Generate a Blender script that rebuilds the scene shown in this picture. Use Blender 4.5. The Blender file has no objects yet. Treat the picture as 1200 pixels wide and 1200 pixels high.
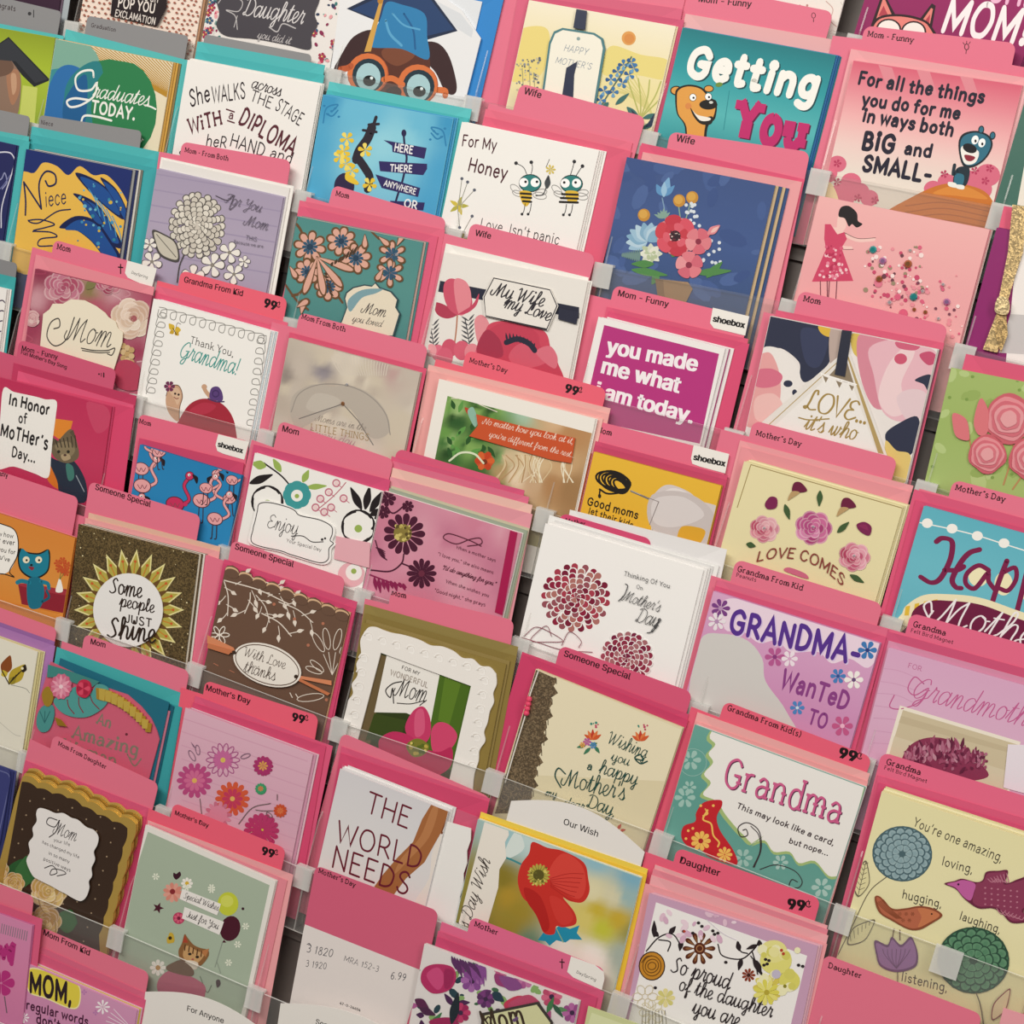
import bpy, math, random
from mathutils import Vector, Matrix
from mathutils.geometry import tessellate_polygon
random.seed(7)
SC = bpy.context.scene
COL = SC.collection
# ---------------------------------------------------------------- camera, world, light, exposure
W = 0.14                                   # width of one rack column in metres
LEAN = math.radians(14)                    # cards lean back in their pockets
TH = math.radians(22)                      # the whole rack slopes back by this much
FPX = 1800.0
RC = Matrix(((0.9075, -0.2087, 0.3643), (0.2611, 0.9599, -0.1017), (-0.3289, 0.1880, 0.9255)))   # card right/down/into seen from the camera
c0, c1, c2 = RC.col[0].copy(), RC.col[1].copy(), RC.col[2].copy()
da = TH-LEAN
RC = Matrix((c0, c1*math.cos(da)-c2*math.sin(da), c2*math.cos(da)+c1*math.sin(da))).transposed()
r2 = RC[2].normalized(); r0 = (RC[0]-r2*RC[0].dot(r2)).normalized(); r1 = r2.cross(r0)
RC = Matrix((r0, r1, r2))
TC = Vector((0.040, 0.764, 8.837))*W
EX = Vector((1, 0, 0)); EY = Vector((0, -math.sin(TH), -math.cos(TH))); EZ = Vector((0, math.cos(TH), -math.sin(TH)))
ORG = Vector((0, 0, 1.25))
LW = Matrix((EX, EY, EZ)).transposed()     # rack-slope axes -> world
CAMP = ORG + LW @ (RC.transposed() @ (-TC))
CX, CY, CZ = [LW @ v for v in RC]          # camera right, down, forward in world
cam = bpy.data.cameras.new('camera'); camo = bpy.data.objects.new('camera', cam); COL.objects.link(camo)
m = Matrix((CX, -CY, -CZ)).transposed().to_4x4(); m.translation = CAMP
camo.matrix_world = m
cam.sensor_width = 36; cam.lens = FPX/1200*36; cam.clip_start = 0.02
SC.camera = camo
SC.view_settings.view_transform = 'Standard'; SC.view_settings.look = 'None'
SC.view_settings.gamma = 1; SC.view_settings.exposure = -0.08
wd = bpy.data.worlds.new('store'); SC.world = wd; wd.use_nodes = True
wd.node_tree.nodes['Background'].inputs[0].default_value = (1.0, 0.955, 0.90, 1)
wd.node_tree.nodes['Background'].inputs[1].default_value = 0.15

def area(name, loc, tgt, sx, sy, power, col=(1, .95, .88)):
    l = bpy.data.lights.new(name, 'AREA'); l.shape = 'RECTANGLE'; l.size = sx; l.size_y = sy
    l.energy = power; l.color = col
    o = bpy.data.objects.new(name, l); COL.objects.link(o); o.location = loc
    o.rotation_euler = (Vector(tgt)-Vector(loc)).to_track_quat('-Z', 'Y').to_euler()
    return o
area('ceiling_light', (-0.5, -1.5, 3.1), (0, 0.1, 1.25), 2.4, 0.5, 50)
area('ceiling_light', (1.6, -1.0, 3.1), (0, 0.1, 1.25), 0.5, 2.4, 25)

# ---------------------------------------------------------------- projection helpers (planning the layout)
TILE = {k: (x, y) for k, x, y in [('A', 0, 0), ('B', 300, 0), ('C', 580, 0), ('D', 880, 0), ('E', 0, 280), ('F', 300, 280), ('G', 580, 280), ('H', 880, 280),
        ('I', 0, 580), ('J', 300, 580), ('K', 580, 580), ('L', 880, 580), ('M', 0, 880), ('N', 300, 880), ('O', 580, 880), ('P', 880, 880)]}
UP = Vector((0, math.sin(LEAN), math.cos(LEAN)))       # up along a leaning card
BK = Vector((0, math.cos(LEAN), -math.sin(LEAN)))      # straight back into the pocket
def ray(x, y): return (CX*((x-600)/FPX) + CY*((y-600)/FPX) + CZ).normalized()
def hit(x, y, p, n):
    d = ray(x, y); return CAMP + d*((p-CAMP).dot(n)/d.dot(n))

# ---------------------------------------------------------------- materials
def mat(name):
    m = bpy.data.materials.new(name); m.use_nodes = True; return m, m.node_tree, m.node_tree.nodes['Principled BSDF']
def paper(name, rough, spec, coat=0, metal=0, spark=0, bump=.02, coatr=.12):
    m, t, b = mat(name); n = t.nodes; k = t.links
    a = n.new('ShaderNodeAttribute'); a.attribute_name = 'ink'
    b.inputs['Roughness'].default_value = rough; b.inputs['Specular IOR Level'].default_value = spec
    b.inputs['Metallic'].default_value = metal
    b.inputs['Coat Weight'].default_value = coat; b.inputs['Coat Roughness'].default_value = coatr
    tc = n.new('ShaderNodeTexCoord')
    if spark:
        v = n.new('ShaderNodeTexVoronoi'); v.inputs['Scale'].default_value = 900; k.new(tc.outputs['Object'], v.inputs['Vector'])
        r = n.new('ShaderNodeValToRGB'); r.color_ramp.elements[0].position = .25; r.color_ramp.elements[0].color = (.55, .55, .55, 1)
        r.color_ramp.elements[1].position = .95; r.color_ramp.elements[1].color = (1.6, 1.6, 1.55, 1)
        sx = n.new('ShaderNodeSeparateColor'); k.new(v.outputs['Color'], sx.inputs[0]); k.new(sx.outputs[0], r.inputs[0])
        mx = n.new('ShaderNodeMix'); mx.data_type = 'RGBA'; mx.blend_type = 'MULTIPLY'; mx.inputs[0].default_value = 1
        k.new(a.outputs['Color'], mx.inputs[6]); k.new(r.outputs[0], mx.inputs[7]); k.new(mx.outputs[2], b.inputs['Base Color'])
        bp = n.new('ShaderNodeBump'); bp.inputs['Strength'].default_value = .25; bp.inputs['Distance'].default_value = .0004
        k.new(v.outputs['Distance'], bp.inputs['Height']); k.new(bp.outputs[0], b.inputs['Normal'])
    else:
        k.new(a.outputs['Color'], b.inputs['Base Color'])
        if bump:
            nz = n.new('ShaderNodeTexNoise'); nz.inputs['Scale'].default_value = 70; nz.inputs['Detail'].default_value = 4
            k.new(tc.outputs['Object'], nz.inputs['Vector'])
            bp = n.new('ShaderNodeBump'); bp.inputs['Strength'].default_value = bump*8; bp.inputs['Distance'].default_value = .0005
            k.new(nz.outputs[0], bp.inputs['Height']); k.new(bp.outputs[0], b.inputs['Normal'])
    return m
MP = paper('printed_paper', .55, .3)
MG = paper('glossy_print', .4, .4, .35)
MF = paper('metal_foil', .42, .5, 0, .55)
MK = paper('glitter', .45, .5, 0, .35, 1)
MS = paper('satin_ribbon', .38, .5)
MATS = [MP, MG, MF, MK, MS]
def clear(name, tint, ior, rough, frost=0.0, fcol=(.9, .9, .88, 1)):
    m, t, b = mat(name); n = t.nodes; k = t.links; n.remove(b)
    tr = n.new('ShaderNodeBsdfTransparent'); tr.inputs[0].default_value = tint
    gl = n.new('ShaderNodeBsdfGlossy'); gl.inputs['Roughness'].default_value = rough
    lw = n.new('ShaderNodeLayerWeight'); lw.inputs[0].default_value = .5
    pw = n.new('ShaderNodeMath'); pw.operation = 'POWER'; pw.inputs[1].default_value = 5; k.new(lw.outputs['Facing'], pw.inputs[0])
    f0 = ((ior-1)/(ior+1))**2
    ma = n.new('ShaderNodeMath'); ma.operation = 'MULTIPLY_ADD'; ma.inputs[1].default_value = .9-f0; ma.inputs[2].default_value = f0; k.new(pw.outputs[0], ma.inputs[0])
    mx = n.new('ShaderNodeMixShader'); k.new(ma.outputs[0], mx.inputs[0]); k.new(tr.outputs[0], mx.inputs[1]); k.new(gl.outputs[0], mx.inputs[2])
    out = mx
    if frost:
        df = n.new('ShaderNodeBsdfDiffuse'); df.inputs[0].default_value = fcol
        m2 = n.new('ShaderNodeMixShader'); m2.inputs[0].default_value = frost
        k.new(mx.outputs[0], m2.inputs[1]); k.new(df.outputs[0], m2.inputs[2]); out = m2
    k.new(out.outputs[0], n['Material Output'].inputs[0]); return m
CLEAR = clear('clear_acrylic', (.985, .985, .98, 1), 1.45, .06, .04)
EDGE = clear('polished_acrylic_edge', (.95, .95, .93, 1), 1.6, .2, .62)
FROST = clear('translucent_plastic', (.93, .93, .92, 1), 1.45, .25, .4, (.95, .95, .93, 1))
EDGE2 = clear('acrylic_fin_edge', (.97, .97, .96, 1), 1.45, .2, .16)
FILM = clear('cellophane', (.99, .99, .99, 1), 1.3, .1, .008)
def solid(name, c, rough=.5, metal=0, scale=40):
    m, t, b = mat(name); n = t.nodes; k = t.links
    b.inputs['Roughness'].default_value = rough; b.inputs['Metallic'].default_value = metal
    nz = n.new('ShaderNodeTexNoise'); nz.inputs['Scale'].default_value = scale
    r = n.new('ShaderNodeValToRGB'); r.color_ramp.elements[0].color = tuple(x*.9 for x in c)+(1,); r.color_ramp.elements[1].color = tuple(min(1, x*1.1) for x in c)+(1,)
    tc = n.new('ShaderNodeTexCoord'); k.new(tc.outputs['Object'], nz.inputs['Vector']); k.new(nz.outputs[0], r.inputs[0]); k.new(r.outputs[0], b.inputs['Base Color']); return m
STEEL = solid('painted_steel', (.17, .14, .125), .5)
def gem_mat(name, c):
    m, t, b = mat(name); b.inputs['Base Color'].default_value = c+(1,); b.inputs['Metallic'].default_value = .7; b.inputs['Roughness'].default_value = .12; return m
GEMS = {'teal': gem_mat('teal_gem', (.05, .5, .5)), 'lilac': gem_mat('lilac_gem', (.55, .3, .6)), 'amber': gem_mat('amber_gem', (.45, .2, .08)), 'clear': gem_mat('clear_gem', (.75, .75, .78))}

def lin(h):
    if not isinstance(h, str): return h
    if len(h) == 3: h = ''.join(c*2 for c in h)
    o = []
    for i in (0, 2, 4):
        v = int(h[i:i+2], 16)/255; o.append(v/12.92 if v <= .04045 else ((v+.055)/1.055)**2.4)
    return tuple(o)
def mixc(a, b, t):
    a, b = lin(a), lin(b); return tuple(x+(y-x)*t for x, y in zip(a, b))

# ---------------------------------------------------------------- single-stroke lettering
PR = """A 12 l0,0 6,15 12,0|l2.4,5 9.6,5
B 10 l1,0 1,15|s1,15 6,14.8 8.2,11.5 6,8.2 1,8|s1,8 7,7.6 9.5,4 7,.3 1,0
C 12 s11,12 8.5,14.6 5.5,15 2,12.5 .7,7.5 2,2.5 5.5,0 8.5,.4 11,3
D 12 l1,0 1,15|s1,15 6,14.5 10.5,11 11,7 9.5,2.5 5.5,.3 1,0
E 10 l1,0 1,15|l1,15 9,15|l1,8 7.5,8|l1,0 9.3,0
F 9.5 l1,0 1,15|l1,15 9,15|l1,8 7,8
G 13 s11.5,12 9,14.6 6,15 2,12.5 .7,7.5 2,2.5 6,0 9.5,.6 11.5,3|l11.5,3 11.5,7 7,7
H 12 l1,0 1,15|l11,0 11,15|l1,7.8 11,7.8
I 4 l2,0 2,15
J 8 l7,15 7,4|s7,4 6,.6 3.2,0 .5,2.5
K 11 l1,0 1,15|l10,15 1,6|l4,9 10.5,0
L 9.5 l1,15 1,0|l1,0 8.8,0
M 15 l1,0 1,15|l1,15 7.5,3 14,15|l14,15 14,0
N 12 l1,0 1,15|l1,15 11,0|l11,0 11,15
O 14 s7,15 3,13.5 .7,7.5 3,1.5 7,0 11,1.5 13.3,7.5 11,13.5 7,15
P 10 l1,0 1,15|s1,15 6.5,14.7 9.3,11 6.5,7 1,6.7
Q 14 s7,15 3,13.5 .7,7.5 3,1.5 7,0 11,1.5 13.3,7.5 11,13.5 7,15|l8,4 13,-1
R 11 l1,0 1,15|s1,15 6.5,14.7 9.3,11 6.5,7 1,6.7|l5,6.8 10.5,0
S 10 s9,12.5 7,14.7 4.5,15 1.8,13.3 1.3,10.5 4.5,8 8,6 9.2,3.5 7.5,.8 4.8,0 2.2,.6 .6,3
T 11 l0,15 11,15|l5.5,15 5.5,0
U 12 l1,15 1,5|s1,5 2.2,1 6,0 9.8,1 11,5|l11,5 11,15
V 11 l0,15 5.5,0 11,15
W 17 l0,15 4.2,0 8.5,13 12.8,0 17,15
X 11 l0,15 11,0|l11,15 0,0
Y 11 l0,15 5.5,7 11,15|l5.5,7 5.5,0
Z 11 l.5,15 10.5,15 .5,0 10.5,0
a 9.5 s1.2,8 4,10 7,9 8,6.5|l8,6.5 8,0|s8,5.7 4,5.8 1,4 1,1.5 3,0 6,.8 8,3
b 10 l1,0 1,16|s1,7.5 4,10 7.5,9 9,5 7.5,1 4,0 1,2.5
c 9 s8.5,8 6.5,9.8 4,10 1.5,8 .7,5 1.5,2 4,0 6.5,.3 8.5,2
d 10.5 l9.3,0 9.3,16|s9.3,7.5 6.3,10 2.5,9 1,5 2.5,1 6.3,0 9.3,2.5
e 9.5 l1,5.4 8.8,5.4|s8.8,5.4 8,8.6 5,10 2,8.5 .8,5 2,1.5 5,0 8.5,1.8
f 6.5 s6.5,15.3 4.8,16 3,15 2.5,12|l2.5,12 2.5,0|l0,10 6,10
g 10 s9,7.5 6,10 2.5,9 1,5.3 2.5,1.5 6,.8 9,3|s9,10 9,-1 7.5,-4.5 4.5,-5.2 1.2,-4
h 10 l1,0 1,16|s1,7 4,10 7.5,9.4 8.8,6.5|l8.8,6.5 8.8,0
i 3.6 l1.8,0 1.8,10|d1.8,14
j 4 l2.5,10 2.5,-2|s2.5,-2 1.7,-4.6 -.8,-5|d2.5,14
k 9 l1,0 1,16|l8,10 1,4|l4,6.3 8.8,0
l 3.6 l1.8,0 1.8,16
m 15 l1,0 1,10|s1,7 3.6,10 6.4,9.5 7.4,6.5|l7.4,6.5 7.4,0|s7.4,7 10,10 12.8,9.5 13.8,6.5|l13.8,6.5 13.8,0
n 10 l1,0 1,10|s1,7 4,10 7.5,9.4 8.8,6.5|l8.8,6.5 8.8,0
o 10 s5,10 2,8.5 .8,5 2,1.5 5,0 8,1.5 9.2,5 8,8.5 5,10
p 10 l1,-5 1,10|s1,7.5 4,10 7.5,9 9,5 7.5,1 4,0 1,2.5
q 10.5 l9.3,-5 9.3,10|s9.3,7.5 6.3,10 2.5,9 1,5 2.5,1 6.3,0 9.3,2.5
r 6.8 l1,0 1,10|s1,6.5 3,9.6 6.3,10
s 8 s7.3,8.3 5.5,9.9 3.5,10 1.4,8.8 1.5,6.8 4,5.3 6.8,3.8 7.2,1.8 5.5,.2 3.5,0 .8,1.7
t 6.5 l2.8,14 2.8,3|s2.8,3 3.5,.3 6.2,.6|l0,10 6,10
u 10 l1,10 1,3.5|s1,3.5 2.4,.5 5.5,0 8.7,3|l8.8,10 8.8,0
v 9 l0,10 4.5,0 9,10
w 13 l0,10 3.3,0 6.5,9 9.7,0 13,10
x 9 l.5,10 8.5,0|l8.5,10 .5,0
y 9 l0,10 4.6,.5|l9,10 3,-5
z 8.5 l.5,10 8,10 .5,0 8,0
0 10 s5,15 2,13 .8,7.5 2,2 5,0 8,2 9.2,7.5 8,13 5,15
1 7 l1.5,12 4.5,15 4.5,0
2 10 s1,12 3,14.7 6,15 8.6,12.5 8,9 1,.2|l1,.2 9,.2
3 9 s1,14 5,15 7.6,12.5 6.5,9 3.5,8|s3.5,8 7.5,7 8.4,3.5 5.5,.2 .8,1
4 10 l7,0 7,15 .6,4.5 9.5,4.5
5 9 l8,15 2,15 1.4,8.5|s1.4,8.5 5,9.3 8.2,6.5 7.5,2 4,0 .8,1.4
6 9 s7.5,14 4,14 1.5,9 1,4 3.5,.2 7,1 8.2,4.5 6,8 2.5,7 1.2,5
7 9 l.8,15 8.5,15 3.5,0
8 9 s4.5,15 1.8,13.5 2,10.5 4.5,8.3 7.8,6 8,2 4.5,0 1,2 1.2,6 4.5,8.3 7,10.5 7.2,13.5 4.5,15
9 9 s7.8,10 5,7 1.8,8 1,11.5 3.5,14.8 7,14 8,10.5 7,5 3,0
. 3.5 d1.5,.8
, 3.5 l1.8,1 .8,-2.5
! 4.5 l2.2,15 2.2,4.5|d2.2,.8
' 3.5 l2.2,15.5 1.4,11.5
" 5.5 l1.5,15.5 1.2,11.5|l4,15.5 3.7,11.5
- 7.5 l1,6 6.5,6
? 8 s1,12.5 3,15 6.5,14 7,11 4,7.5 3.6,4.5|d3.6,.8
( 5 s4.5,16.5 1.6,11 1.6,4 4.5,-2
) 5 s.5,16.5 3.4,11 3.4,4 .5,-2
/ 7 l0,-1 7,16
$ 9 s8,12 4.5,14 1.5,11.5 4.5,7.5 7.8,4 4.5,1 .8,3|l4.5,16 4.5,-1"""
CU = """a 10.5 s8,8.3 5.5,10 2.2,8.5 1,4.5 2.6,.6 5.2,1.2 8.2,6.5 8.4,10|s8.4,10 8,3.5 8.8,.5 10.5,2.5
b 9 s0,2.5 3.5,9 4.5,15 3.2,16.5 2.2,14 2,5 3.5,.5 6,1.5 6.8,5.5 6,9.5|s6,9.5 7,7.8 9,8
c 8 s7,8 5,10 2.2,8.5 1,4.5 2.4,.6 5,.4 8,2.5
d 11 s8,8.3 5.5,10 2.2,8.5 1,4.5 2.6,.6 5.2,1.2 8.2,6.5|s9.3,16.5 8.2,3.5 9,.5 11,2.5
e 7.5 s0,2.5 4,4.5 6,7.8 4.4,10 2,8 1.2,4 3,.4 5.2,.5 7.5,2.5
f 7 s0,2.5 4,8 5.6,14 4.4,16.5 3,13.5 2.4,0 2,-5.5 3.5,-5 3.8,-1 2.6,.8 7,2.5
g 10.5 s8,8.3 5.5,10 2.2,8.5 1,4.5 2.6,.6 5.2,1.2 8.2,6.5|s8.4,10 8.2,-2 6.8,-5.8 4.6,-4.6 7,-.5 10.5,2.5
h 10 s0,2.5 4,10 4.8,15 3.4,16.5 2.3,13 1.8,0|s1.8,2 4.5,9 7,9.8 7.8,7 7.2,2 8.2,.4 10,2.5
i 5.5 s0,2.5 2.8,10|s2.8,10 2.3,3 3.2,.4 5.5,2.5|d3.2,14
j 5 s0,2.5 3,10|s3,10 2.8,-2 1.4,-5.6 -.6,-4.4 1.6,-.5 5,2.5|d3.4,14
k 9.5 s0,2.5 4,10 4.8,15 3.4,16.5 2.3,13 1.8,0|s1.8,3 5,9.5 6.6,8.6 5.6,6 3,5.2|s3,5.2 6,4 6.8,.6 9.5,2.5
l 6 s0,2.5 4,10 4.8,15 3.4,16.5 2.3,13 2.2,3 3.4,.4 6,2.5
m 15 s0,2.5 2.5,9.5 3.3,8 2.6,0|s2.6,2 5,9 7,9.6 7.4,7 6.8,0|s6.8,2 9.4,9 11.4,9.6 12,7 11.6,2 12.6,.4 15,2.5
n 10.5 s0,2.5 2.5,9.5 3.3,8 2.6,0|s2.6,2 5,9 7,9.6 7.6,7 7.2,2 8.2,.4 10.5,2.5
o 9 s6.5,9 4,10 1.6,8 1,4.5 2.5,.8 5.5,.8 7.4,4 7,8 4.6,9.6|s6,9.3 7,8 9,8.2
p 10 s0,2.5 2.6,10|l2.6,10 2.4,-5.5|s2.4,1 4.4,8.6 6.8,10 8.4,7.5 7.6,2.5 5,.2 3,1.2|s5,.2 8,.8 10,2.5
r 7.5 s0,2.5 2.6,9 2.8,11 4,9.2 6,9.2|s6,9.2 5.2,3 6,.4 7.5,2.5
s 7 s0,2.5 3.4,7.5 4.2,10.5|s4.2,10.5 5,6.5 6,3 4.2,.2 1.5,1.2|s4.2,.2 5.6,.6 7,2.5
t 6.5 s0,2.5 3.8,14.5|s3.8,14.5 2.6,3 3.4,.4 6.5,2.5|l1.2,10.5 6.2,11
u 10.5 s0,2.5 2.4,10|s2.4,10 2,3 3.4,.4 6,2 8,7|s8.2,10 7.8,3 8.6,.4 10.5,2.5
v 9 s0,2.5 2,9.5 3,8.5 3.6,.8|s3.6,.8 6.8,5 7,9.6|s7,9.6 7.6,8 9,8.2
w 12.5 s0,2.5 2,9.5 2.6,3 4,.4 6.5,6 6.8,9.5|s6.8,9.5 6.4,3 7.6,.4 10,5 10.5,9.6|s10.5,9.6 11,8 12.5,8.2
x 9 s0,2.5 2.5,9.5 4.5,6 6,.6 9,2.5|l7.5,9.5 1.5,.5
y 10.5 s0,2.5 2.4,10|s2.4,10 2,3 3.4,.4 6,2 8,7|s8.2,10 8,-2 6.6,-5.8 4.6,-4.6 7,-.5 10.5,2.5
z 8.5 s0,2.5 2,9 5,9.5 6,7 1.5,.6|s1.5,.6 4.5,1.5 8.5,2.5
M 17 s-2.5,6 -3,2 0,.2 2.5,4 5.5,15|s5.5,15 6,8 6.2,1|s6.2,1 9,10 12.5,15|s12.5,15 12.2,5 13.4,.4 16.5,3
G 13 s10.5,12 9,15 5.5,14.5 1.5,10 .8,4.5 4,.6 8,2.5 10.5,7.5|s7,7.2 12,7.8|s10.5,7.5 10.2,1 8,-4.5 4.5,-4.5 6,-1 13,2.5
D 13 s4,14 3.4,6 2.5,.8 .6,1.5 2,3 6,.3 11,3 12.5,9 9.5,14 4,15.4 0,13.5
L 11 s8,13 7,15.5 4.5,14 3.6,6 2,.8 .2,1.6 2.4,2.6 6,.6 11,1.5
W 18 s-1,13 1.5,15 2.5,11 3.5,.6|s3.5,.6 7,9 8.5,14|s8.5,14 9,5 9.8,.6|s9.8,.6 14.5,9 16,14.5 18.5,14.8
F 12 s-.5,12.5 3,15 12,14.8|s6.5,15 5.5,5 3.5,.5 .5,1.6|s2.5,8 9,8.4
T 12 s-.5,12.5 3,15 12.5,15|s6.5,15 5.6,6 4.8,.8 2,1.2
E 11 s9.5,13 6.5,15 2.5,13 3,9.5 6.5,8|s6.5,8 1.8,6.8 1,2.5 5,.2 10.5,3
S 11 s.5,1.5 4,.2 8,3 6,8 4,12 7,15 9.5,13
H 14 s0,13 2.5,14.8 3,8 2.2,0|s11.5,15 10.8,5 11.8,.5 14,2|s2.5,7.5 11,8
A 13 s-1,1.5 1.5,.5 5,8 8.5,15|s8.5,15 8.8,5 10,.5 13,2.5|s3,6 10,6
Y 12 s0,13 2,15 2.6,9 5,7 9,11 10,15|s10,15 9.4,2 7,-5 3.5,-4.5 6,-.5 12,2.5
N 13 s-2.5,6 -2.6,1.5 .5,.6 4,14.5|s4,14.5 7,6 9.5,.5|s9.5,.5 11,9 12.5,15.5"""
def parse(s):
    d = {}
    for ln in s.split('\n'):
        c, adv, rest = ln.split(' ', 2)
        st = []
        for q in rest.split('|'):
            st.append((q[0], [tuple(map(float, p.split(','))) for p in q[1:].split(' ')]))
        d[c] = (float(adv), st)
    return d
PRD = parse(PR); CUD = dict(PRD); CUD.update(parse(CU))
def crom(p, n=6):
    if len(p) < 3: return list(p)
    cl = (p[0][0]-p[-1][0])**2+(p[0][1]-p[-1][1])**2 < 1e-12
    q = ([p[-2]] if cl else [(2*p[0][0]-p[1][0], 2*p[0][1]-p[1][1])]) + list(p) + ([p[1]] if cl else [(2*p[-1][0]-p[-2][0], 2*p[-1][1]-p[-2][1])])
    out = []
    for i in range(1, len(q)-2):
        a, b, c, d = q[i-1:i+3]
        for k in range(n):
            t = k/n; t2 = t*t; t3 = t2*t
            out.append(tuple(.5*(2*b[j]+(c[j]-a[j])*t+(2*a[j]-5*b[j]+4*c[j]-d[j])*t2+(3*b[j]-a[j]-3*c[j]+d[j])*t3) for j in (0, 1)))
    out.append(p[-1]); return out
def ribbon(pts, w, con=0, cap=True):
    """outline pieces (lists of 2-D points) of a stroke of width w"""
    P_ = [pts[0]]
    for p in pts[1:]:
        if (p[0]-P_[-1][0])**2+(p[1]-P_[-1][1])**2 > 1e-14: P_.append(p)
    n = len(P_)
    if n < 2: return [[(P_[0][0]+w/2*math.cos(k*.785), P_[0][1]+w/2*math.sin(k*.785)) for k in range(8)]]
    L_, R_ = [], []
    for i in range(n):
        a = P_[max(0, i-1)]; b = P_[min(n-1, i+1)]
        dx, dy = b[0]-a[0], b[1]-a[1]; l = math.hypot(dx, dy) or 1
        dx /= l; dy /= l; k = 1
        if 0 < i < n-1:
            ax, ay = P_[i][0]-a[0], P_[i][1]-a[1]; la = math.hypot(ax, ay) or 1
            k = 1/max(.45, abs((ax*dx+ay*dy)/la))
        h = w/2*(1-con+con*max(0, abs(dy)))*k
        L_.append((P_[i][0]-dy*h, P_[i][1]+dx*h)); R_.append((P_[i][0]+dy*h, P_[i][1]-dx*h))
    out = [[R_[i], R_[i+1], L_[i+1], L_[i]] for i in range(n-1)]
    if cap:
        for i in (0, n-1):
            r = math.hypot(L_[i][0]-R_[i][0], L_[i][1]-R_[i][1])/2
            out.append([(P_[i][0]+r*math.cos(k*.785), P_[i][1]+r*math.sin(k*.785)) for k in range(8)])
    return out
def lay(txt, style='p', w=1.4, slant=0, con=0, serif=0, track=0, jit=0):
    """stroke lettering -> (list of polygons, width) in glyph units"""
    D_ = CUD if style == 'c' else PRD
    w *= 1.12 if style == 'c' else 1.3
    x = 0; out = []; rnd = random.Random(len(txt)*7+ord(txt[0]))
    for ch in txt:
        if ch == ' ': x += 6+track; continue
        if ch not in D_: x += 5; continue
        adv, st = D_[ch]; jy = rnd.uniform(-jit, jit); js = 1+rnd.uniform(-jit, jit)*.08
        for kd, pts in st:
            q = [(x+px_+slant*py, py*js+jy) for px_, py in pts]
            if kd == 'd':
                r = w*.72; out.append([(q[0][0]+r*math.cos(k*.6283), q[0][1]+r*math.sin(k*.6283)) for k in range(10)]); continue
            if kd == 's': q = crom(q, 4)
            out += ribbon(q, w, con, not serif)
            if serif and kd == 'l':
                for a, b in ((q[0], q[1]), (q[-1], q[-2])):
                    if abs(a[1]-b[1]) > abs(a[0]-b[0])*1.1:
                        s = serif; t = w*.42; yy = a[1]+(t if a[1] < b[1] else -t)
                        out.append([(a[0]-s, yy-t), (a[0]+s, yy-t), (a[0]+s, yy+t), (a[0]-s, yy+t)])
        x += adv+track+(0 if style == 'c' else 2.4+w*.35)
    return out, x
try:
    FT = bpy.data.fonts.load(bpy.utils.system_resource('DATAFILES', path='fonts')+'/Inter.woff2')
except Exception:
    FT = None
_fc = {}
def sans(txt, bold):
    k = (txt, bold)
    if k in _fc: return _fc[k]
    c = bpy.data.curves.new('t', 'FONT'); c.body = txt; c.size = 1; c.offset = 0; c.resolution_u = 3
    if FT: c.font = FT
    o = bpy.data.objects.new('t', c); COL.objects.link(o)
    ev = o.evaluated_get(bpy.context.evaluated_depsgraph_get()); me = ev.to_mesh()
    v = [(p.co.x, p.co.y) for p in me.vertices]
    f = [[v[i] for i in p.vertices] for p in me.polygons]
    ev.to_mesh_clear(); bpy.data.objects.remove(o); bpy.data.curves.remove(c)
    xs = [p[0] for p in v] or [0, 1]
    x0 = min(xs); sh = [(0, 0)] if not bold else [(-bold, -bold*.35), (bold, -bold*.35), (-bold, bold*.35), (bold, bold*.35), (0, 0)]
    r = ([[(a-x0+i, b+j) for a, b in q] for i, j in sh for q in f], max(xs)-x0, len(f)); _fc[k] = r; return r

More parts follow.
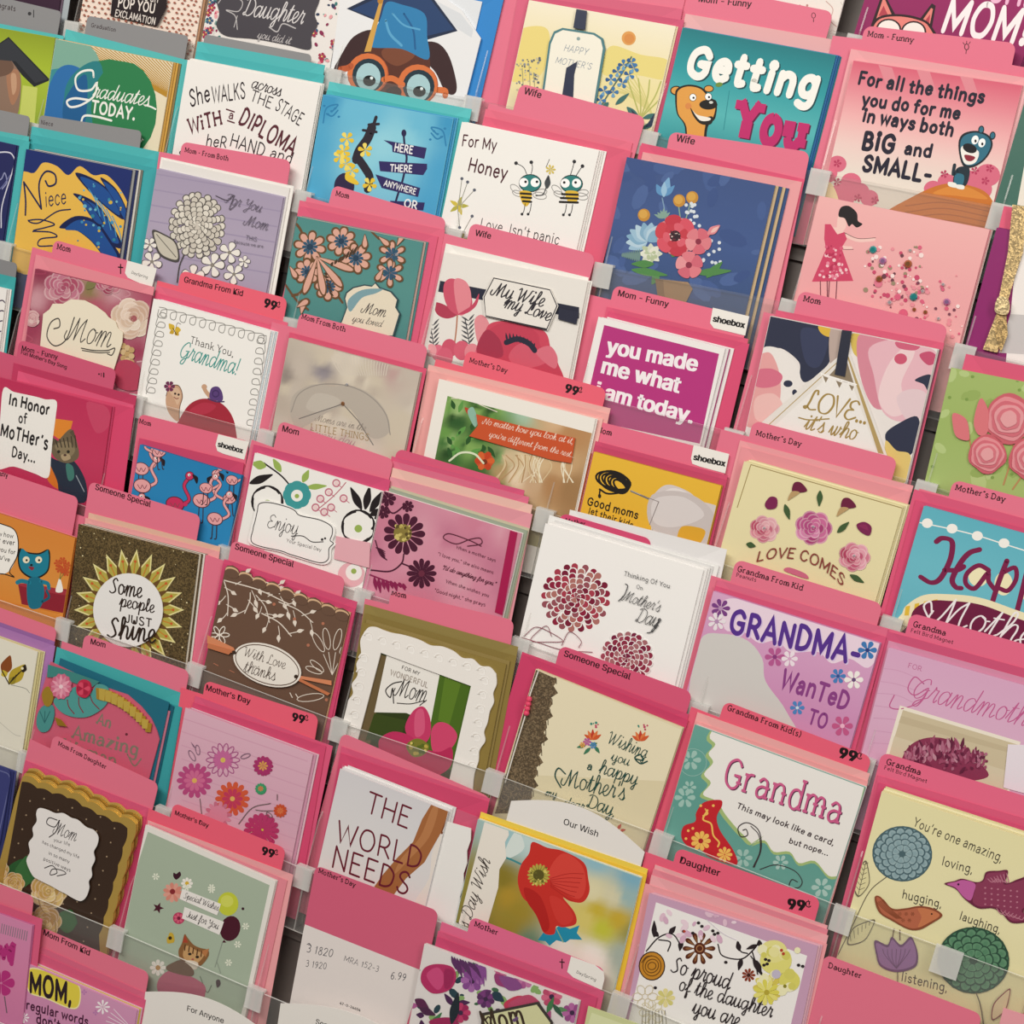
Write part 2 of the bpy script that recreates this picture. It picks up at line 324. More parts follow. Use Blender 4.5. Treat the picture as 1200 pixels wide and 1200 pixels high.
# ---------------------------------------------------------------- mesh builder on a card plane
def clip(poly, x0, y0, x1, y1):
    for ax, lim, sg in ((0, x0, 1), (0, x1, -1), (1, y0, 1), (1, y1, -1)):
        out = []
        for i in range(len(poly)):
            a, b = poly[i-1], poly[i]
            da, db = (a[ax]-lim)*sg, (b[ax]-lim)*sg
            if (da >= 0) != (db >= 0):
                t = da/(da-db); out.append((a[0]+(b[0]-a[0])*t, a[1]+(b[1]-a[1])*t))
            if db >= 0: out.append(b)
        poly = out
        if not poly: return poly
    return poly
class MB:
    def __init__(s): s.v = []; s.f = []; s.c = []; s.m = []
    def face(s, pts, c, m=0):
        i = len(s.v); s.v += pts; s.f.append(tuple(range(i, i+len(pts)))); s.c.append(c if isinstance(c[0], tuple) else (c,)*len(pts)); s.m.append(m)
    def flat(s, poly, z, c, m=0, rect=None):
        """2-D polygon (any shape) laid at height z, clipped to the card"""
        if len(poly) == 3 or (len(poly) == 4): tris = [poly] if len(poly) == 3 or convex(poly) else None
        else: tris = [poly] if convex(poly) else None
        if tris is None:
            t = tessellate_polygon([[Vector((x, y, 0)) for x, y in poly]]); tris = [[poly[i] for i in q] for q in t]
        for q in tris:
            if rect: q = clip(q, *rect)
            if len(q) < 3: continue
            a = sum(q[i-1][0]*q[i][1]-q[i][0]*q[i-1][1] for i in range(len(q)))
            if abs(a) < 1e-13: continue
            if a < 0: q = q[::-1]
            s.face([(x, y, z) for x, y in q], c, m)
    def prism(s, poly, z0, z1, c, m=0, side=None, back=True):
        a = sum(poly[i-1][0]*poly[i][1]-poly[i][0]*poly[i-1][1] for i in range(len(poly)))
        if a < 0: poly = poly[::-1]
        s.flat(poly, z1, c, m)
        if back:
            k = len(s.f); s.flat(poly, z0, c, m)
            for i in range(k, len(s.f)): s.f[i] = s.f[i][::-1]
        sd = side or c
        for i in range(len(poly)):
            a, b = poly[i-1], poly[i]
            s.face([(a[0], a[1], z0), (b[0], b[1], z0), (b[0], b[1], z1), (a[0], a[1], z1)], sd, m)
    def build(s, name, mats=None, parent=None):
        me = bpy.data.meshes.new(name); me.from_pydata(s.v, [], s.f)
        for m in (mats or MATS): me.materials.append(m)
        me.polygons.foreach_set('material_index', s.m)
        at = me.color_attributes.new('ink', 'FLOAT_COLOR', 'CORNER')
        buf = []
        for c in s.c:
            for q in c: buf += [q[0], q[1], q[2], 1]
        at.data.foreach_set('color', buf)
        o = bpy.data.objects.new(name, me); COL.objects.link(o)
        if parent: o.parent = parent
        return o
def convex(p):
    sg = 0; n = len(p)
    for i in range(n):
        a, b, c = p[i-2], p[i-1], p[i]
        z = (b[0]-a[0])*(c[1]-b[1])-(b[1]-a[1])*(c[0]-b[0])
        if abs(z) < 1e-14: continue
        if sg == 0: sg = 1 if z > 0 else -1
        elif (z > 0) != (sg > 0): return False
    return True
def rrect(x0, y0, x1, y1, r, n=5, corners=(1, 1, 1, 1)):
    out = []
    for k, (cx, cy, a0) in enumerate(((x1-r, y1-r, 0), (x0+r, y1-r, 90), (x0+r, y0+r, 180), (x1-r, y0+r, 270))):
        if not corners[k]: out.append((x1 if k in (0, 3) else x0, y1 if k < 2 else y0)); continue
        for i in range(n+1):
            a = math.radians(a0+90*i/n); out.append((cx+r*math.cos(a), cy+r*math.sin(a)))
    return out

# ---------------------------------------------------------------- rack lattice: where each pocket's front lip begins (left end)
LAT = {(-1, 3): (600, -38), (-1, 4): (800, 0), (-1, 5): (1002, 45), (-1, 6): (1200, 92), (-1, 7): (1420, 140),
 (0, -1): (-60, 2), (0, 0): (88, 29), (0, 1): (245, 55), (0, 2): (393, 85), (0, 3): (556, 117), (0, 4): (760, 157), (0, 5): (963, 203), (0, 6): (1173, 243), (0, 7): (1390, 290),
 (1, -1): (-100, 115), (1, 0): (42, 148), (1, 1): (190, 185), (1, 2): (356, 227), (1, 3): (533, 272), (1, 4): (711, 313), (1, 5): (925, 355), (1, 6): (1131, 408), (1, 7): (1350, 460),
 (2, -1): (-145, 250), (2, 0): (8, 287), (2, 1): (177, 332), (2, 2): (345, 377), (2, 3): (492, 411), (2, 4): (680, 460), (2, 5): (860, 507), (2, 6): (1085, 568), (2, 7): (1300, 628),
 (3, -1): (-150, 380), (3, 0): (8, 423), (3, 1): (163, 467), (3, 2): (315, 508), (3, 3): (478, 553), (3, 4): (640, 600), (3, 5): (830, 655), (3, 6): (1045, 727), (3, 7): (1270, 795),
 (4, 0): (-35, 551), (4, 1): (113, 597), (4, 2): (267, 644), (4, 3): (428, 695), (4, 4): (609, 751), (4, 5): (820, 828), (4, 6): (1012, 890), (4, 7): (1225, 965),
 (5, 0): (-68, 680), (5, 1): (77, 729), (5, 2): (229, 781), (5, 3): (401, 847), (5, 4): (580, 907), (5, 5): (775, 979), (5, 6): (989, 1067), (5, 7): (1215, 1150),
 (6, 0): (-115, 832), (6, 1): (32, 885), (6, 2): (192, 949), (6, 3): (359, 1019), (6, 4): (537, 1088), (6, 5): (727, 1168), (6, 6): (940, 1258), (6, 7): (1160, 1350),
 (7, 0): (-170, 972), (7, 1): (-15, 1028), (7, 2): (139, 1091), (7, 3): (302, 1161), (7, 4): (480, 1235), (7, 5): (670, 1318), (7, 6): (880, 1410),
 (8, 0): (-215, 1115), (8, 1): (-60, 1172), (8, 2): (90, 1236), (8, 3): (250, 1306), (8, 4): (425, 1385)}
LIPH = .056                                 # height of a pocket's clear front lip
def origin(r, c):
    x, y = LAT[(r, c)]; return hit(x, y, ORG, EZ)
ROT = Matrix((EX, UP, -BK)).transposed().to_4x4()      # local x right, y up the card, z toward the viewer
def at(p):
    m = ROT.copy(); m.translation = p; return m
def tag(o, label, cat, group=None):
    o['label'] = label; o['category'] = cat
    if group: o['group'] = group
    return o

# ---------------------------------------------------------------- drawing on the current card
class Ctx: pass
A = Ctx()
TABC = 'e4758e'; PINK = 'da6482'; PALE = 'f0a0a6'; DEEP = 'd05578'; TEAL = '46b4b8'; GREY = '8d8d8f'; INK = '2c1318'
def local(px, py, p, n, inv): return (inv @ hit(px, py, p, n)).to_2d()
def loc(x, y):
    ox, oy = TILE[A.tile]; v = local(ox+x/3.75, oy+y/3.75, A.front, BK, A.inv); return (v.x, v.y)
def locs(xy): return [loc(xy[i], xy[i+1]) for i in range(0, len(xy), 2)]
def put(poly, c, m=0):
    A.mb.flat(poly, A.z, lin(c), m, A.rect)
def nz(): A.z += 3e-6
def unit(): # metres per tile pixel here
    a = loc(500, 500); b = loc(510, 500); return math.hypot(a[0]-b[0], a[1]-b[1])/10
def P(c, *xy, m=0): nz(); put(locs(xy), c, m)
def SP(c, *xy, m=0):
    pts = [(xy[i], xy[i+1]) for i in range(0, len(xy), 2)]; pts = crom(pts+[pts[0]], 5)[:-1]
    nz(); put([loc(*p) for p in pts], c, m)
def ell(cx, cy, rx, ry, rot=0, n=20):
    c_, s_ = math.cos(math.radians(rot)), math.sin(math.radians(rot)); out = []
    for k in range(n):
        a = 2*math.pi*k/n; x, y = rx*math.cos(a), ry*math.sin(a); out.append((cx+x*c_-y*s_, cy+x*s_+y*c_))
    return out
def E(c, cx, cy, rx, ry=None, rot=0, n=20, m=0): nz(); put([loc(*p) for p in ell(cx, cy, rx, ry or rx, rot, n)], c, m)
def ST(c, w, pts, con=0, m=0):
    nz(); u = unit()
    for i, q in enumerate(ribbon([loc(*p) for p in pts], w*u, con)): A.mb.flat(q, A.z+(i % 4)*1.2e-6, lin(c), m, A.rect)
def S(c, w, *xy, con=0, m=0): ST(c, w, crom([(xy[i], xy[i+1]) for i in range(0, len(xy), 2)], 6), con, m)
def L(c, w, *xy, m=0): ST(c, w, [(xy[i], xy[i+1]) for i in range(0, len(xy), 2)], 0, m)
def RING(c, w, cx, cy, rx, ry=None, rot=0, n=22):
    e = ell(cx, cy, rx, ry or rx, rot, n); ST(c, w, e+[e[0]])
def LF(c, x0, y0, x1, y1, wd, m=0):
    dx, dy = x1-x0, y1-y0; out = []
    for t, k in ((0, 0), (.2, .7), (.45, 1), (.75, .6), (1, 0), (.75, -.6), (.45, -1), (.2, -.7)):
        out.append((x0+dx*t-dy*k*wd/2/math.hypot(dx, dy)*1, y0+dy*t+dx*k*wd/2/math.hypot(dx, dy)))
    SP(c, *[v for p in out for v in p], m=m)
def LP(c, x0, y0, x1, y1, wd, m=0):          # rounded petal, broad near its tip
    dx, dy = x1-x0, y1-y0; l = math.hypot(dx, dy) or 1; out = []
    for t, k in ((0, .12), (.3, .55), (.6, .92), (.82, .92), (.96, .5), (1, 0), (.96, -.5), (.82, -.92), (.6, -.92), (.3, -.55), (0, -.12)):
        out += [x0+dx*t-dy*k*wd/2/l, y0+dy*t+dx*k*wd/2/l]
    SP(c, *out, m=m)
def FL(c, cx, cy, R, n, wd=.5, r0=.1, a0=0, cc=None, cr=.25, edge=None, sq=1):
    for k in range(n):
        a = math.radians(a0)+2*math.pi*k/n
        f = lambda r: (cx+r*math.cos(a), cy+r*math.sin(a)*sq)
        p, q = f(R*r0), f(R)
        if edge: LP(edge, *p, *f(R*1.07), R*wd*1.2)
        LP(c if isinstance(c, str) else c[k % len(c)], *p, *q, R*wd)
    if cc: E(cc, cx, cy, R*cr, R*cr*sq)
def OFL(c, w, cx, cy, R, n, wd=.4, a0=0):        # outlined petals
    for k in range(n):
        a = a0+360*k/n; r = math.radians(a); RING(c, w, cx+R*.6*math.cos(r), cy+R*.6*math.sin(r), R*.4, R*wd*.5, a, 12)
def ROSE(cs, cx, cy, R, sq=.9, seed=1):
    """rose: overlapping cupped petals from the rim inward"""
    rd = random.Random(seed); n = 4; dk = [mixc(c, '4a1020', .22) for c in cs]; lt = [mixc(c, 'fff4ee', .25) for c in cs]
    for i in range(n+1):
        f = 1-i/(n+.6); k = max(3, 7-i)
        for j in range(k):
            a = 2*math.pi*(j+.5*(i % 2)+rd.uniform(-.12, .12))/k; d = R*.55*f; r = R*.5*f+R*.06
            x, y = cx+d*math.cos(a), cy+d*sq*math.sin(a); q = (i+j) % len(cs); dg = math.degrees(math.atan2(math.sin(a)*sq, math.cos(a)))
            E(dk[q], x-R*.03*math.cos(a), y-R*.03*math.sin(a), r*.98, r*1.06*sq+.1, dg, 16); E(lt[q], x+R*.02*math.cos(a), y+R*.02*math.sin(a), r*.92, r*sq, dg, 16); E(cs[q], x-R*.03*math.cos(a), y-R*.03*math.sin(a), r*.84, r*.93*sq, dg, 16)
    S(dk[0], R*.045, cx-R*.12, cy, cx, cy-R*.1, cx+R*.12, cy, cx, cy+R*.1, cx-R*.06, cy+.02*R)
def FIELD(pts, n=26, p=2.0, m=0):
    """soft out-of-focus photographic print: colours blended between (x, y, colour) points over the current rectangle"""
    nz(); X0, Y0, X1, Y1 = A.rect; q = [(*loc(x, y), lin(c)) for x, y, c in pts]; g = []
    for j in range(n+1):
        row = []
        for i in range(n+1):
            x, y = X0+(X1-X0)*i/n, Y0+(Y1-Y0)*j/n; sw = 0; a = [0, 0, 0]
            for u, v, c in q:
                w = 1/(((x-u)**2+(y-v)**2)*1e6+.6)**p; sw += w
                for k in range(3): a[k] += c[k]*w
            row.append((x, y, tuple(t/sw for t in a)))
        g.append(row)
    for j in range(n):
        for i in range(n):
            a = (g[j][i], g[j][i+1], g[j+1][i+1], g[j+1][i]); A.mb.face([(x, y, A.z) for x, y, _ in a], tuple(c for _, _, c in a), m)
def NOISEF(cs, x0, y0, x1, y1, k, seed, n=30, p=2.0, extra=()):
    rd = random.Random(seed); FIELD([(rd.uniform(x0, x1), rd.uniform(y0, y1), rd.choice(cs)) for _ in range(k)]+list(extra), n, p)
def MUM(cs, cx, cy, R, edge=None, sq=1, rings=6, seed=3, wd=.30):
    rd = random.Random(seed)
    for i in range(rings):
        r = R*(1-i/rings); n = max(5, int(21-i*17/rings)); ph = rd.uniform(0, 6.28)
        for k in range(n):
            a = ph+2*math.pi*k/n+rd.uniform(-.07, .07); l = R/rings*2.4
            x1, y1 = cx+r*math.cos(a), cy+r*math.sin(a)*sq; x0, y0 = cx+max(0, r-l)*math.cos(a), cy+max(0, r-l)*math.sin(a)*sq
            if edge: LP(edge, x0, y0, x1+(x1-cx)*.03, y1+(y1-cy)*.03, R*wd*1.1)
            LP(cs[rd.randrange(len(cs))], x0, y0, x1, y1, R*wd*.85)
def SCAT(cs, n, x0, y0, x1, y1, r0, r1, seed=1, sq=1):
    rd = random.Random(seed)
    for _ in range(n): E(cs[rd.randrange(len(cs))], rd.uniform(x0, x1), rd.uniform(y0, y1), *(lambda q: (q, q*sq))(rd.uniform(r0, r1)), rd.uniform(0, 180), 9)
def T(c, txt, x0, y0, x1, y1, st='p', w=1.4, slant=0, con=0, serif=0, k=1, bend=0, m=0, jit=0, bold=0, track=0):
    a, b = loc(x0, y0), loc(x1, y1); d = (b[0]-a[0], b[1]-a[1]); l = math.hypot(*d); d = (d[0]/l, d[1]/l)
    nc = 0
    if st == 's': polys, wd, nc = sans(txt, bold)
    else:
        polys, wd = lay(txt, st, w, slant, con, serif, track, jit)
    s = l/wd; nz(); col = lin(c); u = unit()
    for i, q in enumerate(polys):
        pts = []
        for x, y in q:
            t = min(1, max(0, x/wd)); X = x*s; Y = y*s*k+bend*u*4*t*(1-t)
            pts.append((a[0]+d[0]*X-d[1]*Y, a[1]+d[1]*X+d[0]*Y))
        A.mb.flat(pts, A.z+(i//nc if nc else i % 11)*1.3e-6, col, m, A.rect)
    A.z += 1.4e-5
def GR(stops, x0, y0, x1, y1, n=14, m=0):
    """printed colour blend from (x0,y0) down to (x1,y1) over the whole current rectangle"""
    nz(); X0, Y0, X1, Y1 = A.rect; a, b = loc(x0, y0), loc(x1, y1)
    ya, yb = a[1], b[1]
    def cat(y):
        t = min(1, max(0, (y-ya)/(yb-ya)))*(len(stops)-1); i = min(len(stops)-2, int(t)); return mixc(stops[i], stops[i+1], t-i)
    for i in range(n):
        u0, u1 = Y0+(Y1-Y0)*i/n, Y0+(Y1-Y0)*(i+1)/n; c0, c1 = cat(u0), cat(u1)
        A.mb.face([(X0, u0, A.z), (X1, u0, A.z), (X1, u1, A.z), (X0, u1, A.z)], (c0, c0, c1, c1), m)
class SUB:
    """restrict drawing to a window of the card, given by two opposite corners in tile pixels"""
    def __init__(s, x0, y0, x1, y1, c=None): s.q = (x0, y0, x1, y1); s.c = c
    def __enter__(s):
        a, b = loc(*s.q[:2]), loc(*s.q[2:]); s.o = A.rect
        A.rect = (max(s.o[0], min(a[0], b[0])), max(s.o[1], min(a[1], b[1])), min(s.o[2], max(a[0], b[0])), min(s.o[3], max(a[1], b[1])))
        if s.c: nz(); X0, Y0, X1, Y1 = A.rect; put([(X0, Y0), (X1, Y0), (X1, Y1), (X0, Y1)], s.c)
    def __exit__(s, *a): A.rect = s.o
class PART:
    """a raised piece glued to the card: its own mesh under the card"""
    def __init__(s, name, lift=.0006, label=None): s.n = name; s.l = lift; s.lab = label
    def __enter__(s): s.mb = A.mb; s.z = A.z; s.r = A.rect; A.mb = MB(); A.z = s.z+s.l; A.rect = None; return A.mb
    def __exit__(s, *a):
        o = A.mb.build(s.n, None, A.obj); A.mb = s.mb; A.z = s.z; A.rect = s.r
        if s.lab: o['label'] = s.lab
def SLAB(c, *xy, h=.0007, m=0, side=None, smooth=False):     # raised flat piece
    pts = [(xy[i], xy[i+1]) for i in range(0, len(xy), 2)]
    if smooth: pts = crom(pts+[pts[0]], 5)[:-1]
    z0 = A.z; A.mb.prism([loc(*p) for p in pts], z0, z0+h, lin(c), m, side and lin(side)); A.z = z0+h
def gem(c, x, y, r, name='gem'):
    """faceted stone"""
    p = loc(x, y); u = unit()*r; v = []; f = []
    for k in range(8): a = k*math.pi/4; v.append((p[0]+u*math.cos(a), p[1]+u*math.sin(a), A.z))
    for k in range(8): a = k*math.pi/4; v.append((p[0]+.6*u*math.cos(a), p[1]+.6*u*math.sin(a), A.z+u*.55))
    for k in range(8): f.append((k, (k+1) % 8, 8+(k+1) % 8, 8+k))
    f.append(tuple(range(8, 16))); f.append(tuple(range(7, -1, -1)))
    me = bpy.data.meshes.new(name); me.from_pydata(v, [], f); me.materials.append(GEMS[c]); o = bpy.data.objects.new(name, me); COL.objects.link(o); o.parent = A.obj
def COIL(cs, cx, cy, R, h):    # rolled paper rose: stacked rings
    for i, c in enumerate(cs):
        r = R*(1-.8*i/len(cs)); z0 = A.z
        e = [loc(*p) for p in crom([(cx+r*(1+.07*math.sin(5*t*.449+i))*math.cos(t*.449), cy+r*(1+.07*math.cos(4*t*.449+i))*math.sin(t*.449)) for t in range(15)][:14]+[(cx+r*(1+.07*math.sin(i)), cy)], 2)]
        A.mb.prism(e, z0-.0002, z0+h, lin(c)); A.z = z0+h*.8

# ---------------------------------------------------------------- one pocket's worth of things
LIPZ = .0032
def place(O, e, tile, x0, y0, x1, y1):
    """rectangle whose top corners are the given points of the plan, standing on the pocket base at depth e"""
    ox, oy = TILE[tile]; p = O+BK*e; inv = at(p).inverted()
    a = local(ox+x0/3.75, oy+y0/3.75, p, BK, inv); b = local(ox+x1/3.75, oy+y1/3.75, p, BK, inv)
    ang = math.atan2(b.y-a.y, b.x-a.x); w = (b-a).length
    ang = max(-.07, min(.07, ang))
    ex = Vector((math.cos(ang), math.sin(ang))); ey = Vector((-ex.y, ex.x))
    base = -LIPH+.0015
    h = (min(a.y, b.y)-base)/math.cos(ang); c = a-ey*h     # bottom-left corner
    m = ROT @ Matrix.Rotation(ang, 4, 'Z'); m.translation = p+EX*c.x+UP*c.y
    return m, w, h, ang
def sheet(name, m, w, h, th, c, mt=0, outline=None, fold=True):
    mb = MB(); col = lin(c)
    mb.prism(outline or [(0, 0), (w, 0), (w, h), (0, h)], -th, 0, col, mt)
    return mb
def new(name, m, mb):
    o = mb.build(name); o.matrix_world = m; return o
class Slot:
    def __init__(s, r, c, tile, short, e=LIPZ):
        s.r, s.c, s.tile, s.short, s.e = r, c, tile, short, e; s.O = origin(r, c); s.n = 0; s.ne = 0; SLOTS.append(s)
    def card(s, x0, y0, x1, y1, c, label, art=None, mt=0, th=.0011, outline=None, cat='card', sleeve=None):
        m, w, h, ang = place(s.O, s.e, s.tile, x0, y0, x1, y1); s.m, s.w, s.h = m, w, h
        A.tile = s.tile; A.front = m.translation.copy(); A.inv = m.inverted(); A.rect = (0.0003, 0, w-.0003, h-.0003); A.z = 0
        out = None
        if outline: out = [loc(outline[i], outline[i+1]) for i in range(0, len(outline), 2)]; A.rect = (.0002, -.02, w-.0002, h+.02)
        s.mb = mb = sheet('greeting_card', m, w, h, th, c, mt, out); A.mb = mb
        o = bpy.data.objects.new('greeting_card', None); A.obj = o; COL.objects.link(o); o.matrix_world = m
        if art: art()
        kids = list(o.children); o2 = mb.build('greeting_card'); o2.matrix_world = m
        for k in kids: k.parent = o2
        bpy.data.objects.remove(o)
        if o2.name != 'greeting_card' and 'greeting_card' not in bpy.data.objects: o2.name = 'greeting_card'
        tag(o2, label, cat, 'greeting cards at the front of their pockets'); s.front = o2
        if sleeve:
            q = MB(); d = .0025; q.flat([(-d, 0), (w+d+sleeve, 0), (w+d+sleeve, h+d), (-d, h+d)], .0024, (1, 1, 1))
            f = q.build('cellophane_sleeve', [FILM]*5, o2)
        s.e += th+.0004; return o2
    def more(s, *specs, th=.0008):
        """cards stacked behind the front one: (colour, shift right mm, shift up mm)"""
        for c, dx, dy in specs:
            s.n += 1; m = s.m.copy(); m.translation = s.m.translation+EX*dx*.001+BK*(s.e-(LIPZ))
            mb = sheet('greeting_card', m, s.w, s.h+dy*.001, th, c)
            A.n = s.n; k = ['first', 'second', 'third', 'fourth', 'fifth', 'sixth'][s.n-1]
            tag(new('greeting_card', m, mb), f'{cname(c)} spare card, {k} one behind {s.short}', 'card', 'spare cards stacked behind the front ones'); s.e += th+.0003
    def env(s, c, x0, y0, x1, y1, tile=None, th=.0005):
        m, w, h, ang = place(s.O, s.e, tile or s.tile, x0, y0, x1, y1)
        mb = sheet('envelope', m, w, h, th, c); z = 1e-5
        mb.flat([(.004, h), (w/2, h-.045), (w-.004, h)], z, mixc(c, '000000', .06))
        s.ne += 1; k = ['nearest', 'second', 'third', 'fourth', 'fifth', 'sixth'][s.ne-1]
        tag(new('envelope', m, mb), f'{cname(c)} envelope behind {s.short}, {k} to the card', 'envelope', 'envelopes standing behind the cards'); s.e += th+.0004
    def tab(s, c, x0, y0, x1, y1, texts=(), tile=None, sh=10, left=True, label=None, art=None, rad=.006, low=None, full=None):
        """index divider: full-width sheet with a raised tab on top"""
        tile = tile or s.tile; s.e = max(s.e, .0078)
        m, w, h, ang = place(s.O, s.e, tile, x0, y0, x1, y1)
        l = -min(.028, w*.2) if left else 0; sh = h-sh*.001
        pts = rrect(0, 0, w, h, rad)
        if left:
            q = rrect(0, 0, w, h, rad, corners=(1, 1, 0, 0)); n = len(q)   # TR arc, TL arc, BL, BR
            pts = q[:12]+[(0, sh), (l, sh), (l, 0), (w, 0)]
        else: pts = rrect(0, 0, w, h, rad, corners=(1, 1, 0, 0))
        A.tile = tile; A.front = m.translation.copy(); A.inv = m.inverted(); A.rect = (l, 0, w, h); A.z = 0
        mb = A.mb = MB(); mb.prism(pts, -.0006, 0, lin(c))
        o = bpy.data.objects.new('index_divider', None); A.obj = o; COL.objects.link(o); o.matrix_world = m
        words = []
        for t in texts:
            st = t[5]; words.append(t[0])
            if st == 'F': T(INK, *t[:5], w=2.0, serif=2.7, k=1.1)
            elif st == 'f': T(INK, *t[:5], w=1.5, serif=2.2)
            else: T(INK, *t[:5], st='s', bold=.02)
        if art: art()
        kids = list(o.children); o2 = mb.build('index_divider'); o2.matrix_world = m
        for k in kids: k.parent = o2
        bpy.data.objects.remove(o)
        wd = (' tabbed '+words[0]) if words and '99' not in words[0] else ''
        tag(o2, label or f'{cname(c)} index divider{wd} behind {s.short}', 'divider', 'index dividers with raised tabs'); s.e += .0008; return o2
SLOTS = []
CN = {}
def cname(c):
    if c in CN: return CN[c]
    r, g, b = [int(c[i:i+2], 16) for i in (0, 2, 4)]
    mx, mn = max(r, g, b), min(r, g, b); d = mx-mn
    if d < 28: return 'white' if mx > 205 else 'grey' if mx > 85 else 'dark'
    h = (0 if d == 0 else ((g-b)/d % 6 if mx == r else (b-r)/d+2 if mx == g else (r-g)/d+4))*60
    if mx > 215 and d < 50: return 'cream' if 25 < h < 80 else 'pale pink' if h > 290 or h < 25 else 'pale blue'
    if h < 14 or h > 318: return ('pale pink' if mn > 140 else 'pink' if mx > 190 else 'crimson')
    if h < 48: return 'brown' if mx < 190 else 'tan'
    if h < 70: return 'yellow'
    if h < 165: return 'green'
    if h < 196: return 'teal'
    if h < 250: return 'blue' if mx > 110 else 'navy'
    return 'lilac' if mx > 150 else 'purple'
def LOGO(x, txt, kind, tx):
    """white corner label on a tab: corner points then its lettering baseline"""
    with PART('sticker', .0002, 'white corner sticker'): SLAB('f0ece6', *x, h=.0001); STICK(txt, kind, tx)
def STICK(txt, kind, tx):
    if kind == 'shoe': T('1c1a1c', txt, *tx, st='s', bold=.045)
    else: T('1c1a1c', txt, *tx, w=1.6, con=.3, slant=.15)
def CROSS(x, y, s): L('2a1418', 5, x, y-s, x, y+s); L('2a1418', 5, x-s*.5, y-s*.4, x+s*.5, y-s*.3)
def C99(x0, y0, x1, y1):
    T('1c0e12', '99', x0, y0, x0+(x1-x0)*.72, y0+(y1-y0)*.72, st='s', bold=.05)
    T('1c0e12', '\u00a2', x0+(x1-x0)*.76, y0+(y1-y0)*.76-12, x1+2, y1-12, st='s')

# ================================================================ top rows
s = Slot(-1, 4, 'D', 'the white die-cut card')
def art():
    SP('c9d9a8', -250, 130, -250, -40, -160, -20, -60, 10, 40, 10, 110, 60, 110, 130)
    S('c8a9a0', 4, 330, 5, 360, 40, 350, 90, 380, 120); S('d8cfc8', 4, 395, 10, 420, 60, 410, 110)
    SCAT(['c59a90', 'b98a84', 'd7c9a0'], 26, 150, 0, 460, 120, 2, 6, 5)
    for k in range(6): E('efe7e0', 470, -20+k*28, 12, 16)
s.card(-120, -330, 470, -240, 'ece6df', 'white embossed card with a scalloped edge above the Getting YOU card', art)
s.env('e7d9da', -100, -350, 480, -255)

s = Slot(-1, 5, 'D', 'the fuchsia MOM card')
def art():
    GR(['9c1f63', '8e1d5c'], 560, -300, 500, 130)
    T('fbf1f3', 'MOM!', 838, 135, 1225, 196, w=2.3, slant=.12, k=1.45, jit=.3)
    T('f1b9d6', 'SHE', 1050, 0, 1270, 32, w=2.2, k=1.5)
    for q in ((528, 110, 575, -25, 590, -20, 640, 75), (745, 80, 795, 15, 812, 25, 795, 125)): P('2a1018', *q)
    P('e8857c', 545, 100, 580, -5, 590, 0, 622, 72); P('e8857c', 757, 85, 792, 35, 800, 40, 783, 120)
    P('b4404e', 560, 70, 583, 25, 603, 68); P('b4404e', 768, 88, 788, 62, 783, 105)
    SP('2a1018', 520, 130, 560, 75, 640, 62, 730, 75, 790, 110, 800, 190, 520, 190)
    SP('e8857c', 532, 135, 565, 85, 640, 72, 725, 85, 780, 115, 788, 190, 532, 190)
    for x, y in ((605, 130), (715, 140)): E('2a1018', x, y, 56, 48); E('f6efe9', x, y, 48, 41); E('1d1014', x+5, y+14, 16)
s.card(590, -300, 1330, -150, '8e1d5c', 'fuchsia card with white MOM! lettering and a salmon cat peeking up', art)
s.more(('8a2460', 1, 1), ('7c1d55', 2, 1))

# ---- row 0
s = Slot(0, -1, 'A', 'the dark purple card')
s.card(-250, -330, 300, -235, '3a2136', 'dark purple card cut off by the top left corner')
s.more(('6b5a6a', 2, 1)); s.env('a9b3b8', -235, -345, 345, -240)

s = Slot(0, 0, 'A', 'the dotted EXCLAMATION card')
def art():
    rd = random.Random(4)
    for i in range(34):
        for j in range(24): E('a4604e', 345+j*26+rd.uniform(-5, 5)+(i % 2)*13, -330+i*22+j*3.6+rd.uniform(-4, 4), 6.2, 5.2, 0, 7)
    P('24191c', 520, -330, 760, -300, 742, -60, 738, 40, 697, 118, 600, 96, 493, 70, 505, -60)
    T('eee5dc', 'EXCLAMATION', 512, 72, 690, 112, w=1.9, k=1.35, jit=.5)
    T('eee5dc', 'POP YOU', 525, 32, 690, 60, w=2.2, k=1.3, jit=.6); T('eee5dc', 'here is an', 555, -12, 705, 15, w=1.7, jit=.5); T('eee5dc', 'WOW', 560, -50, 710, -20, w=2.4)
s.card(420, -350, 935, -260, 'f2e1d3', 'cream card with brown dots and a black EXCLAMATION panel', art)
s.more(('b58a6a', 2, 0), ('8e6f58', 4, 0)); s.env('d9b0a4', 430, -360, 950, -262)

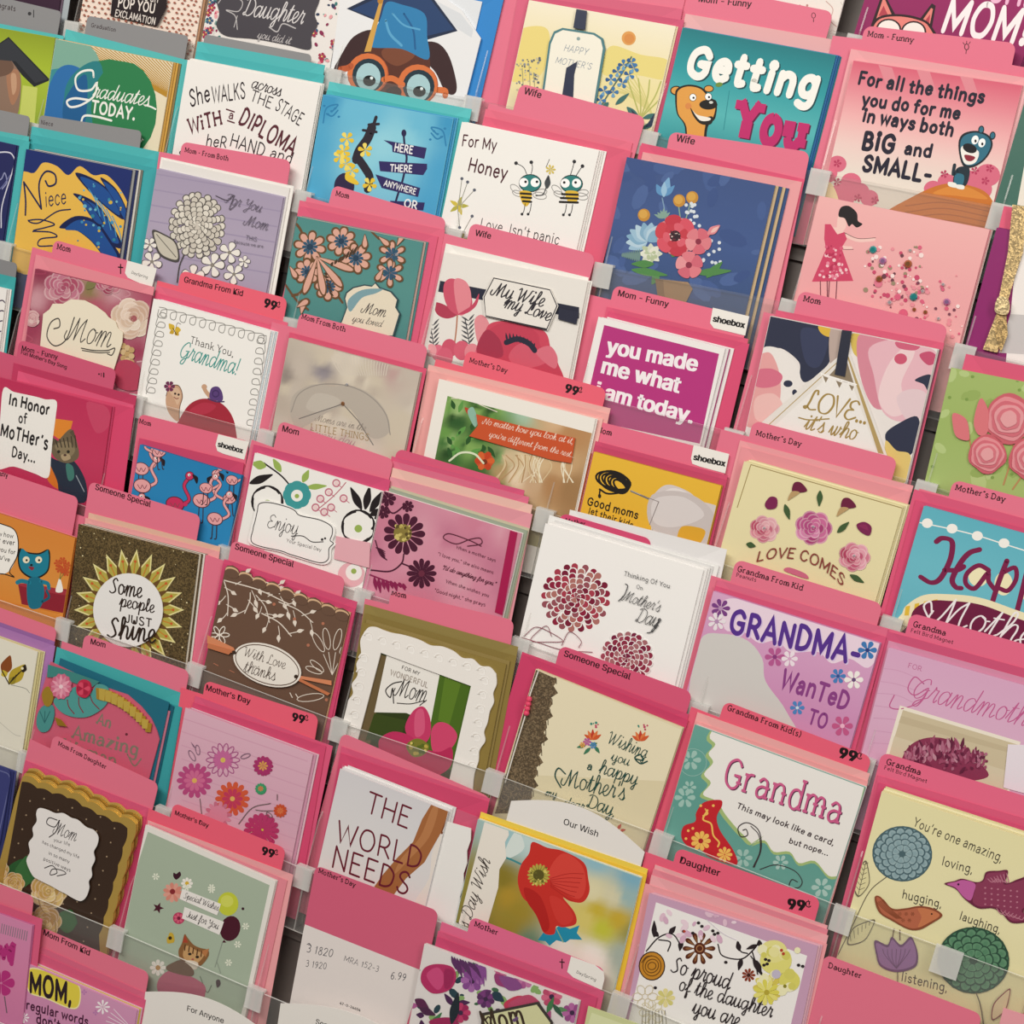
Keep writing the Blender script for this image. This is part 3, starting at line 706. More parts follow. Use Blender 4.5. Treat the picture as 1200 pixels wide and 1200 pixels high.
s = Slot(0, 1, 'B', 'the chalkboard Daughter card')
def art():
    for x0, x1, sd in ((-240, -160, 1), (225, 400, 2)):
        SCAT(['c2415f', '3a7c78', '2f3d5c', 'e7a1a7', '8c2b52', '6fb3a6'], 60, x0, -200, x1, 300, 4, 13, sd, .7)
        for k in range(9):
            rd = random.Random(sd*9+k); x, y = rd.uniform(x0, x1), rd.uniform(-150, 280); FL('a8324f' if k % 2 else '35597a', x, y, 17, 5, .8, cc='e9c774')
    SP('47434a', -185, -220, -160, -90, -172, 0, -160, 60, -172, 115, -130, 158, 0, 172, 130, 196, 236, 218, 245, 160, 272, 110, 260, 60, 285, -20, 300, -220)
    T('dcd8d8', 'Daughter', -60, 68, 205, 108, 'c', 1.15, .3, .45, k=1.25)
    S('bdb9ba', 4, -165, 15, -130, -20, -60, 5, -75, 50, -130, 45, -90, 70, -80, 130); S('c9c5c5', 3, -80, 70, -95, 120)
    T('bdb8b8', 'you did it', 5, 168, 150, 196, 'c', 1.2, .3); S('bdb9ba', 5, 60, 120, 95, 140, 120, 105, 175, 125)
s.card(-150, -330, 425, -230, 'ebe6e2', 'grey chalkboard card lettered Daughter with floral side borders', art)
s.more(('d9d2cd', 2, 0)); s.env('6fb9b4', -130, -340, 450, -235)

s = Slot(0, 2, 'B', 'the graduation cap creature card')
def art():
    P('d9dde2', 560, -115, 900, 60, 985, 170, 970, 180, 780, 60, 560, -60)
    SP('3a2224', 345, 310, 370, 250, 430, 160, 520, 135, 540, 240, 430, 300); SP('3a2224', 735, 190, 800, 190, 850, 250, 882, 370, 870, 415, 830, 400, 790, 320, 740, 260)
    SP('5b2f22', 520, 180, 640, 185, 750, 230, 760, 330, 700, 470, 560, 470, 480, 330); SP('7a4630', 560, 215, 640, 205, 690, 225, 690, 255, 620, 290, 560, 255)
    P('1c2b48', 398, 38, 560, -40, 770, -20, 886, 136, 742, 178, 560, 105)
    P('24406c', 420, 42, 560, -20, 770, 0, 870, 130, 742, 160, 560, 95)
    SP('2d7fb4', 548, 80, 575, 10, 640, 20, 740, 60, 752, 160, 756, 262, 640, 215, 500, 205, 520, 140)
    S('5aa5cf', 10, 570, 90, 590, 150, 640, 200); S('1e5f94', 8, 650, 60, 690, 130, 700, 215); S('5aa5cf', 7, 600, 60, 650, 110, 720, 130)
    P('d2a24e', 545, 0, 560, 0, 505, 226, 476, 228); E('b9812f', 546, 5, 12)
    for x, y, r in ((492, 325, 88), (712, 372, 86)):
        E('b85a33', x, y, r+3, r+3); E('d8743f', x-2, y-3, r); E('1d3440', x+3, y+6, r-16, r-14); E('a9cdd3', x+2, y+14, r-34, r-26); E('11181c', x+6, y+30, 28, 24); E('e8f3f3', x+16, y+18, 7)
    S('d8743f', 22, 560, 350, 600, 345, 645, 372); S('b85a33', 24, 372, 305, 400, 300, 418, 290); S('d8743f', 24, 795, 395, 830, 400, 832, 420)
    SP('3b2020', 570, 400, 610, 380, 640, 400, 620, 440)
s.card(385, -120, 985, 5, 'e9eaec', 'die-cut graduation card of a brown creature in a blue mortarboard and orange glasses', art, outline=(385, -120, 800, -30, 905, 45, 988, 168, 925, 420, 880, 700, 270, 560, 330, 300, 345, 180))
s.more(('dfe3e8', 1.2, 0)); s.env('2f86cf', 600, -120, 1092, -20); s.env('2a78c2', 560, -130, 1088, -26)

s = Slot(0, 3, 'C', "the Happy Mother's Day tag card")
def art():
    GR(['f2ead2', 'f0e4bb', 'ebdf9e', 'ece3bf'], 150, 0, 90, 480)
    SP('ead783', 60, 190, 120, 125, 220, 120, 240, 190, 200, 330, 60, 350); SP('e8d885', 480, 250, 520, 200, 640, 240, 760, 265, 760, 350, 620, 330, 480, 330)
    for k in range(9): S('d8cf86', 5, 690, 500, 660-k*9, 420, 600-k*14+20, 330+k*9)
    for k in range(5): S('b7b968', 6, 640, 520, 610+k*30, 430, 580+k*50, 340+k*6)
    E('e0a055', 588, 168, 31); E('d98f48', 590, 170, 22)
    SCAT(['8a8f95', '5e6672', 'c8c0a0'], 60, 95, 255, 200, 400, 3, 6, 8)
    for x, y in ((120, 300), (150, 280), (170, 320)): S('a4a77c', 3, x, y, x+5, 400, x, 480)
    S('4d6d64', 6, 470, 460, 520, 380, 560, 320, 600, 250)
    for x, y, a in ((565, 285, 0), (600, 275, 40), (540, 315, 10), (590, 330, 30), (510, 350, 0), (560, 365, 60), (480, 400, 20), (520, 405, 0), (465, 440, 10), (610, 300, 30)):
        FL(['3f77ae', '6fa3c7', '2f5c91'], x, y, 24, 4, .7, a0=a)
    for x0, y0, x1, y1 in ((530, 460, 590, 410), (500, 450, 470, 480), (580, 470, 640, 520), (620, 530, 580, 470), (650, 520, 720, 500), (700, 540, 640, 570)): LF('3b6f6c', x0, y0, x1, y1, 22)
    P('24354e', 598, 480, 640, 520, 620, 540); P('24354e', 700, 500, 740, 470, 730, 550, 660, 560)
    with PART('tag', .0006, 'cream tag with teal border') as _:
        SLAB('4f7f86', 208, 420, 240, 190, 262, 140, 300, 124, 440, 146, 478, 170, 488, 215, 430, 560, 190, 520)
        SLAB('f3efe0', 218, 420, 249, 195, 268, 150, 302, 134, 436, 155, 468, 176, 477, 215, 420, 560, 200, 520, h=.0001)
        E('8fa5a4', 370, 172, 8)
        T('8f9aa6', 'HAPPY', 305, 225, 412, 245, w=1.2, slant=.2, k=1.1); T('8f9aa6', "MOTHER'S", 268, 278, 428, 308, w=1.2, slant=.2, k=1.1)
    with PART('ribbon', .0012, 'navy ribbon'):
        SLAB('1d2745', 362, 42, 408, 50, 400, 134, 348, 124, m=4)
    with PART('ribbon', .0012, 'navy ribbon'): SLAB('1d2745', 318, 300, 366, 272, 352, 330, 345, 480, 292, 470, m=4)
s.card(150, 0, 795, 115, 'f2ead2', "cream meadow card with a Happy Mother's tag on a navy ribbon", art, mt=1)
s.more(('e9d7b4', 1.5, 0)); s.env(DEEP, 150, -20, 832, 90); s.env(PINK, 110, -60, 825, 40)
s.tab(TABC, 150, -160, 845, -45, label="pink index divider standing tall behind the Happy Mother's tag card")

s = Slot(0, 4, 'C', 'the Getting YOU card')
def art():
    GR(['1c7a82', '2a9aa2', '55b6b8', '2b9198'], 825, 120, 700, 620)
    for o, c in ((6, '12474e'), (0, 'f7f6f0')): T(c, 'Getting', 842+o, 326+o, 1425+o, 440+o, w=3.4, slant=.06, serif=0, k=1.12, jit=.5)
    for o, c in ((6, '5e1240'), (0, 'c2286d')): T(c, 'You', 1052+o, 600+o, 1375+o, 655+o, w=3.4, serif=3.2, k=1.35)
    L('2c8d95', 3, 1030, 400, 1005, 570)
    E('1f1a14', 797, 398, 27, 21); E('e2a04a', 797, 398, 22, 16); E('1f1a14', 940, 390, 22, 16); E('e2a04a', 940, 390, 18, 12); E('6f8f3c', 985, 372, 16, 10, -10)
    SP('1f1a14', 792, 430, 800, 390, 850, 372, 910, 385, 950, 430, 975, 450, 968, 520, 935, 560, 915, 700, 840, 700, 835, 560, 800, 500)
    SP('e2a04a', 800, 430, 808, 396, 850, 380, 905, 392, 942, 434, 968, 455, 960, 512, 925, 550, 905, 700, 848, 700, 842, 560, 806, 500)
    SP('1f1a14', 858, 470, 880, 500, 920, 515, 955, 512, 950, 545, 905, 545, 872, 510); SP('f4efe4', 868, 484, 890, 505, 945, 518, 940, 530, 900, 528)
    E('17120f', 938, 460, 40, 22); E('d8d8d0', 950, 450, 9, 6)
    for x, y in ((870, 428), (938, 425)): E('fff', x, y, 15, 16); RING('2a2118', 2, x, y, 15, 16); E('111111', x+3, y+2, 5)
    E('d98a4a', 850, 466, 14)
s.card(825, 120, 1498, 243, '2a949b', 'teal card lettered Getting YOU with a thinking brown bear', art, mt=1)
s.more(('2c6ea6', 1.5, .5), ('245f96', 3, .5), ('2a8088', 4, 0)); s.env('eab0b2', 838, 60, 1568, 188)
s.tab(TABC, 875, -70, 1488, 52, [('Mom - Funny', 895, 8, 1125, 32, 'S')], art=lambda: (E('4a1f28', 1400, 68, 10, 13), E(TABC, 1400, 68, 7, 10), L('4a1f28', 3, 1400, 84, 1400, 96)), label='pink index divider tabbed Mom - Funny behind the Getting YOU card')

s = Slot(0, 5, 'D', 'the BIG and SMALL card')
def art():
    GR(['d96078', 'e58c98', 'efb3b4', 'eecfc9', 'e8ddd2', 'e6ddd0'], 450, 265, 330, 860)
    for x in (560, 720, 900): P('e08a96', x, 285, x+60, 297, x+100, 420, x+50, 415)
    W_ = '1d1a2e'
    T(W_, 'For all the things', 472, 368, 1030, 455, w=3.1, k=1.15, jit=.7); T(W_, 'you do for me', 488, 460, 925, 522, w=3.1, k=1.15, jit=.7)
    T(W_, 'in ways both', 490, 530, 895, 598, w=3.1, k=1.15, jit=.7); T(W_, 'BiG', 490, 650, 640, 672, w=3.2, k=1.2, jit=.7); T(W_, 'and', 675, 675, 800, 692, w=3, k=1.1, jit=.6)
    T(W_, 'SMALL-', 490, 750, 800, 800, w=3.1, k=1.2, jit=.7)
    for x, y, r in ((380, 720, 40), (330, 760, 50), (440, 800, 45), (480, 840, 40), (400, 860, 60), (1040, 770, 55), (960, 790, 45), (860, 800, 40), (1000, 830, 60), (800, 830, 40), (520, 870, 40)): E('d96c85', x, y, r, r*.9)
    for x, y in ((380, 718), (985, 750), (1050, 740), (850, 765), (1030, 795), (545, 880), (380, 800), (470, 870)): FL('b83a5e', x, y, 18, 5, .6)
    SP('f3d9a8', 300, 930, 330, 800, 380, 860, 420, 1100, 250, 1100)
    SP('c8742c', 560, 960, 700, 870, 840, 810, 960, 815, 1060, 880, 1100, 1100, 500, 1100)
    SP('d98a3a', 800, 850, 880, 818, 960, 825, 1040, 875, 900, 860)
    for k in range(4): S('ad5f20', 5, 680, 905+k*28, 850, 890+k*26, 1050, 930+k*24)
    B_ = '2f6f86'
    SP('14202a', 912, 640, 930, 590, 990, 575, 1045, 595, 1062, 640, 1030, 700, 975, 735, 930, 725); SP(B_, 920, 640, 936, 598, 990, 583, 1040, 602, 1054, 640, 1025, 695, 975, 726, 936, 716)
    for x, y in ((1012, 570), (1062, 596)): E('14202a', x, y, 13, 18, 10); E(B_, x, y, 9, 13, 10)
    SP('f4f1ea', 922, 655, 945, 640, 1000, 665, 990, 710, 960, 724, 935, 712); SP('8e2436', 940, 680, 985, 690, 970, 708, 946, 704); E('14141a', 962, 652, 32, 20, 20)
    for x, y in ((985, 615), (1015, 628)): E('fff', x, y, 15, 20, 20); E('111111', x+2, y+5, 5, 7)
    SP('1a2c38', 905, 740, 960, 740, 945, 815, 890, 810); S('1a2c38', 14, 910, 750, 890, 765, 895, 725); SP(B_, 900, 765, 935, 770, 930, 812, 895, 806)
    SP('f0efe8', 868, 800, 900, 805, 905, 825, 870, 818); SP('f0efe8', 900, 812, 935, 815, 935, 832, 905, 828)
s.card(450, 265, 1195, 375, 'e58c98', 'pink card reading For all the things you do in ways both BIG and SMALL', art)
s.more(('d9a0a2', 1.5, .5)); s.env('eda6ac', 440, 215, 1225, 345)
s.tab(TABC, 500, 112, 1168, 190, [('Mom - Funny', 512, 160, 716, 188, 'F')], art=lambda: (E('4a1f28', 948, 206, 11, 15), E(TABC, 948, 206, 7, 11), L('4a1f28', 3, 946, 222, 945, 236), *[L('4a1f28', 3, 948+a, 195-b, 948+a*1.6, 187-b*1.5) for a, b in ((-10, 0), (0, 4), (10, 2))]))

s = Slot(0, 6, 'D', 'the green-edged card')
s.card(1225, 370, 1800, 480, '3c6b5e', 'green-edged card only just showing at the right edge of the photo', lambda: P('ece6da', 1262, 390, 1800, 490, 1700, 1000, 1170, 900), mt=1)
s.env('f0b8bb', 1222, 320, 1820, 425)
s.tab(TABC, 1225, 235, 1820, 340)

# ================================================================ row 1
s = Slot(1, -1, 'A', 'the lime graduate photo card')
def art():
    GR(['8fa02a', 'a9bf35', '9db33a', '7d9430'], 0, 120, 0, 600)
    SP('8e7362', -90, 300, -60, 260, 40, 250, 90, 330, 85, 470, 60, 520, -20, 560, -90, 560); SP('a97a5e', 30, 320, 80, 310, 88, 390, 60, 460, 40, 430); SP('6f5547', -80, 270, 20, 250, 60, 290, 30, 330, -80, 340)
    SP('c59b7c', 48, 330, 70, 328, 72, 390, 55, 415)
    P('26282c', -110, 265, 38, 162, 222, 352, 150, 382, 96, 330, 40, 252, -60, 255); P('36393f', -100, 255, 38, 170, 208, 348, 155, 365, 70, 270)
    P('c7d16a', 100, 375, 165, 385, 150, 560, 80, 560)
s.card(-130, 100, 242, 165, '9db33a', 'lime green photo card of a graduate in a black mortarboard', art, mt=1)
s.more(('7b8c35', 2, 0)); s.env('57bfc0', -150, 75, 280, 158)
s.tab(GREY, -260, -75, 270, 50, [('Congrats', -40, 25, 70, 50, 'f')], art=lambda: (E('3a3a3c', 130, 60, 8), L('3a3a3c', 4, 148, 45, 148, 75)), rad=.004, label='grey index divider standing behind the lime graduate photo card')

s = Slot(1, 0, 'A', 'the Graduates TODAY card')
def art():
    for k in range(34): L('b98a2e', 3.6, 330+k*14, 205-k*2, 560+k*14+200, 440+k*10)
    E('7fae9c', 300, 330, 150, 170); E('3d8f95', 260, 460, 150, 160); SP('2d6fae', 190, 470, 250, 310, 330, 290, 380, 360, 330, 600, 190, 640)
    E('2d7f4e', 480, 480, 205, 220); SP('2a7f86', 285, 400, 350, 300, 440, 275, 450, 420, 400, 600, 300, 600); SP('1f5e93', 275, 500, 300, 410, 380, 330, 370, 560, 300, 640)
    E('2d7f4e', 545, 480, 145, 210)
    T('f3f3ec', 'raduates', 405, 428, 650, 468, 'c', 1.2, .3, .4, k=1.0); S('f3f3ec', 8, 412, 338, 405, 310, 360, 315, 332, 345, 345, 395, 400, 395, 425, 365, 415, 420, 360, 460, 310, 470, 295, 445, 330, 432, 390, 440); S('f3f3ec', 6, 640, 462, 665, 470, 685, 480)
    T('f3f3ec', 'TODAY.', 402, 492, 600, 528, w=2.4, k=1.15); S('f3f3ec', 8, 355, 545, 370, 510, 420, 512, 490, 530); T('f3f3ec', 'Tomorrow', 400, 600, 620, 640, 'c', 1.1, .3)
s.card(245, 170, 760, 275, 'ebdfc2', 'card of overlapping green and blue circles lettered Graduates TODAY', art, mt=1)
s.more(('c79a4a', 2, .5), ('d4a650', 4, .5), ('8d7a52', 6, .5)); s.env('58c0c0', 290, 128, 838, 268)
s.tab(GREY, 385, 68, 828, 158, [('Graduation', 400, 118, 510, 140, 'f')], left=False, rad=.004)

s = Slot(1, 1, 'A', 'the She Walks card')
def art():
    K_ = '2b2026'; R_ = '5a2530'
    T(K_, 'She', 838, 468, 932, 440, w=1.6, slant=.12, k=1.6); T(K_, 'WALKS', 935, 450, 1085, 430, w=1.5, k=1.9); T(K_, 'across', 1100, 385, 1230, 425, 'c', 1.5, .2, .4); T(K_, 'THE', 1098, 440, 1195, 480, w=1.3, k=1.1)
    T(K_, 'STAGE', 1208, 480, 1320, 555, w=1.4, k=1.7)
    T(R_, 'WiTH', 835, 585, 985, 545, w=2, serif=2, k=1.35); T(R_, 'a', 1005, 520, 1030, 525, w=1.8); S(R_, 5, 995, 480, 1030, 492); S(R_, 5, 1000, 530, 1030, 540); T(R_, 'DIPLOMA', 1048, 540, 1290, 690, w=2.1, serif=1.6, k=1.55)
    T(K_, 'heR', 905, 640, 1000, 650, w=1.4, slant=.1, k=1.1); T(K_, 'HAND', 1010, 640, 1165, 690, w=1.3, k=1.15); T(K_, 'and', 1185, 690, 1285, 722, w=1.3, slant=.1)
    S(K_, 4, 800, 690, 790, 670, 805, 660)
s.card(825, 262, 1408, 375, 'f1eeea', 'white card hand lettered She WALKS across the STAGE WiTH a DIPLOMA', art)
s.more(('e8e5e0', 1, 1.5), ('dfdcd7', 2, 2)); s.env('48b5b8', 862, 225, 1425, 330); s.env('52bdbf', 868, 182, 1428, 286)
s.tab(GREY, 900, 150, 1370, 240, [], left=False, rad=.004, label='grey index divider without words behind the She Walks card')

s = Slot(1, 2, 'B', 'the Here There Anywhere card')
def art():
    GR(['3f9cc4', '6fc0da', '86cbdf', '66b8d8', '4aa3cf'], 295, 415, 230, 880)
    FIELD([(x, y, c) for x, y, c in ((560, 640, '93d2e3'), (480, 700, '8ccfe1'), (650, 620, '8ccfe1'), (560, 780, '80c6de'), (320, 440, '3c98c6'), (860, 540, '3c98c6'), (250, 640, '4ea8d0'), (830, 760, '4aa3cf'), (420, 480, '6abbd9'), (720, 540, '6abbd9'), (240, 840, '4ea8d0'), (780, 900, '4aa3cf'), (500, 500, '6abbd9'))], 22, 1.6)
    C_ = '2b7fb0'
    for x, y, f in ((330, 480, 1), (800, 580, -1)):
        S(C_, 6, x-35*f, y+60, x-20*f, y-5, x+30*f, y-20, x+5*f, y+10); S(C_, 6, x-20*f, y+20, x+5*f, y+30, x+30*f, y+5)
        for k in range(5): E(C_, x-30*f+k*16*f, y-15+(k*37 % 50), 6, 5)
    V = '2f2760'
    S('26204a', 9, 648, 580, 655, 660, 662, 700, 645, 790, 625, 850, 610, 900)
    E('26204a', 650, 585, 11, 16)
    for q in ((560, 615, 750, 650, 740, 698, 600, 668, 598, 640), (540, 708, 752, 720, 752, 742, 735, 770, 545, 752), (525, 766, 722, 826, 712, 866, 552, 826), (590, 882, 742, 890, 735, 925, 590, 915)): P(V, *q)
    T('f4f4f4', 'HERE', 608, 662, 692, 676, w=2.4, k=1.25); T('f4f4f4', 'THERE', 590, 752, 690, 756, w=2.4, k=1.2); T('f4f4f4', 'ANYWHERE', 562, 815, 704, 856, w=2.2, k=1.2); T('f4f4f4', 'OR', 650, 908, 712, 920, w=2.2)
    S('2a2430', 38, 440, 700, 455, 660, 490, 610, 510, 560); S('2a2430', 34, 445, 690, 480, 740, 500, 780, 490, 830); S('2a2430', 14, 505, 590, 520, 540, 528, 515); S('2a2430', 10, 470, 572, 530, 580); S('2a2430', 10, 495, 548, 540, 545)
    for x, y, a in ((370, 690, 0), (385, 665, 30), (400, 610, 20), (395, 720, 10), (480, 660, 50), (420, 750, 0), (500, 810, 20)): FL(['e8c63a', 'f2dc6a'], x, y, 32, 5, .6, a0=a)
    SP('2d2446', 350, 790, 390, 760, 430, 800, 420, 850, 350, 850); SP('e8c63a', 400, 760, 450, 800, 440, 812, 395, 790)
s.card(295, 415, 868, 520, '6cbcd8', 'sky blue card with purple signposts reading HERE, THERE, ANYWHERE', art)
s.more(('3c94c4', 1.5, .7), ('58aad2', 3, 1)); s.env('48b5b8', 312, 395, 935, 520); s.env('5cc4c6', 322, 358, 948, 480)

s = Slot(1, 3, 'C', 'the For My Honey card')
def art():
    A.tile = 'B'; R_ = '4a1a26'
    T(R_, 'For My', 905, 640, 1060, 660, w=1.8, k=1.3, jit=.5); T(R_, 'Honey', 932, 748, 1105, 790, w=1.8, k=1.25, jit=.5)
    for x, y in ((890, 905), (900, 1055)):
        for k in range(5): LF('d3bf4a' if k % 2 else 'b7b04a', x, y, x+45*math.cos(k*1.25), y+42*math.sin(k*1.25), 18)
    for x, y, X, Y in ((890, 900, 905, 785), (895, 900, 930, 800), (900, 900, 960, 835), (885, 900, 895, 1000), (900, 1040, 950, 950)): S('9a9a90', 3, x, y, X, Y); E('5e6270', X, Y, 7)
    T('2a2428', "Love. Isn't panic", 985, 1000, 1335, 1075, w=1.2, k=1.25, jit=.4)
    A.tile = 'C'
    for bx, by, f in ((0, 0, 1), (182, 3, -1)):
        hx, hy = 155+bx, 805+by
        for q in ((hx-15, hy-40, hx-30, hy-70, hx-62, hy-88), (hx+5, hy-42, hx+10, hy-70, hx+5, hy-92)) if f == 1 else ((hx-5, hy-40, hx+5, hy-70, hx+12, hy-98), (hx+20, hy-36, hx+35, hy-60, hx+48, hy-78)): S('2a2a2e', 3, *q); E('2a2a2e', q[4], q[5], 8)
        RING('9c9a98', 3, hx-65, hy+25, 26, 14, 40); RING('9c9a98', 3, hx+42, hy+55, 30, 15, 10); RING('9c9a98', 3, hx-55, hy+45, 24, 12, 20); RING('9c9a98', 3, hx+48, hy+40, 26, 14, -10)
        E('1f2a2c', hx, hy, 50, 40); E('2f7f7c', hx, hy, 46, 36)
        SP('e0b83a', hx-45, hy+35, hx+5, hy+40, hx, hy+80, hx-18, hy+102, hx-38, hy+80) if f == 1 else SP('e0b83a', hx-25, hy+32, hx+28, hy+36, hx+24, hy+76, hx, hy+84, hx-20, hy+70)
        for k in range(3): L('1e1a16', 9, hx-42+k*5*f, hy+45+k*17, hx+5 if f == 1 else hx+28, hy+48+k*17)
        for dx in (-28, 22): E('fff', hx+dx, hy-3, 20, 20); E('141414', hx+dx+(8 if f == 1 else -4), hy-6, 6)
        for dx in (-22, 5): S('2a2a2e', 3, hx+dx*(1), hy+90, hx+dx-5, hy+120, hx+dx-12, hy+135); E('2a2a2e', hx+dx-14, hy+136, 6)
    S('2a2a2e', 4, 180, 860, 215, 850, 235, 780); LF('44484c', 228, 830, 236, 770, 26); FL('d6c05a', 245, 745, 22, 7, .4); S('2a2a2e', 2, 225, 735, 240, 700)
s.card(-145, 535, 458, 662, 'f3f1ed', 'white card reading For My Honey with two cartoon bees', art)
s.more(('efece8', 1.5, .3), ('e9e6e1', 3, .6), ('f4f2ee', 5, .6)); s.env('e05f7c', -45, 512, 600, 665); s.env('e76f88', -40, 478, 605, 628)
s.tab(TABC, 112, 366, 660, 525, [('Wife', 126, 412, 200, 432, 'S')], sh=22)

s = Slot(1, 4, 'C', 'the blue bouquet card')
def art():
    GR(['3a5388', '3f5a92', '35507f'], 580, 690, 520, 1250)
    SCAT(['425d95', '38528a', '4a659c'], 40, 500, 700, 1250, 1300, 20, 70, 3, .5)
    S('7fa0bf', 5, 735, 870, 745, 920, 750, 980); S('7fa0bf', 5, 690, 985, 720, 1010); S('8fae9a', 5, 808, 910, 815, 960); S('8fae9a', 5, 860, 890, 840, 960)
    LF('7fb0d8', 740, 865, 765, 780, 40); LF('5f97c8', 735, 860, 710, 810, 30); LF('5f97c8', 745, 862, 790, 815, 26); LF('9cc4e0', 742, 866, 745, 800, 26)
    for k in range(6): LF('86a79a', 740, 960, 700+k*14, 915+abs(k-3)*9, 14)
    for x, y in ((655, 945), (810, 882), (867, 868)): E('c98f35', x, y, 27, 28); E('dba84c', x-3, y-4, 19)
    for k in range(9):
        a = math.radians(150+k*22); LF(['9fc3da', 'b9d4e4', '86b0cc'][k % 3], 670, 1060, 670+95*math.cos(a), 1055+78*math.sin(a), 52)
    for k in range(8): a = math.radians(k*45); LF(['d5dcc8', 'e6e8d8', 'bccaa6'][k % 3], 685, 1115, 685+52*math.cos(a), 1115+46*math.sin(a), 34)
    SCAT(['eae8d8', 'b9c6a0'], 12, 650, 1080, 720, 1145, 5, 10, 2)
    rd = random.Random(8)
    for _ in range(34): x, y = rd.choice([(860, 950), (950, 1110)]); E('dde6ee', x+rd.uniform(-45, 45), y+rd.uniform(-60, 60), 8, 8, n=8)
    for k in range(9): LF('6f8f8c', 560+k*9, 1130+k*3, 565+k*9, 1110-k*2, 12)
    for x0, y0, x1, y1 in ((600, 1185, 760, 1210), (700, 1160, 600, 1160), (880, 1200, 1040, 1190), (930, 1220, 1000, 1150), (780, 1130, 800, 1080), (720, 1200, 690, 1250)): LF('4f8a4a', x0, y0, x1, y1, 34)
    ROSE(['c93a4a', 'd6475a', 'c23346', 'd94d60'], 795, 1035, 82, .95, 2); FL(['d2414f', 'c73548', 'dc5466'], 795, 1035, 92, 6, .8, a0=20); FL(['de6070', 'c93a4a'], 795, 1035, 56, 6, .8, a0=50); E('2b1420', 793, 1037, 24); SCAT(['efd8d0', '6b1f33'], 18, 770, 1015, 818, 1060, 2, 4, 6)
    FL(['e0808a', 'd96a7a', 'e8969c'], 895, 1060, 58, 5, 1, a0=15); E('8e2a44', 895, 1062, 13)
    FL(['e27f8a', 'd6687a', 'e99aa0'], 855, 1165, 60, 5, 1, a0=50); E('8e2a44', 853, 1165, 14)
    LF('e48c94', 935, 1030, 990, 990, 34); LF('f0c3bd', 950, 1022, 985, 996, 16)
    P('a5815a', 705, 1225, 850, 1240, 870, 1270, 830, 1350, 830, 1500, 700, 1480, 720, 1330); P('8d6b48', 705, 1225, 740, 1230, 750, 1330, 735, 1480, 700, 1480, 720, 1330)
s.card(580, 690, 1232, 815, '3a5388', 'navy blue card with a red and pink bouquet in kraft paper', art, mt=1, sleeve=.002)
s.more(('cdb28a', 2.4, 0), ('35507f', 5, 0), ('cdb28a', 7.4, 0), ('35507f', 10, 0)); s.env('e9a0a4', 650, 668, 1350, 800); s.env('e0567a', 645, 628, 1362, 788)
s.tab(TABC, 770, 578, 1385, 668, [('Wife', 795, 620, 875, 636, 'S')], sh=14)

s = Slot(1, 5, 'D', 'the lady scattering confetti card')
def art():
    GR(['efb3b2', 'eca7aa', 'eeb0b0'], 300, 860, 200, 1500)
    K_ = '1f191c'; SK = 'f3c9c2'
    S(SK, 16, 410, 1030, 470, 1055, 540, 1052); S(SK, 14, 330, 1010, 350, 1060, 400, 1085, 440, 1090)
    S('5a3a3a', 2.5, 410, 1022, 470, 1048, 548, 1045); S('5a3a3a', 2.5, 330, 1010, 350, 1068, 400, 1094, 450, 1096)
    SP(SK, 378, 985, 385, 945, 405, 950, 420, 985, 405, 1015, 380, 1010); SP(SK, 355, 1000, 400, 1005, 400, 1030, 350, 1020)
    SP(K_, 385, 950, 395, 912, 430, 905, 465, 935, 470, 970, 490, 985, 465, 1000, 445, 985, 430, 995, 412, 960)
    P('cf4467', 325, 985, 350, 985, 380, 1030, 410, 1020, 422, 1050, 398, 1090, 450, 1235, 268, 1238, 330, 1095, 322, 1050)
    SCAT(['e88aa0', 'b82f55', 'f3c6cc', 'd95b7b'], 46, 330, 1080, 400, 1225, 4, 9, 4); SCAT(['f3c6cc', 'e07a94'], 12, 285, 1180, 435, 1230, 4, 7, 9)
    for x in (305, 335, 345, 378): L('7a3a4a', 4, x, 1236, x-6+(x % 3)*4, 1340)
    SCAT(['d9607f', 'f6dfdc', 'c9496c', 'e7909c', '6b3a48', '9a8a70'], 90, 500, 1080, 760, 1330, 3, 12, 12); SCAT(['f6dfdc', 'd9607f', 'e7909c', '7a3f52'], 50, 600, 1200, 930, 1480, 3, 10, 13)
    E('d9607f', 670, 1378, 20); E('de7890', 560, 1245, 18); E('d9607f', 645, 1305, 14); LF('6b2a2a', 890, 1560, 905, 1520, 16)
    A.z += .0002
    for c, x, y, r in (('teal', 537, 1097, 17), ('lilac', 580, 1147, 17), ('amber', 691, 1160, 18), ('amber', 564, 1226, 16), ('teal', 715, 1305, 18), ('lilac', 861, 1327, 16), ('clear', 700, 1100, 8), ('clear', 845, 1250, 9), ('clear', 610, 1330, 12), ('clear', 755, 1280, 9), ('clear', 825, 1400, 9), ('amber', 767, 1372, 10), ('amber', 718, 1360, 9)): gem(c, x, y, r)
s.card(300, 860, 1050, 1008, 'eba6aa', 'pink card of a black haired lady in a red dress scattering jewelled confetti', art)
s.more(('d58e94', 1, 0), ('e7c9c4', 2, 0)); s.env('b98a86', 305, 862, 1054, 1012)

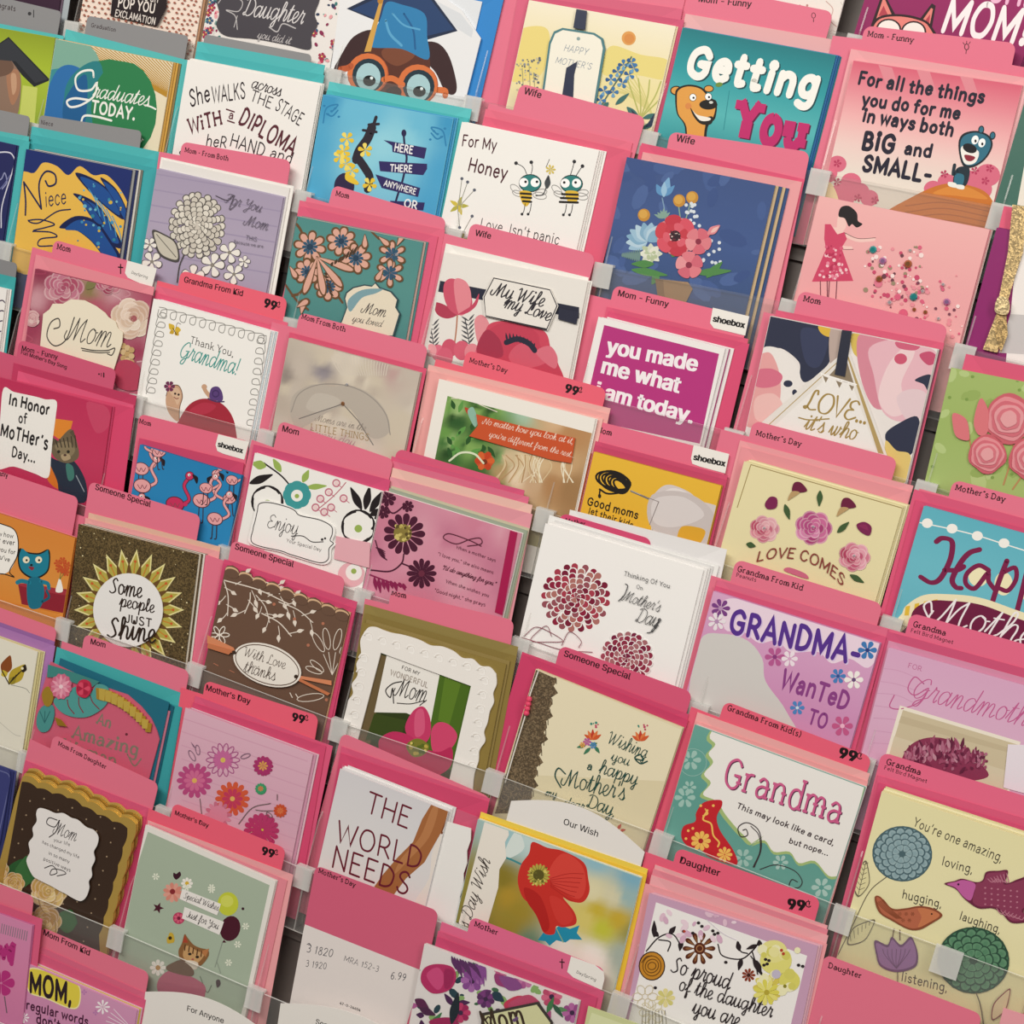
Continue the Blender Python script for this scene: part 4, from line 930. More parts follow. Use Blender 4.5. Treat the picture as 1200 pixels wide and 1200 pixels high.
s = Slot(1, 6, 'D', 'the purple ribbon card')
def art():
    A.tile = 'H'; P('efe9e6', 1185, -120, 1900, -120, 1900, 900, 1085, 900); P('c9c4c4', 1140, 330, 1400, 345, 1400, 520, 1090, 500)
    with PART('ribbon', .0012, 'gold glitter ribbon tied in a knot'):
        SLAB('c9ae7c', 1150, -150, 1215, -140, 1196, 60, 1160, 170, 1125, 290, 1090, 260, 1130, 60, m=3)
        SLAB('c9ae7c', 1095, 290, 1135, 300, 1085, 500, 1020, 485, m=3); SLAB('b99b68', 1080, 310, 1120, 300, 1130, 420, 1100, 500, 1075, 420, m=3)
        SLAB('d9c294', 1090, 255, 1135, 270, 1130, 330, 1075, 320, h=.002, m=3, smooth=True)
s.card(1080, 1000, 1750, 1130, '8e1f6a', 'purple and white card tied with a gold glitter ribbon', art, mt=1)
s.more(('7c1c5c', 1, .5)); s.env('e2607f', 1112, 905, 1800, 1020)

# ================================================================ row 2
s = Slot(2, -1, 'A', 'the navy rounded card')
def art(): S('d8d8e4', 5, -120, 690, 20, 668, 60, 690, 58, 740, 10, 900, 5, 1000); S('8f93b8', 5, -60, 780, 0, 790, 20, 760, 30, 800, 10, 830); S('6a6fa0', 4, -60, 860, 0, 830, 45, 770)
s.card(-200, 580, 72, 640, '262a5c', 'navy card with rounded silver outline at the left edge', art)
s.more(('3a3f6e', 1, .5)); s.env('4cb4b6', -210, 555, 130, 622); s.env('55bcbc', -200, 540, 128, 600)
s.tab(GREY, -270, 425, 132, 512, [], rad=.004, left=False, label='grey index divider at the left edge behind the navy rounded card')

s = Slot(2, 0, 'A', 'the Niece card')
def art():
    N_, Y_ = '1f2f6e', 'e6b850'
    SP(Y_, 78, 790, 150, 760, 190, 715, 250, 730, 300, 770, 350, 730, 410, 770, 470, 770, 540, 850, 572, 950, 560, 1120, 500, 1180, 40, 1180)
    for q in ((330, 760, 420, 790, 500, 860, 545, 960, 500, 940, 400, 850), (440, 780, 510, 830, 560, 930, 560, 990, 500, 880), (320, 850, 420, 890, 500, 1000, 540, 1090, 470, 1060, 400, 930), (260, 1000, 330, 950, 420, 970, 490, 1060, 540, 1150, 470, 1140, 400, 1060, 330, 1010), (350, 870, 400, 900, 460, 990, 420, 980)):
        SP('14204e', *q); c = (sum(q[::2])/len(q[::2]), sum(q[1::2])/len(q[1::2])); SP('1f4f94', *[v*.82+c[i % 2]*.18 for i, v in enumerate(q)])
    SCAT(['3f8fb8', '2f7f9a', 'd3b23f', '6fb3c6'], 40, 340, 800, 540, 1110, 3, 9, 7)
    for k in range(5): S('4f9ac0', 4, 390+k*26, 830+k*30, 420+k*26, 880+k*34, 440+k*24, 950+k*30)
    T('1c2450', 'iece', 200, 908, 298, 893, w=1.1, slant=.12, k=1.5); S('1c2450', 7, 112, 945, 113, 880, 105, 800); L('1c2450', 7, 105, 800, 182, 918); S('1c2450', 7, 182, 918, 172, 810, 200, 755, 240, 765, 245, 805, 215, 818, 200, 795)
    S('1c2450', 5, 310, 920, 250, 930, 170, 980, 125, 970, 180, 965, 240, 985, 200, 1000, 145, 1015, 220, 1020, 250, 1040, 180, 1050, 170, 1080, 230, 1080)
s.card(115, 655, 580, 748, '1f2f6e', 'navy and yellow card of swirling blue feathers lettered Niece', art, mt=1)
s.more(('9a9a98', 2.4, .6), ('28305c', 4.6, 1), ('d9d5cc', 6.4, 1.6), ('7d7a70', 8, 2)); s.env('3fa8ae', 130, 625, 690, 740); s.env('46b0b4', 135, 590, 695, 705); s.env('4fb9bb', 140, 555, 705, 668)
s.tab(GREY, 175, 505, 622, 575, [('Niece', 180, 545, 235, 555, 'f')], left=False, rad=.004)

s = Slot(2, 1, 'A', 'the lavender dahlia card')
def art():
    GR(['a79bb4', 'b0a4ba', 'aa9eb6'], 690, 740, 640, 1200)
    for k in range(6): L('9f93ae', 5, 660, 760+k*70, 1240, 860+k*70)
    MUM(['d8d2c6', 'cfc8bc', 'e2dcd0'], 866, 990, 122, '57524e', 1.18, 7, 5, .26)
    S('4e4a48', 5, 810, 1120, 790, 1170, 780, 1240)
    LF('4e4a48', 785, 1150, 672, 1010, 92); LF('c9c3b4', 780, 1140, 680, 1020, 76); L('5e5a54', 3, 775, 1130, 690, 1030)
    for x, y, r in ((1010, 1110, 46), (935, 1165, 52), (1030, 1205, 44), (1075, 1150, 26), (850, 1215, 50), (670, 1150, 44), (660, 1075, 30)):
        FL('efeae2', x, y, r, 5, .62, a0=x, edge='55504e', cc='8d867c', cr=.18)
    T('5a5260', 'For You', 985, 890, 1145, 935, 'c', .75, .35, .4, k=1.0); T('5a5260', 'Mom', 1075, 990, 1175, 1015, 'c', .75, .35, .4, k=1.1); S('5a5260', 3, 950, 860, 1000, 880, 1030, 860, 1010, 920, 1040, 900)
    T('5a5260', 'THIS', 1082, 1052, 1132, 1062, w=1.2); T('5a5260', 'Because we are', 1030, 1068, 1160, 1090, w=1.1)
s.card(690, 742, 1245, 868, 'aca0b8', 'lavender card with a grey dahlia lettered For You Mom', art)
s.more(('b4abc0', 1, 1), ('e8e4e0', 3, 9)); s.env('f3efea', 708, 690, 1292, 818)
s.tab(TABC, 800, 622, 1278, 705, [('Mom - From Both', 812, 668, 1005, 708, 'F')], sh=12)

s = Slot(2, 2, 'B', 'the teal floral Mom card')
def art():
    GR(['4f8f8c', '55938f', '4c8a88'], 180, 950, 130, 1400)
    G_, K_, B_ = '6b4a2a', 'e2ad9a', '2a5572'
    S(G_, 12, 140, 960, 190, 1000, 230, 1100, 250, 1180, 200, 1280, 160, 1300); S(G_, 10, 250, 1170, 330, 1260, 380, 1330); S(G_, 9, 600, 1060, 590, 1140, 600, 1240); S(G_, 9, 500, 1010, 540, 1050); S(G_, 9, 180, 960, 150, 1030, 160, 1060)
    def teard(x, y, a, l, w_):
        r = math.radians(a); X, Y = x+l*math.cos(r), y+l*math.sin(r); LP(G_, x, y, X+6*math.cos(r), Y+6*math.sin(r), w_+12); LP(K_, x+4*math.cos(r), y+4*math.sin(r), X-3*math.cos(r), Y-3*math.sin(r), w_)
    for x, y, r in ((237, 1085, 46), (375, 1060, 42), (225, 1195, 38), (320, 1260, 40), (440, 1135, 44)):
        for k in range(8): teard(x, y, k*45+x, r*1.5, 28)
        FL(B_, x, y, r*.75, 10, .4); E('1d3c56', x, y, r*.3)
    for a in (20, 50, 80, 110): teard(270, 1130, a, 170, 26)
    for k in range(7): LF('4a3420', 330+k*16, 1170-k*8, 340+k*18, 1150-k*12, 12); LF('4a3420', 300+k*4, 1200+k*14, 318+k*4, 1205+k*16, 10)
    for x, y in ((600, 1120), (590, 1200)):
        for k in range(6): teard(x, y, 30+k*60, 60, 20)
        FL(B_, x, y, 32, 9, .45)
    for q in ((500, 1010, 0), (540, 1040, 40), (480, 1030, 90), (560, 1180, 120), (620, 1080, 300), (160, 985, 100), (150, 1170, 60)): teard(q[0], q[1], q[2], 60, 20)
    A.tile = 'F'; S(G_, 9, 130, 200, 180, 270, 230, 310); teard(200, 330, 280, 60, 24); teard(180, 300, 330, 60, 22)
    with PART('plaque', .0007, 'cream plaque with teal border'):
        q = (400, 235, 430, 212, 480, 200, 515, 205, 530, 190, 548, 212, 600, 230, 630, 265, 622, 300, 640, 330, 610, 430, 350, 420, 380, 360, 402, 300, 392, 260)
        SLAB('2d4a52', *q, smooth=False); SLAB('eadfc9', *[v*.95+(505, 320)[i % 2]*.05 for i, v in enumerate(q)], h=.0001)
        SP('7fa5ae', 410, 270, 470, 225, 560, 220, 530, 240, 470, 260, 420, 320)
        T('3a3436', 'Mom', 470, 325, 570, 345, 'c', 1.2, .4, .5, k=1.15); T('3a3436', 'you loved', 425, 362, 555, 388, 'c', 1.1, .4, .4)
    gem('clear', 620, 70, 8)
s.card(180, 950, 735, 1065, '4f8f8c', 'teal card with blush paisley flowers and a cream Mom plaque', art, mt=1, sleeve=.005)
s.more(('c9a79e', 1.6, .5), ('4a8a88', 3.2, 1)); s.env('e05f80', 195, 905, 800, 1040); s.env('e46a86', 192, 880, 830, 1010)
s.tab(TABC, 340, 812, 838, 962, [('Mom', 350, 860, 410, 874, 'F')], sh=16)

s = Slot(2, 3, 'G', 'the My Wife My Love card')
def art():
    A.tile = 'F'
    def tulip(x, y, k):
        for q, c in (((-15, 120, -50, 60, -45, 0, -10, -30, 20, 10, 10, 90), 'd95872'), ((20, 120, 50, 60, 70, -10, 45, -25, 10, 20, -5, 90), 'e98a98'), ((5, 120, -30, 70, -10, -10, 25, -30, 40, 10, 40, 80), 'de6b80')):
            SP(c, *[v*k+(x, y)[i % 2] for i, v in enumerate(q)])
    P('1f2238', 790, 180, 1420, 300, 1420, 350, 790, 230)
    S('b9785a', 6, 885, 330, 880, 400, 870, 480)
    SP('b53a55', 782, 280, 830, 290, 885, 330, 840, 350, 795, 330); SP('d2546e', 830, 190, 870, 175, 930, 220, 950, 290, 900, 335, 850, 310, 825, 250); SP('e88b97', 870, 185, 920, 185, 945, 240, 935, 310, 890, 330); SP('c94663', 890, 330, 950, 290, 980, 240, 970, 290, 930, 325)
    for x, y in ((775, 430), (930, 410)):
        S('4a4a50', 4, x+10, y+70, x, y, x-12, y-60)
        for k in range(6): LF('4a4a50', x+4, y+50-k*20, x-28, y+30-k*20, 8); LF('4a4a50', x+4, y+50-k*20, x+30, y+20-k*20, 8)
    for x, y, r, c in ((800, 500, 30, 'e07088'), (850, 480, 34, 'd2546e'), (905, 490, 36, 'da6078'), (950, 500, 34, 'e58c98'), (990, 510, 30, 'dd6d84'), (770, 490, 24, 'eaa0a8'), (830, 520, 36, 'd9607a')): E(c, x, y, r, r*1.2)
    SP('e8939c', 960, 370, 980, 335, 1010, 345, 1040, 400, 1100, 480, 990, 480); SP('d2465f', 1000, 470, 1020, 380, 1090, 360, 1160, 370, 1260, 400, 1290, 460, 1280, 560, 1000, 540)
    A.tile = 'G'
    SP('c93e58', -60, 540, -40, 420, 30, 370, 130, 380, 190, 420, 200, 470, 250, 480, 275, 540, 280, 640, -60, 560); SP('a92f4c', -80, 500, -40, 400, 20, 440, 30, 520); SP('d85a70', 60, 520, 110, 460, 190, 490, 230, 540, 120, 570); SP('df7284', 180, 500, 240, 470, 275, 520, 260, 570)
    S('1f2238', 24, 50, 455, 100, 440, 150, 460, 175, 490)
    for k in range(9): LF('1f2238', 55+k*14, 450+k*k*.5, 48+k*16, 412+k*k*.7, 10)
    A.tile = 'F'
    with PART('plaque', .001, 'white plaque with black border'):
        q = (1040, 160, 1290, 215, 1330, 300, 1290, 405, 1275, 410, 1010, 345, 998, 260)
        q2 = (1045, 168, 1300, 222, 1332, 295, 1285, 402, 1008, 340, 1000, 255)
        SLAB('efeae3', *q2, side='bbb4ac'); c0 = (1160, 285)
        pts = [v*.965+c0[i % 2]*.035 for i, v in enumerate(q2)]; L('24222a', 4, *pts, pts[0], pts[1])
        T('24202a', 'My Wife', 1040, 248, 1262, 300, 'c', 1.7, .3, .55, k=1.15); T('24202a', 'my Love', 1090, 300, 1290, 362, 'c', 1.7, .3, .55, k=1.15)
    with PART('band', .0008, 'navy band'):
        A.tile = 'G'; SLAB('23263c', 285, 305, 372, 322, 360, 375, 280, 352, m=4)
s.card(-220, 60, 408, 188, 'f0ece6', 'white card with pink tulips and a My Wife My Love plaque', art, mt=1, sleeve=.001)
s.more(('e6e1db', 1.4, .6), ('f2efea', 2.8, 1)); s.env('f2efe9', -215, 20, 412, 170)
s.tab(TABC, -105, -72, 442, 70, [('Wife', -88, -15, -20, 0, 'S')], sh=14)

s = Slot(2, 4, 'G', 'the You Made Me card')
def art():
    P('b8347f', 480, 378, 985, 505, 900, 900, 385, 790); 
    T('f6eff3', 'you made', 490, 500, 882, 582, 's', bold=.035); T('f6eff3', 'me what', 468, 588, 805, 676, 's', bold=.035); T('f6eff3', 'i am today.', 440, 692, 862, 810, 's', bold=.035)
s.card(455, 342, 1012, 482, 'f0ecea', 'magenta card with white border reading you made me what i am today.', art)
s.more(('e4dfdf', 2.6, .3), ('b8347f', 3.2, .3), ('ece8e6', 6, 1.3)); s.env('d94f76', 500, 318, 1118, 462); s.env('de5a7c', 492, 298, 1114, 440)
s.tab('e9718c', 525, 202, 1116, 345, [('Mom - Funny', 540, 250, 760, 300, 'S')], sh=12, art=lambda: LOGO((958, 302, 1118, 340, 1100, 425, 1010, 403, 962, 392, 946, 370), 'shoebox', 'shoe', (958, 362, 1095, 392)))

s = Slot(2, 5, 'H', "the LOVE it's who card")
def art():
    P('ece6e2', 0, 300, 900, 480, 760, 1100, -100, 1000)
    SP('252b45', 60, 330, 340, 370, 350, 440, 350, 530, 300, 590, 240, 630, 215, 600, 210, 540, 130, 480, 60, 500, 20, 480); SP('323a5a', 220, 400, 300, 400, 340, 450, 300, 560, 240, 540)
    SP('efeae6', 40, 500, 120, 480, 200, 550, 215, 640, 160, 720, 60, 720); SP('e8a6a6', -20, 560, 60, 500, 100, 520, 130, 620, 120, 740, 60, 820, -40, 800); SP('d9708a', 20, 580, 90, 570, 138, 600, 120, 640, 60, 655, 15, 640); SP('f0c0bc', 20, 700, 100, 680, 140, 740, 80, 800, 20, 790)
    E('252b45', 163, 636, 20, 15); E('252b45', 192, 675, 11, 14)
    SP('e0b73f', 300, 378, 370, 388, 385, 420, 340, 430, 305, 410); SP('bda9a0', 350, 395, 420, 400, 400, 520, 350, 560); SP('d9bd5a', 440, 420, 500, 430, 490, 520, 450, 500)
    SP('d88a9c', 470, 430, 560, 410, 640, 440, 680, 560, 620, 720, 540, 740, 480, 600); SP('e9b9c4', 520, 480, 640, 440, 760, 470, 820, 520, 780, 700, 680, 800, 580, 760, 540, 600); SP('f0d3d6', 600, 560, 680, 470, 720, 500, 660, 640, 700, 740, 620, 780, 560, 700)
    SP('d2607e', 640, 450, 740, 465, 720, 490, 650, 480); E('cf5573', 658, 527, 28, 24); SP('c84e72', 740, 510, 790, 495, 825, 530, 780, 555); SP('e6ccd2', 640, 700, 700, 660, 770, 680, 760, 770, 690, 800)
    SP('252b45', 720, 620, 780, 595, 800, 620, 785, 680, 760, 640); SP('252b45', 590, 860, 650, 810, 730, 780, 740, 860, 700, 950, 620, 930); SP('e3c876', 590, 890, 640, 930, 700, 950, 690, 1060, 610, 1060)
    with PART('tepee', .0008, 'white triangular tepee with gold edge'):
        SLAB('e9e4de', 428, 480, 610, 980, 20, 830, h=.0006); P('b59b62', 420, 505, 432, 520, 585, 945, 560, 940); L('b59b62', 4, 405, 520, 60, 835); P('f1ede9', 412, 540, 550, 930, 95, 830)
        P('8d7d66', 345, 600, 418, 520, 455, 640, 400, 625)
        for k in range(5): L('f4f0ea', 5, 310+k*30, 590+k*10, 325+k*30, 640+k*10); L('f4f0ea', 5, 325+k*30, 640+k*10, 340+k*30, 600+k*10)
        L('fbf8f4', 6, 310, 592, 465, 640); P('8d7d66', 318, 602, 330, 632, 342, 610); P('8d7d66', 375, 622, 390, 655, 402, 632); P('8d7d66', 432, 640, 445, 668, 455, 648)
        T('a68a4a', 'LOVE...', 230, 745, 508, 815, 'c', 1.7, .15, .5, k=1.2); T('a68a4a', "it's who", 232, 835, 460, 885, 'c', 1.5, .2, .5, k=1.15); S('a68a4a', 6, 212, 785, 260, 795, 345, 790)
    with PART('ribbon', .0014, 'black ribbon'): SLAB('1f2438', 402, 400, 446, 405, 415, 605, 370, 595, m=4)
s.card(85, 338, 820, 485, 'ece6e2', "abstract navy and blush card with a white LOVE... it's who tepee", art, mt=1, sleeve=.008)
s.more(('d9d2cd', 1, .3), ('8a3a58', 2, .3)); s.env('dd5c7c', 112, 312, 850, 458)
s.tab(TABC, 215, 226, 868, 382, [('Mom', 230, 274, 308, 290, 'F')], sh=22)

s = Slot(2, 6, 'H', 'the green paper rose card')
def art():
    GR(['a2b86c', '9db567', 'a8bd74'], 880, 565, 760, 1100)
    SCAT(['b4c884', '95ad5f'], 30, 800, 580, 1350, 1100, 20, 60, 2, .6)
    rd = random.Random(3)
    for _ in range(26): E('7d9a4c', rd.uniform(790, 1400), rd.uniform(590, 1080), 8, 7, n=8)
    S('b98a5a', 7, 1140, 900, 1155, 930, 1110, 1080); S('b98a5a', 7, 960, 880, 970, 930); S('b98a5a', 7, 1200, 1030, 1150, 1100)
    with PART('leaf', .0005): SLAB('d8757c', 890, 765, 945, 790, 960, 850, 955, 885, 905, 870, 888, 820, smooth=True)
    with PART('leaf', .0005): SLAB('d8757c', 1010, 700, 1045, 760, 1040, 850, 1000, 860, 980, 800, smooth=True)
    for x, y, R in ((1135, 790, 108), (1040, 945, 84), (1225, 965, 92)):
        with PART('paper_rose', .0006): COIL(['c8606c', 'df8e96', 'cf6b78', 'e09aa0', 'd27480', 'e2a0a4'], x, y, R, .0005)
        for k in range(7): gem('clear', x+22*math.cos(k), y+20*math.sin(k), 9, 'bead')
s.card(880, 565, 1520, 690, 'a2b86c', 'green card with three pink rolled paper roses', art)
s.more(('8fa55c', 1, 0)); s.env('de5a7c', 945, 505, 1600, 640)

# ================================================================ row 3
s = Slot(3, -1, 'E', 'the striped white card')
def art():
    for k in range(5): S('4a3a52', 5, -20, 280+k*45, 10, 270+k*45, 25, 285+k*45)
s.card(-280, 150, 30, 222, 'efece8', 'white card just showing at the left edge beside the rose photo Mom card', art)
s.more(('e4dfdb', 1.4, .3), ('f1eeea', 3, .6)); s.env('3fa6a8', -280, 90, 70, 170); s.tab('858587', -300, 15, 76, 108, [], left=False, rad=.004, label='grey index divider at the left edge beside the rose photo Mom card')

s = Slot(3, 0, 'E', 'the rose photo Mom card')
def art():
    GR(['a84c66', 'b85a72', 'a9405c', 'b8506a'], 155, 130, 100, 640)
    NOISEF(['c4788a', 'a03a58', 'b5526c', 'cf9aa4', '8f2f4c', 'b86478'], 80, 110, 690, 740, 46, 5, 26, 1.8, [(400, 220, '8a7a4a'), (430, 180, '9a8a5a')])
    rd = random.Random(5); cs = ['c98a98', 'a03a58', 'b5526c', 'd6a8ae']
    for i in range(26): x, y = rd.uniform(90, 680), rd.uniform(120, 720); S(cs[i % 4], 5, x, y, x+rd.uniform(-50, 50), y+30, x+rd.uniform(-60, 60), y+rd.uniform(20, 70))
    ROSE(['b7607a', 'c4788e', 'ad4c68', 'c98896'], 280, 215, 85, .8, 3); ROSE(['b25470', 'c57a8a', '9c3a56'], 480, 190, 60, .8, 9); LF('7f7a4a', 380, 220, 430, 170, 40)
    ROSE(['cfae98', 'e0cbb6', 'd6b8a2', 'e9d9c8', 'd9bfa8', 'e8d2c0'], 580, 350, 88, .95, 4); E('a85a60', 590, 350, 14)
    ROSE(['d8a8aa', 'e2c0bc', 'c98a92'], 145, 350, 26, 1.6, 5)
    for k in range(12): E('d6b98a' if k % 2 else 'c4a26e', 545+(k % 3)*18, 470+k*9, 13)
    SP('b8405c', 510, 560, 560, 530, 620, 570, 610, 660, 520, 650)
    with PART('plaque', .0009, 'cream scalloped plaque lettered Mom'):
        SLAB('ede3cd', 198, 330, 225, 310, 240, 285, 285, 285, 320, 265, 380, 270, 430, 295, 470, 325, 485, 345, 515, 362, 525, 392, 548, 410, 545, 455, 500, 600, 180, 520, side='cfc0a2')
        T('4a4642', 'Mom', 300, 445, 490, 480, 'c', .8, .35, .3, k=1.25)
        S('4a4642', 5, 335, 345, 300, 440, 250, 470, 215, 430, 230, 370, 265, 350, 270, 385, 245, 395); S('4a4642', 4.5, 365, 480, 420, 490, 480, 490, 512, 480, 500, 510, 480, 505); S('4a4642', 4, 370, 490, 440, 500, 490, 498)
s.card(155, 130, 668, 250, 'b0506a', 'rose photo card with a cream scalloped plaque lettered Mom', art, mt=1, sleeve=.001)
s.more(('8f3a54', 1, .3)); s.env('eb8f9c', 158, 68, 678, 212)
s.tab(TABC, 238, 3, 682, 130, [('Mom', 250, 45, 312, 60, 'F')], sh=12, art=lambda: (LOGO((560, 95, 690, 130, 668, 215, 600, 188, 562, 170, 550, 150), 'DaySpring', 'd', (578, 152, 650, 175)), CROSS(530, 132, 20)))

s = Slot(3, 1, 'E', 'the Thank You Grandma card')
def art():
    G_ = '8a8884'
    pts = []
    def wig(x0, y0, x1, y1, n, nx, ny):
        p = []
        for k in range(n):
            t = k/n; x, y = x0+(x1-x0)*t, y0+(y1-y0)*t; dx, dy = (x1-x0)/n, (y1-y0)/n
            p += [(x, y), (x+dx*.75, y+dy*.75), (x+dx*.8+nx, y+dy*.8+ny), (x+dx*.35+nx, y+dy*.35+ny), (x+dx*.3+nx*.3, y+dy*.3+ny*.3)]
        p.append((x1, y1)); ST(G_, 3, crom(p, 4))
    wig(700, 300, 1170, 425, 11, -8, 34); wig(1170, 425, 1120, 830, 9, -34, -4); wig(698, 310, 642, 680, 9, 34, 6)
    LF('d8b53a', 765, 400, 742, 372, 26); LF('d8b53a', 768, 400, 795, 400, 30); LF('c9a22e', 765, 405, 745, 415, 20); LF('c9a22e', 770, 408, 785, 425, 20); L('3a3026', 3, 760, 392, 775, 420); S('3a3026', 2, 772, 392, 780, 370, 795, 375)
    T('4a4644', 'Thank You,', 835, 458, 1030, 520, w=1.2, serif=1.6, k=1.05); T('3f9a92', 'Grandma!', 785, 520, 1040, 600, 'c', 1.15, .2, .35, k=1.35)
    SP('caa284', 730, 690, 745, 650, 785, 645, 802, 690, 790, 740, 788, 790, 775, 800, 745, 770, 730, 730); SP('d8b698', 745, 665, 780, 655, 795, 690, 780, 730, 765, 700)
    S('6a4a36', 3, 730, 690, 745, 650, 785, 645, 802, 690, 790, 740, 788, 795); FL('6e2f52', 745, 648, 24, 6, .7, cc='d8708a'); E('3a2a26', 770, 680, 5); E('3a2a26', 785, 684, 5); S('8a3a3a', 3, 765, 695, 775, 702, 785, 700)
    SP('a52a3c', 785, 800, 830, 730, 890, 702, 960, 715, 1010, 760, 1035, 830, 1030, 920, 900, 900, 780, 830); SP('b5344a', 830, 760, 890, 720, 950, 735, 900, 770)
    S('caa284', 16, 895, 650, 905, 670, 925, 695); E('caa284', 898, 650, 12); SP('5a3f7a', 920, 690, 930, 655, 960, 650, 978, 680, 975, 712, 930, 705); RING('3f2a5c', 4, 948, 680, 14); S('4a3460', 5, 915, 702, 950, 715, 985, 715)
s.card(675, 262, 1190, 405, 'f4f2ee', 'white card reading Thank You, Grandma! with two cartoon snails', art)
s.more(('d9e6ea', 1.3, 0), ('f4f4f2', 2.4, .2), ('cfdfe4', 3.6, .2), ('f0efec', 4.6, .4)); s.env('e0587a', 684, 236, 1262, 400); s.env('e56a86', 688, 203, 1265, 368)
s.tab('ec6478', 795, 138, 1264, 262, [('Grandma From Kid', 808, 190, 1065, 252, 'S')], sh=14, art=lambda: C99(1160, 298, 1228, 320))

s = Slot(3, 2, 'F', 'the sheer vellum heart card')
def art():
    NOISEF(['c9bdb0', 'd6ccbe', 'bfb2a4', 'd2c6b2', 'ddd2c0'], 100, 430, 720, 960, 60, 6, 30, 2.0, [(300, 575, '8d868c'), (290, 590, '9a9298'), (130, 610, '978b84'), (610, 600, 'c39f9c'), (560, 560, 'bda6a0'), (450, 520, 'e2d8c8'), (350, 520, 'ddd2c2')])
    for k in range(20): rd = random.Random(k); S('d9cfc1', 4, 330+k*14, 500+rd.uniform(-20, 20), 350+k*12, 560, 380+k*10, 600)
    SP('bcb2a6', 150, 740, 170, 680, 250, 640, 340, 650, 400, 640, 500, 680, 570, 760, 585, 850, 500, 870, 390, 735, 200, 830, 160, 800)
    SP('c6bdb1', 220, 740, 260, 680, 340, 690, 370, 720, 280, 760); S('9b938b', 4, 155, 760, 190, 680, 280, 640, 400, 645, 500, 690, 570, 770, 590, 860)
    L('7a7470', 4, 382, 725, 190, 790); L('7a7470', 4, 382, 725, 450, 800, 515, 905)
    T('8a7f76', 'Moms are in the', 262, 800, 480, 845, 'c', 1, .3, .4); T('a58a5e', 'LITTLE THINGS', 240, 840, 500, 888, w=1.2, serif=2, k=1.05); T('b58a96', 'of every day', 200, 860, 430, 915, 'c', .8, .3)
    A.z += .0002; gem('amber', 382, 724, 9)
    gem('clear', 400, 640, 7)
s.card(145, 435, 722, 588, 'c6bbae', 'beige sheer vellum card with a faint grey heart and tied cord', art, mt=1, sleeve=.001)
s.more(('b9ada0', .8, .3)); s.env('dc5576', 148, 410, 750, 570)
s.tab(TABC, 192, 322, 756, 470, [('Mom From Both', 200, 350, 394, 410, 'F')], sh=14)

s = Slot(3, 3, 'F', 'the No Matter photo card')
def art():
    with SUB(842, 690, 1395, 1400, '4f7a3c'):
        NOISEF(['2f5a2a', '6a9a4a', '3f7034', '85ad5c', '25491f', '9cbc78'], 800, 680, 1080, 1100, 60, 11, 34, 2.2, [(x, y, c) for x, y, c in ((1100, 720, '7fa88a'), (1180, 740, 'a8c8b0'), (1260, 740, 'c9a478'), (1330, 780, 'd7b48c'), (1390, 850, 'b98a5c'), (1100, 960, 'd6bd98'), (1180, 960, 'e0caa4'), (1260, 980, 'd2b48a'), (1340, 1000, 'c9a478'), (1140, 1040, 'e6d3b4'), (1220, 1060, 'c8a884'), (1300, 1080, 'b08458'), (1380, 1100, 'a07a50'), (1080, 1020, 'b39a6a'), (1060, 1100, '8a8a50'))])
        for k in range(22): rd = random.Random(k); x, y = rd.uniform(820, 1040), rd.uniform(720, 1000); LF('5f9a4a' if k % 2 else '2a5526', x, y, x+rd.uniform(-60, 60), y+rd.uniform(-60, 60), 20)
        for k in range(26): rd = random.Random(k+40); x = rd.uniform(1070, 1390); S(['e8d8b8', 'd9c298', 'f0e6cc', 'b8946a'][k % 4], 4, x, 950, x+rd.uniform(-30, 40), 1000, x+rd.uniform(-50, 30), 1070)
        E('c9502e', 1005, 975, 40, 34); FL(['d8642f', 'c4441f'], 1005, 975, 44, 6, .6); E('7a3418', 1005, 980, 12); S('dfe6c8', 8, 850, 975, 900, 940, 960, 945, 1000, 985)
        S('e8e0d0', 3, 860, 700, 930, 705, 1000, 735, 1060, 760)
    A.z += 1e-5
    with PART('banner', .0006, 'orange ribbon banner with white words'):
        SLAB('c9542c', 970, 770, 1200, 830, 1210, 830, 1405, 875, 1388, 985, 1300, 970, 940, 866, 978, 820)
        T('f4e2d2', 'No matter how you look at it,', 1000, 812, 1395, 902, 'c', 1, .2, .3); T('f4e2d2', "you're different from the rest...", 1025, 868, 1400, 962, 'c', 1, .2, .3)
    LF('b8482a', 918, 740, 960, 785, 22); SP('8fb9a6', 930, 760, 955, 740, 975, 800, 960, 825)
s.card(805, 615, 1492, 790, 'f3eee6', "white bordered photo card reading No matter how you look at it", art, mt=1)
s.more(('efe9e2', 1.4, 0), ('c9542c', 2.2, -28), ('f0b9b2', 5, 1)); s.env('efa9a6', 765, 580, 1552, 770); s.env('f0b3ae', 758, 552, 1558, 745)
s.tab('ec6478', 925, 488, 1542, 660, [("Mother's Day", 938, 542, 1105, 590, 'F')], sh=14, art=lambda: C99(1358, 673, 1430, 694))

